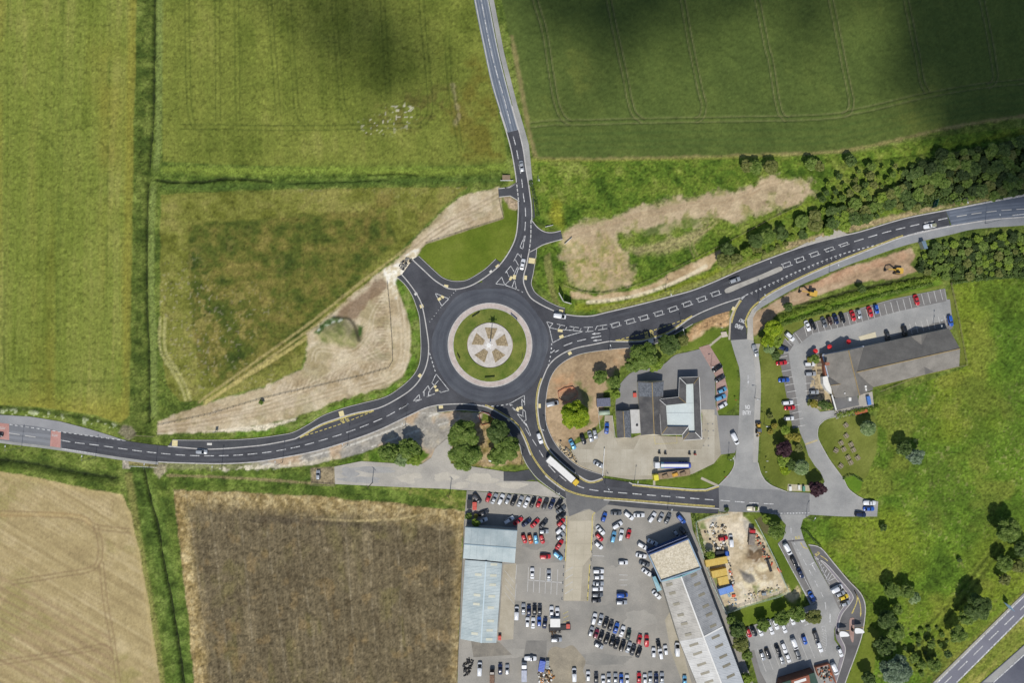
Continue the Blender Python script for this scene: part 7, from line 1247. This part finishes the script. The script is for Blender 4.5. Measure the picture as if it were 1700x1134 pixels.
# orange barrier rings round the trial pits
OR = mat('orange_mesh', C(206,96,66), C(220,116,84), 1, .8)
for lab, pts in (('orange mesh barrier ring round the trench left of the silver van', [(926,651),(936,645),(950,642),(957,648),(959,655),(951,663),(939,669),(928,662)]), ('orange mesh barrier ring under the big trees south of the roundabout', [(795,690),(800,684),(812,687),(818,696),(812,703),(800,706)]),):
    o = thing('mesh_barrier', lab, 'barrier', P(*pts[0])); w_ = PP(pts+[pts[0]]); b = MB()
    for a, c in zip(w_[:-1], w_[1:]): b.bar((a[0], a[1], .55), (c[0], c[1], .5), .07, .6)
    b.ob('mesh', OR, o); b = MB()
    for a in w_[:-1]: b.cyl((a[0], a[1], 0), (a[0], a[1], 1.1), .06)
    b.ob('stakes', STEEL, o); rel(o)
# telegraph poles with wires
tp_ = []
for lab, x, y in (('timber telegraph pole at the edge of the brown field ditch', 618, 802), ('timber telegraph pole pair post left of the dealer car park', 747, 818), ('timber telegraph pole beside the exit road soil', 866, 766)):
    o = thing('telegraph_pole', lab, 'pole', P(x, y)); MB().cyl((0, 0, -.2), (0, 0, 9), .16, .11).ob('pole', BARK, o); MB().box((0, 0, 8.6), (.14, 2.0, .14), .8).ob('crossarm', BARK, o); tp_.append(o)
# picnic tables, parasols, planters
PT = mat('picnic_timber', C(136,124,106), C(160,148,130), 2, .9)
pt = MB().box((0, 0, .74), (1.8, .75, .06)).box((0, .75, .45), (1.8, .28, .06)).box((0, -.75, .45), (1.8, .28, .06)).mesh('table_top'); pl_ = MB().bar((-.6, .8, 0), (-.6, 0, .72), .08, .08).bar((-.6, -.8, 0), (-.6, 0, .72), .08, .08).bar((.6, .8, 0), (.6, 0, .72), .08, .08).bar((.6, -.8, 0), (.6, 0, .72), .08, .08).mesh('trestle')
for i, (x, y, a_) in enumerate(((1403.5,706,-50), (1404,723.5,-55), (1395.5,735.5,-60), (1412,738,-60), (1400,746,-60), (1416,747,-60), (1387,748,-30), (1407,759.5,-60), (1423,760,-55), (1411.5,768,-60), (1395,773.5,-40))):
    o = thing('picnic_table', f'picnic table on the pub lawn, {ORD[i]} counting down from the hedge', 'picnic table', P(x, y, 0, .05), math.radians(a_), 'picnic tables on the pub lawn'); obj('table_top', pt, PT, o); obj('trestle', pl_, PT, o)
for i, (x, y, a_) in enumerate(((1357.5,592.5,20), (1359.5,605,0), (1360,618,0), (1364,651,0))):
    o = thing('picnic_table', f'round topped table on the pub patio, {ORD[i]} from the top', 'table', P(x, y, 0, .05), math.radians(a_), 'tables on the pub patio'); obj('table_top', pt, mat('dark_timber_top', C(104,92,76), C(124,110,92), 2), o); obj('trestle', pl_, PT, o)
for lab, x, y in (('bright red parasol at the sunny corner of the pub patio', 1354, 583), ('left red parasol in the shade of the pub gable', 1377.5, 576), ('right red parasol in the shade of the pub gable', 1409, 567.5)):
    o = thing('parasol', lab, 'parasol', P(x, y, 2.3, .05)); n = 8; vs = [(0, 0, 2.75)]+[(1.0*math.cos(k*math.pi/4), 1.0*math.sin(k*math.pi/4), 2.2) for k in range(8)]; MB().add(vs, [(0, 1+k, 1+(k+1) % 8) for k in range(8)]).ob('canopy', mat('parasol_red', C(224,52,56), rough=.8), o); MB().cyl((0, 0, 0), (0, 0, 2.7), .04).ob('pole', FASCIA, o); MB().cyl((0, 0, 0), (0, 0, .12), .35).ob('base', CONC, o)
# drive-through sails
for lab, x, y in (('left white sail canopy over the drive through lane', 1402, 1053.5), ('right white sail canopy over the drive through lane', 1427, 1048)):
    o = thing('sail_canopy', lab, 'canopy', P(x, y, 3.4, .03)); pts = cr([(-1.7,-.95),(-1.75,.9),(-.2,1.0),(1.2,.4),(1.9,-.5),(1.4,-.9),(0,-1.0)], 3, True); b = MB().prism([(a*1.0, c_*1.0) for a, c_ in pts], 3.3, 3.45); b.ob('sail', mat('sail_white', C(236,236,234), rough=.6), o); MB().cyl((-1.5, 0, 0), (-1.5, 0, 3.35), .09).ob('mast', DARK, o); MB().bar((-1.6, .95, 2.6), (2.2, 1.15, 2.6), .12, .12).ob('height_bar', EXY, o); MB().box((-1.7, -.6, .8), (.5, .9, 1.6)).ob('order_post', DARK, o)
# forecourt pumps, bollards, bins, covers
for i, (x, y) in enumerate(((1094,752), (1104,753), (1144,753.5), (1153,754))):
    o = thing('fuel_pump', f'fuel pump on the islands behind the tanker, {ORD[i]} from the left', 'fuel pump', P(x, y)); MB().box((0, 0, .08), (1.6, .8, .16)).ob('plinth', CONC, o); MB().box((0, 0, .95), (.9, .5, 1.6), 0, .95).ob('cabinet', DARK if i != 3 else mat('pump_red', C(150,70,60)), o); MB().box((0, -.27, 1.4), (.5, .04, .3)).ob('display', FASCIA, o)
DC = mat('drain_cover', C(128,126,122), C(142,140,135), 1)
for x, y in ((1165,704), (1175,704), (1183,704), (1166,716), (1171,714), (1176,716), (1184,715), (1168,728), (1176,728), (1168,740), (1176,740)): MB().box((*P(x, y)[:2], .03), (.55, .55, .03)).ob('drain_cover', DC, roads['forecourt'])
bol = MB().cyl((0, 0, 0), (0, 0, 1.0), .16, .14, 10).mesh('post'); cap = MB().cyl((0, 0, 1.0), (0, 0, 1.12), .18, .1, 10).mesh('cap')
for i in range(10):
    o = thing('bollard', f'white bollard left of the concrete drive, {ORD[i]} from the top', 'bollard', P(939.5-i*.75, 876+i*13.2), 0, 'bollards along the left of the drive'); obj('post', bol, FASCIA, o); obj('cap', cap, DARK, o)
for i in range(10):
    o = thing('bollard', f'white bollard right of the concrete drive, {ORD[i]} from the top', 'bollard', P(986-i*1.25, 878+i*13), 0, 'bollards along the right of the drive'); obj('post', bol, FASCIA, o); obj('cap', cap, DARK, o)
# rubble and scrap
def rubble(name, label, pts, n, smin, smax, ms, seed, cat='rubble'):
    r = random.Random(seed); o = thing(name, label, cat, P(*pts[0])); xs = [p[0] for p in pts]; ys = [p[1] for p in pts]; bs = [MB() for _ in ms]; k = 0
    while k < n:
        p = (r.uniform(min(xs), max(xs)), r.uniform(min(ys), max(ys)))
        if not inside(p, pts): continue
        s_ = r.uniform(smin, smax); q = P(*p); bs[k % len(ms)].box((q[0], q[1], s_*.3), (s_, s_*r.uniform(.5, 1), s_*.7), r.random()*3, .75); k += 1
    for b, m in zip(bs, ms): b.ob('debris', m, o, kind='stuff')
    rel(o)
GR = mat('rubble_grey', C(120,118,112), C(160,156,146), 2); TN = mat('rubble_tan', C(170,150,116), C(200,182,150), 2)
rubble('rubble_heap', 'broken asphalt rubble at the unfinished north western stub', [(662,440),(676,426),(684,432),(668,450)], 60, .3, 1.0, [GR, DARK], 3)
rubble('scrap_heap', 'mixed scrap heap with timber below the blue skip', [(894,1112),(912,1108),(920,1125),(915,1134),(895,1134)], 110, .3, 1.1, [TN, GR, mat('scrap_orange', C(196,140,84)), FASCIA, BARK], 4, 'scrap')
rubble('tyre_heap', 'black tyre heap against the field fence', [(768,1104),(778,1092),(786,1098),(780,1120),(770,1124)], 90, .4, .8, [TYRE, DARK], 5, 'tyres'); rubble('scrap_heap', 'scattered scrap in the upper builders compound', [(1168,880),(1185,868),(1205,870),(1208,900),(1200,925),(1180,905)], 80, .3, 1.1, [TN, GR, FASCIA, DARK], 6, 'scrap'); rubble('scrap_heap', 'scrap and barrels right in the builders compound', [(1250,880),(1262,895),(1285,935),(1278,940),(1258,915)], 60, .3, 1.0, [TN, GR, OR, DARK], 8, 'scrap'); rubble('rubble_heap', 'stone rubble along the petrol station footway bank', [(925,728),(935,735),(960,765),(955,770),(930,748)], 60, .2, .8, [TN, GR, DARK], 9); rubble('scrap_heap', 'dark scrap below the white cabin', [(912,1044),(930,1044),(932,1052),(914,1054)], 40, .3, .9, [DARK, GR, BARK], 10, 'scrap')
rubble('rubble_heap', 'clutter of bins and kegs behind the pub kitchen', [(1385,688),(1410,683),(1448,672),(1448,682),(1415,690),(1388,696)], 45, .3, .9, [DARK, GR, mat('bin_green', C(60,110,70))], 12, 'clutter'); rubble('scrap_heap', 'boxes and cages inside the brick bin yard', [(1357,1112),(1374,1106),(1383,1130),(1362,1134)], 50, .4, 1.1, [GR, mat('cage_orange', C(190,110,70)), CREAMW, DARK], 13, 'clutter')
rubble('scrap_heap', 'timber and sheet clutter along the lower compound fence', [(1205,990),(1225,985),(1262,978),(1292,972),(1300,980),(1240,1000),(1212,1008)], 45, .3, .9, [TN, GR, FASCIA, mat('clutter_blue', C(120,150,176))], 15, 'scrap'); rubble('scrap_heap', 'pallets and drums beside the yellow containers', [(1208,930),(1214,935),(1220,975),(1212,972)], 26, .4, 1.0, [OR, GR, FASCIA, DARK], 16, 'scrap')
for lab, x, y in (('white sign marker on the petrol station lawn, lower right', 1211, 763), ('red sign marker on the petrol station lawn', 1203, 791), ('white marker post on the pub lawn', 1272, 765), ('white manhole post on the pub lawn', 1270, 783), ('white light globe on the green by the paved path', 1197, 544), ('red tricycle toy sign on the bay lawn', 1220, 664)):
    o = thing('marker_post', lab, 'post', P(x, y, 1)); MB().cyl((0, 0, 0), (0, 0, 1.4), .06).ob('post', POLE, o); MB().box((0, 0, 1.3), (.7, .15, .5)).ob('plate', PC['red'] if 'red' in lab else FASCIA, o)
MB().strip(PP([(1164,794),(1192,807)]), 1.0, 0, .05).ob('path', CONC, kind='structure'); MB().strip(PP([(1200,556),(1178,574)]), .9, 0, .05).ob('path', CONC, kind='structure'); MB().strip(PP([(1086,797),(1086,806)]), .9, 0, .05).ob('path', CONC, kind='structure')
pen = thing('play_pen', 'timber railed garden pen at the lane junction by the purple tree', 'garden', P(1325, 809))
MB().prism(PP([(1308,804),(1344,806),(1344,816),(1307,815)]), 0, .06).ob('paving', mat('pen_gravel', C(176,166,140), C(196,188,164), .8), pen); MB().box((*P(1311,811)[:2], .5), (1.0, 1.8, .8)).ob('white_box', FASCIA, pen); MB().box((*P(1325.5,809)[:2], .5), (.8, 1.8, .8)).ob('white_box', FASCIA, pen); MB().box((*P(1333,811)[:2], .7), (.9, 2.0, 1.2)).ob('green_box', mat('pen_green', C(96,150,130)), pen); rel(pen)
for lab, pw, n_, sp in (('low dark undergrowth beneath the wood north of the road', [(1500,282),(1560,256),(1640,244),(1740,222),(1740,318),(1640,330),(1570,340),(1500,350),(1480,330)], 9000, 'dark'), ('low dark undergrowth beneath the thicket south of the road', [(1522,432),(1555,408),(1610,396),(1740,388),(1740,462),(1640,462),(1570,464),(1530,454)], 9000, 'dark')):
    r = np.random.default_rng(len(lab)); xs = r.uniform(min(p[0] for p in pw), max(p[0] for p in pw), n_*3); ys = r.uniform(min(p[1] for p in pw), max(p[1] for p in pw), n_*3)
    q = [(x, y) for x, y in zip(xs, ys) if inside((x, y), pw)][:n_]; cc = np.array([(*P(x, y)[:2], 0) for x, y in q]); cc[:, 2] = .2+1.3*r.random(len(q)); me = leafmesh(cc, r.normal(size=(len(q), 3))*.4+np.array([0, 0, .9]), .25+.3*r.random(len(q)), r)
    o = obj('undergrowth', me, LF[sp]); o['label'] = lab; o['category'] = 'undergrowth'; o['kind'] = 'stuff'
# ---------------------------------------------------------------- clouds high above, whose shadows lie on the fields
CLM = mat('cloud_white', (.8, .8, .82), rough=1.0, spec=0)
def cloud(spots, z, seed):
    r = random.Random(seed); bm = bmesh.new(); k = z/SD.z
    for x, y, rad in spots:
        g = Vector(P(x, y)); c = g+SD*k
        for q in range(7):
            a_ = r.random()*6.28; d = rad*S*.55*r.random()**.5; rr_ = rad*S*r.uniform(.45, .7)
            mt = Matrix.Translation(c+Vector((math.cos(a_)*d, math.sin(a_)*d, r.uniform(-.1, .2)*rad*S))) @ Matrix.Diagonal((rr_, rr_, rr_*.45, 1))
            bmesh.ops.create_icosphere(bm, subdivisions=2, radius=1.0, matrix=mt)
    me = bpy.data.meshes.new('cloud'); bm.to_mesh(me); bm.free(); me.shade_smooth(); obj('cloud', me, CLM, kind='structure')
cloud([(1620,40,110), (1720,150,120), (1600,-60,120), (1700,270,80), (1790,60,140), (1555,120,60), (1800,300,110), (1520,-60,80), (1540,20,64), (1590,205,62), (1660,310,45), (1560,255,30), (1508,90,48), (1500,170,34)], 2000, 3)
cloud([(545,35,38), (600,90,37), (655,105,32), (690,60,30), (500,15,32), (450,-25,36), (620,15,36), (560,-40,44), (530,100,28), (730,130,26), (640,155,24)], 2000, 5)
cloud([(1005,-5,54), (1022,60,42), (1085,5,46), (900,-25,54), (940,40,38), (1018,108,32), (1175,5,44), (1250,-25,50), (1345,5,46), (1440,-30,46), (1340,60,28), (960,160,26), (1130,70,28), (1100,-50,60)], 2000, 7)
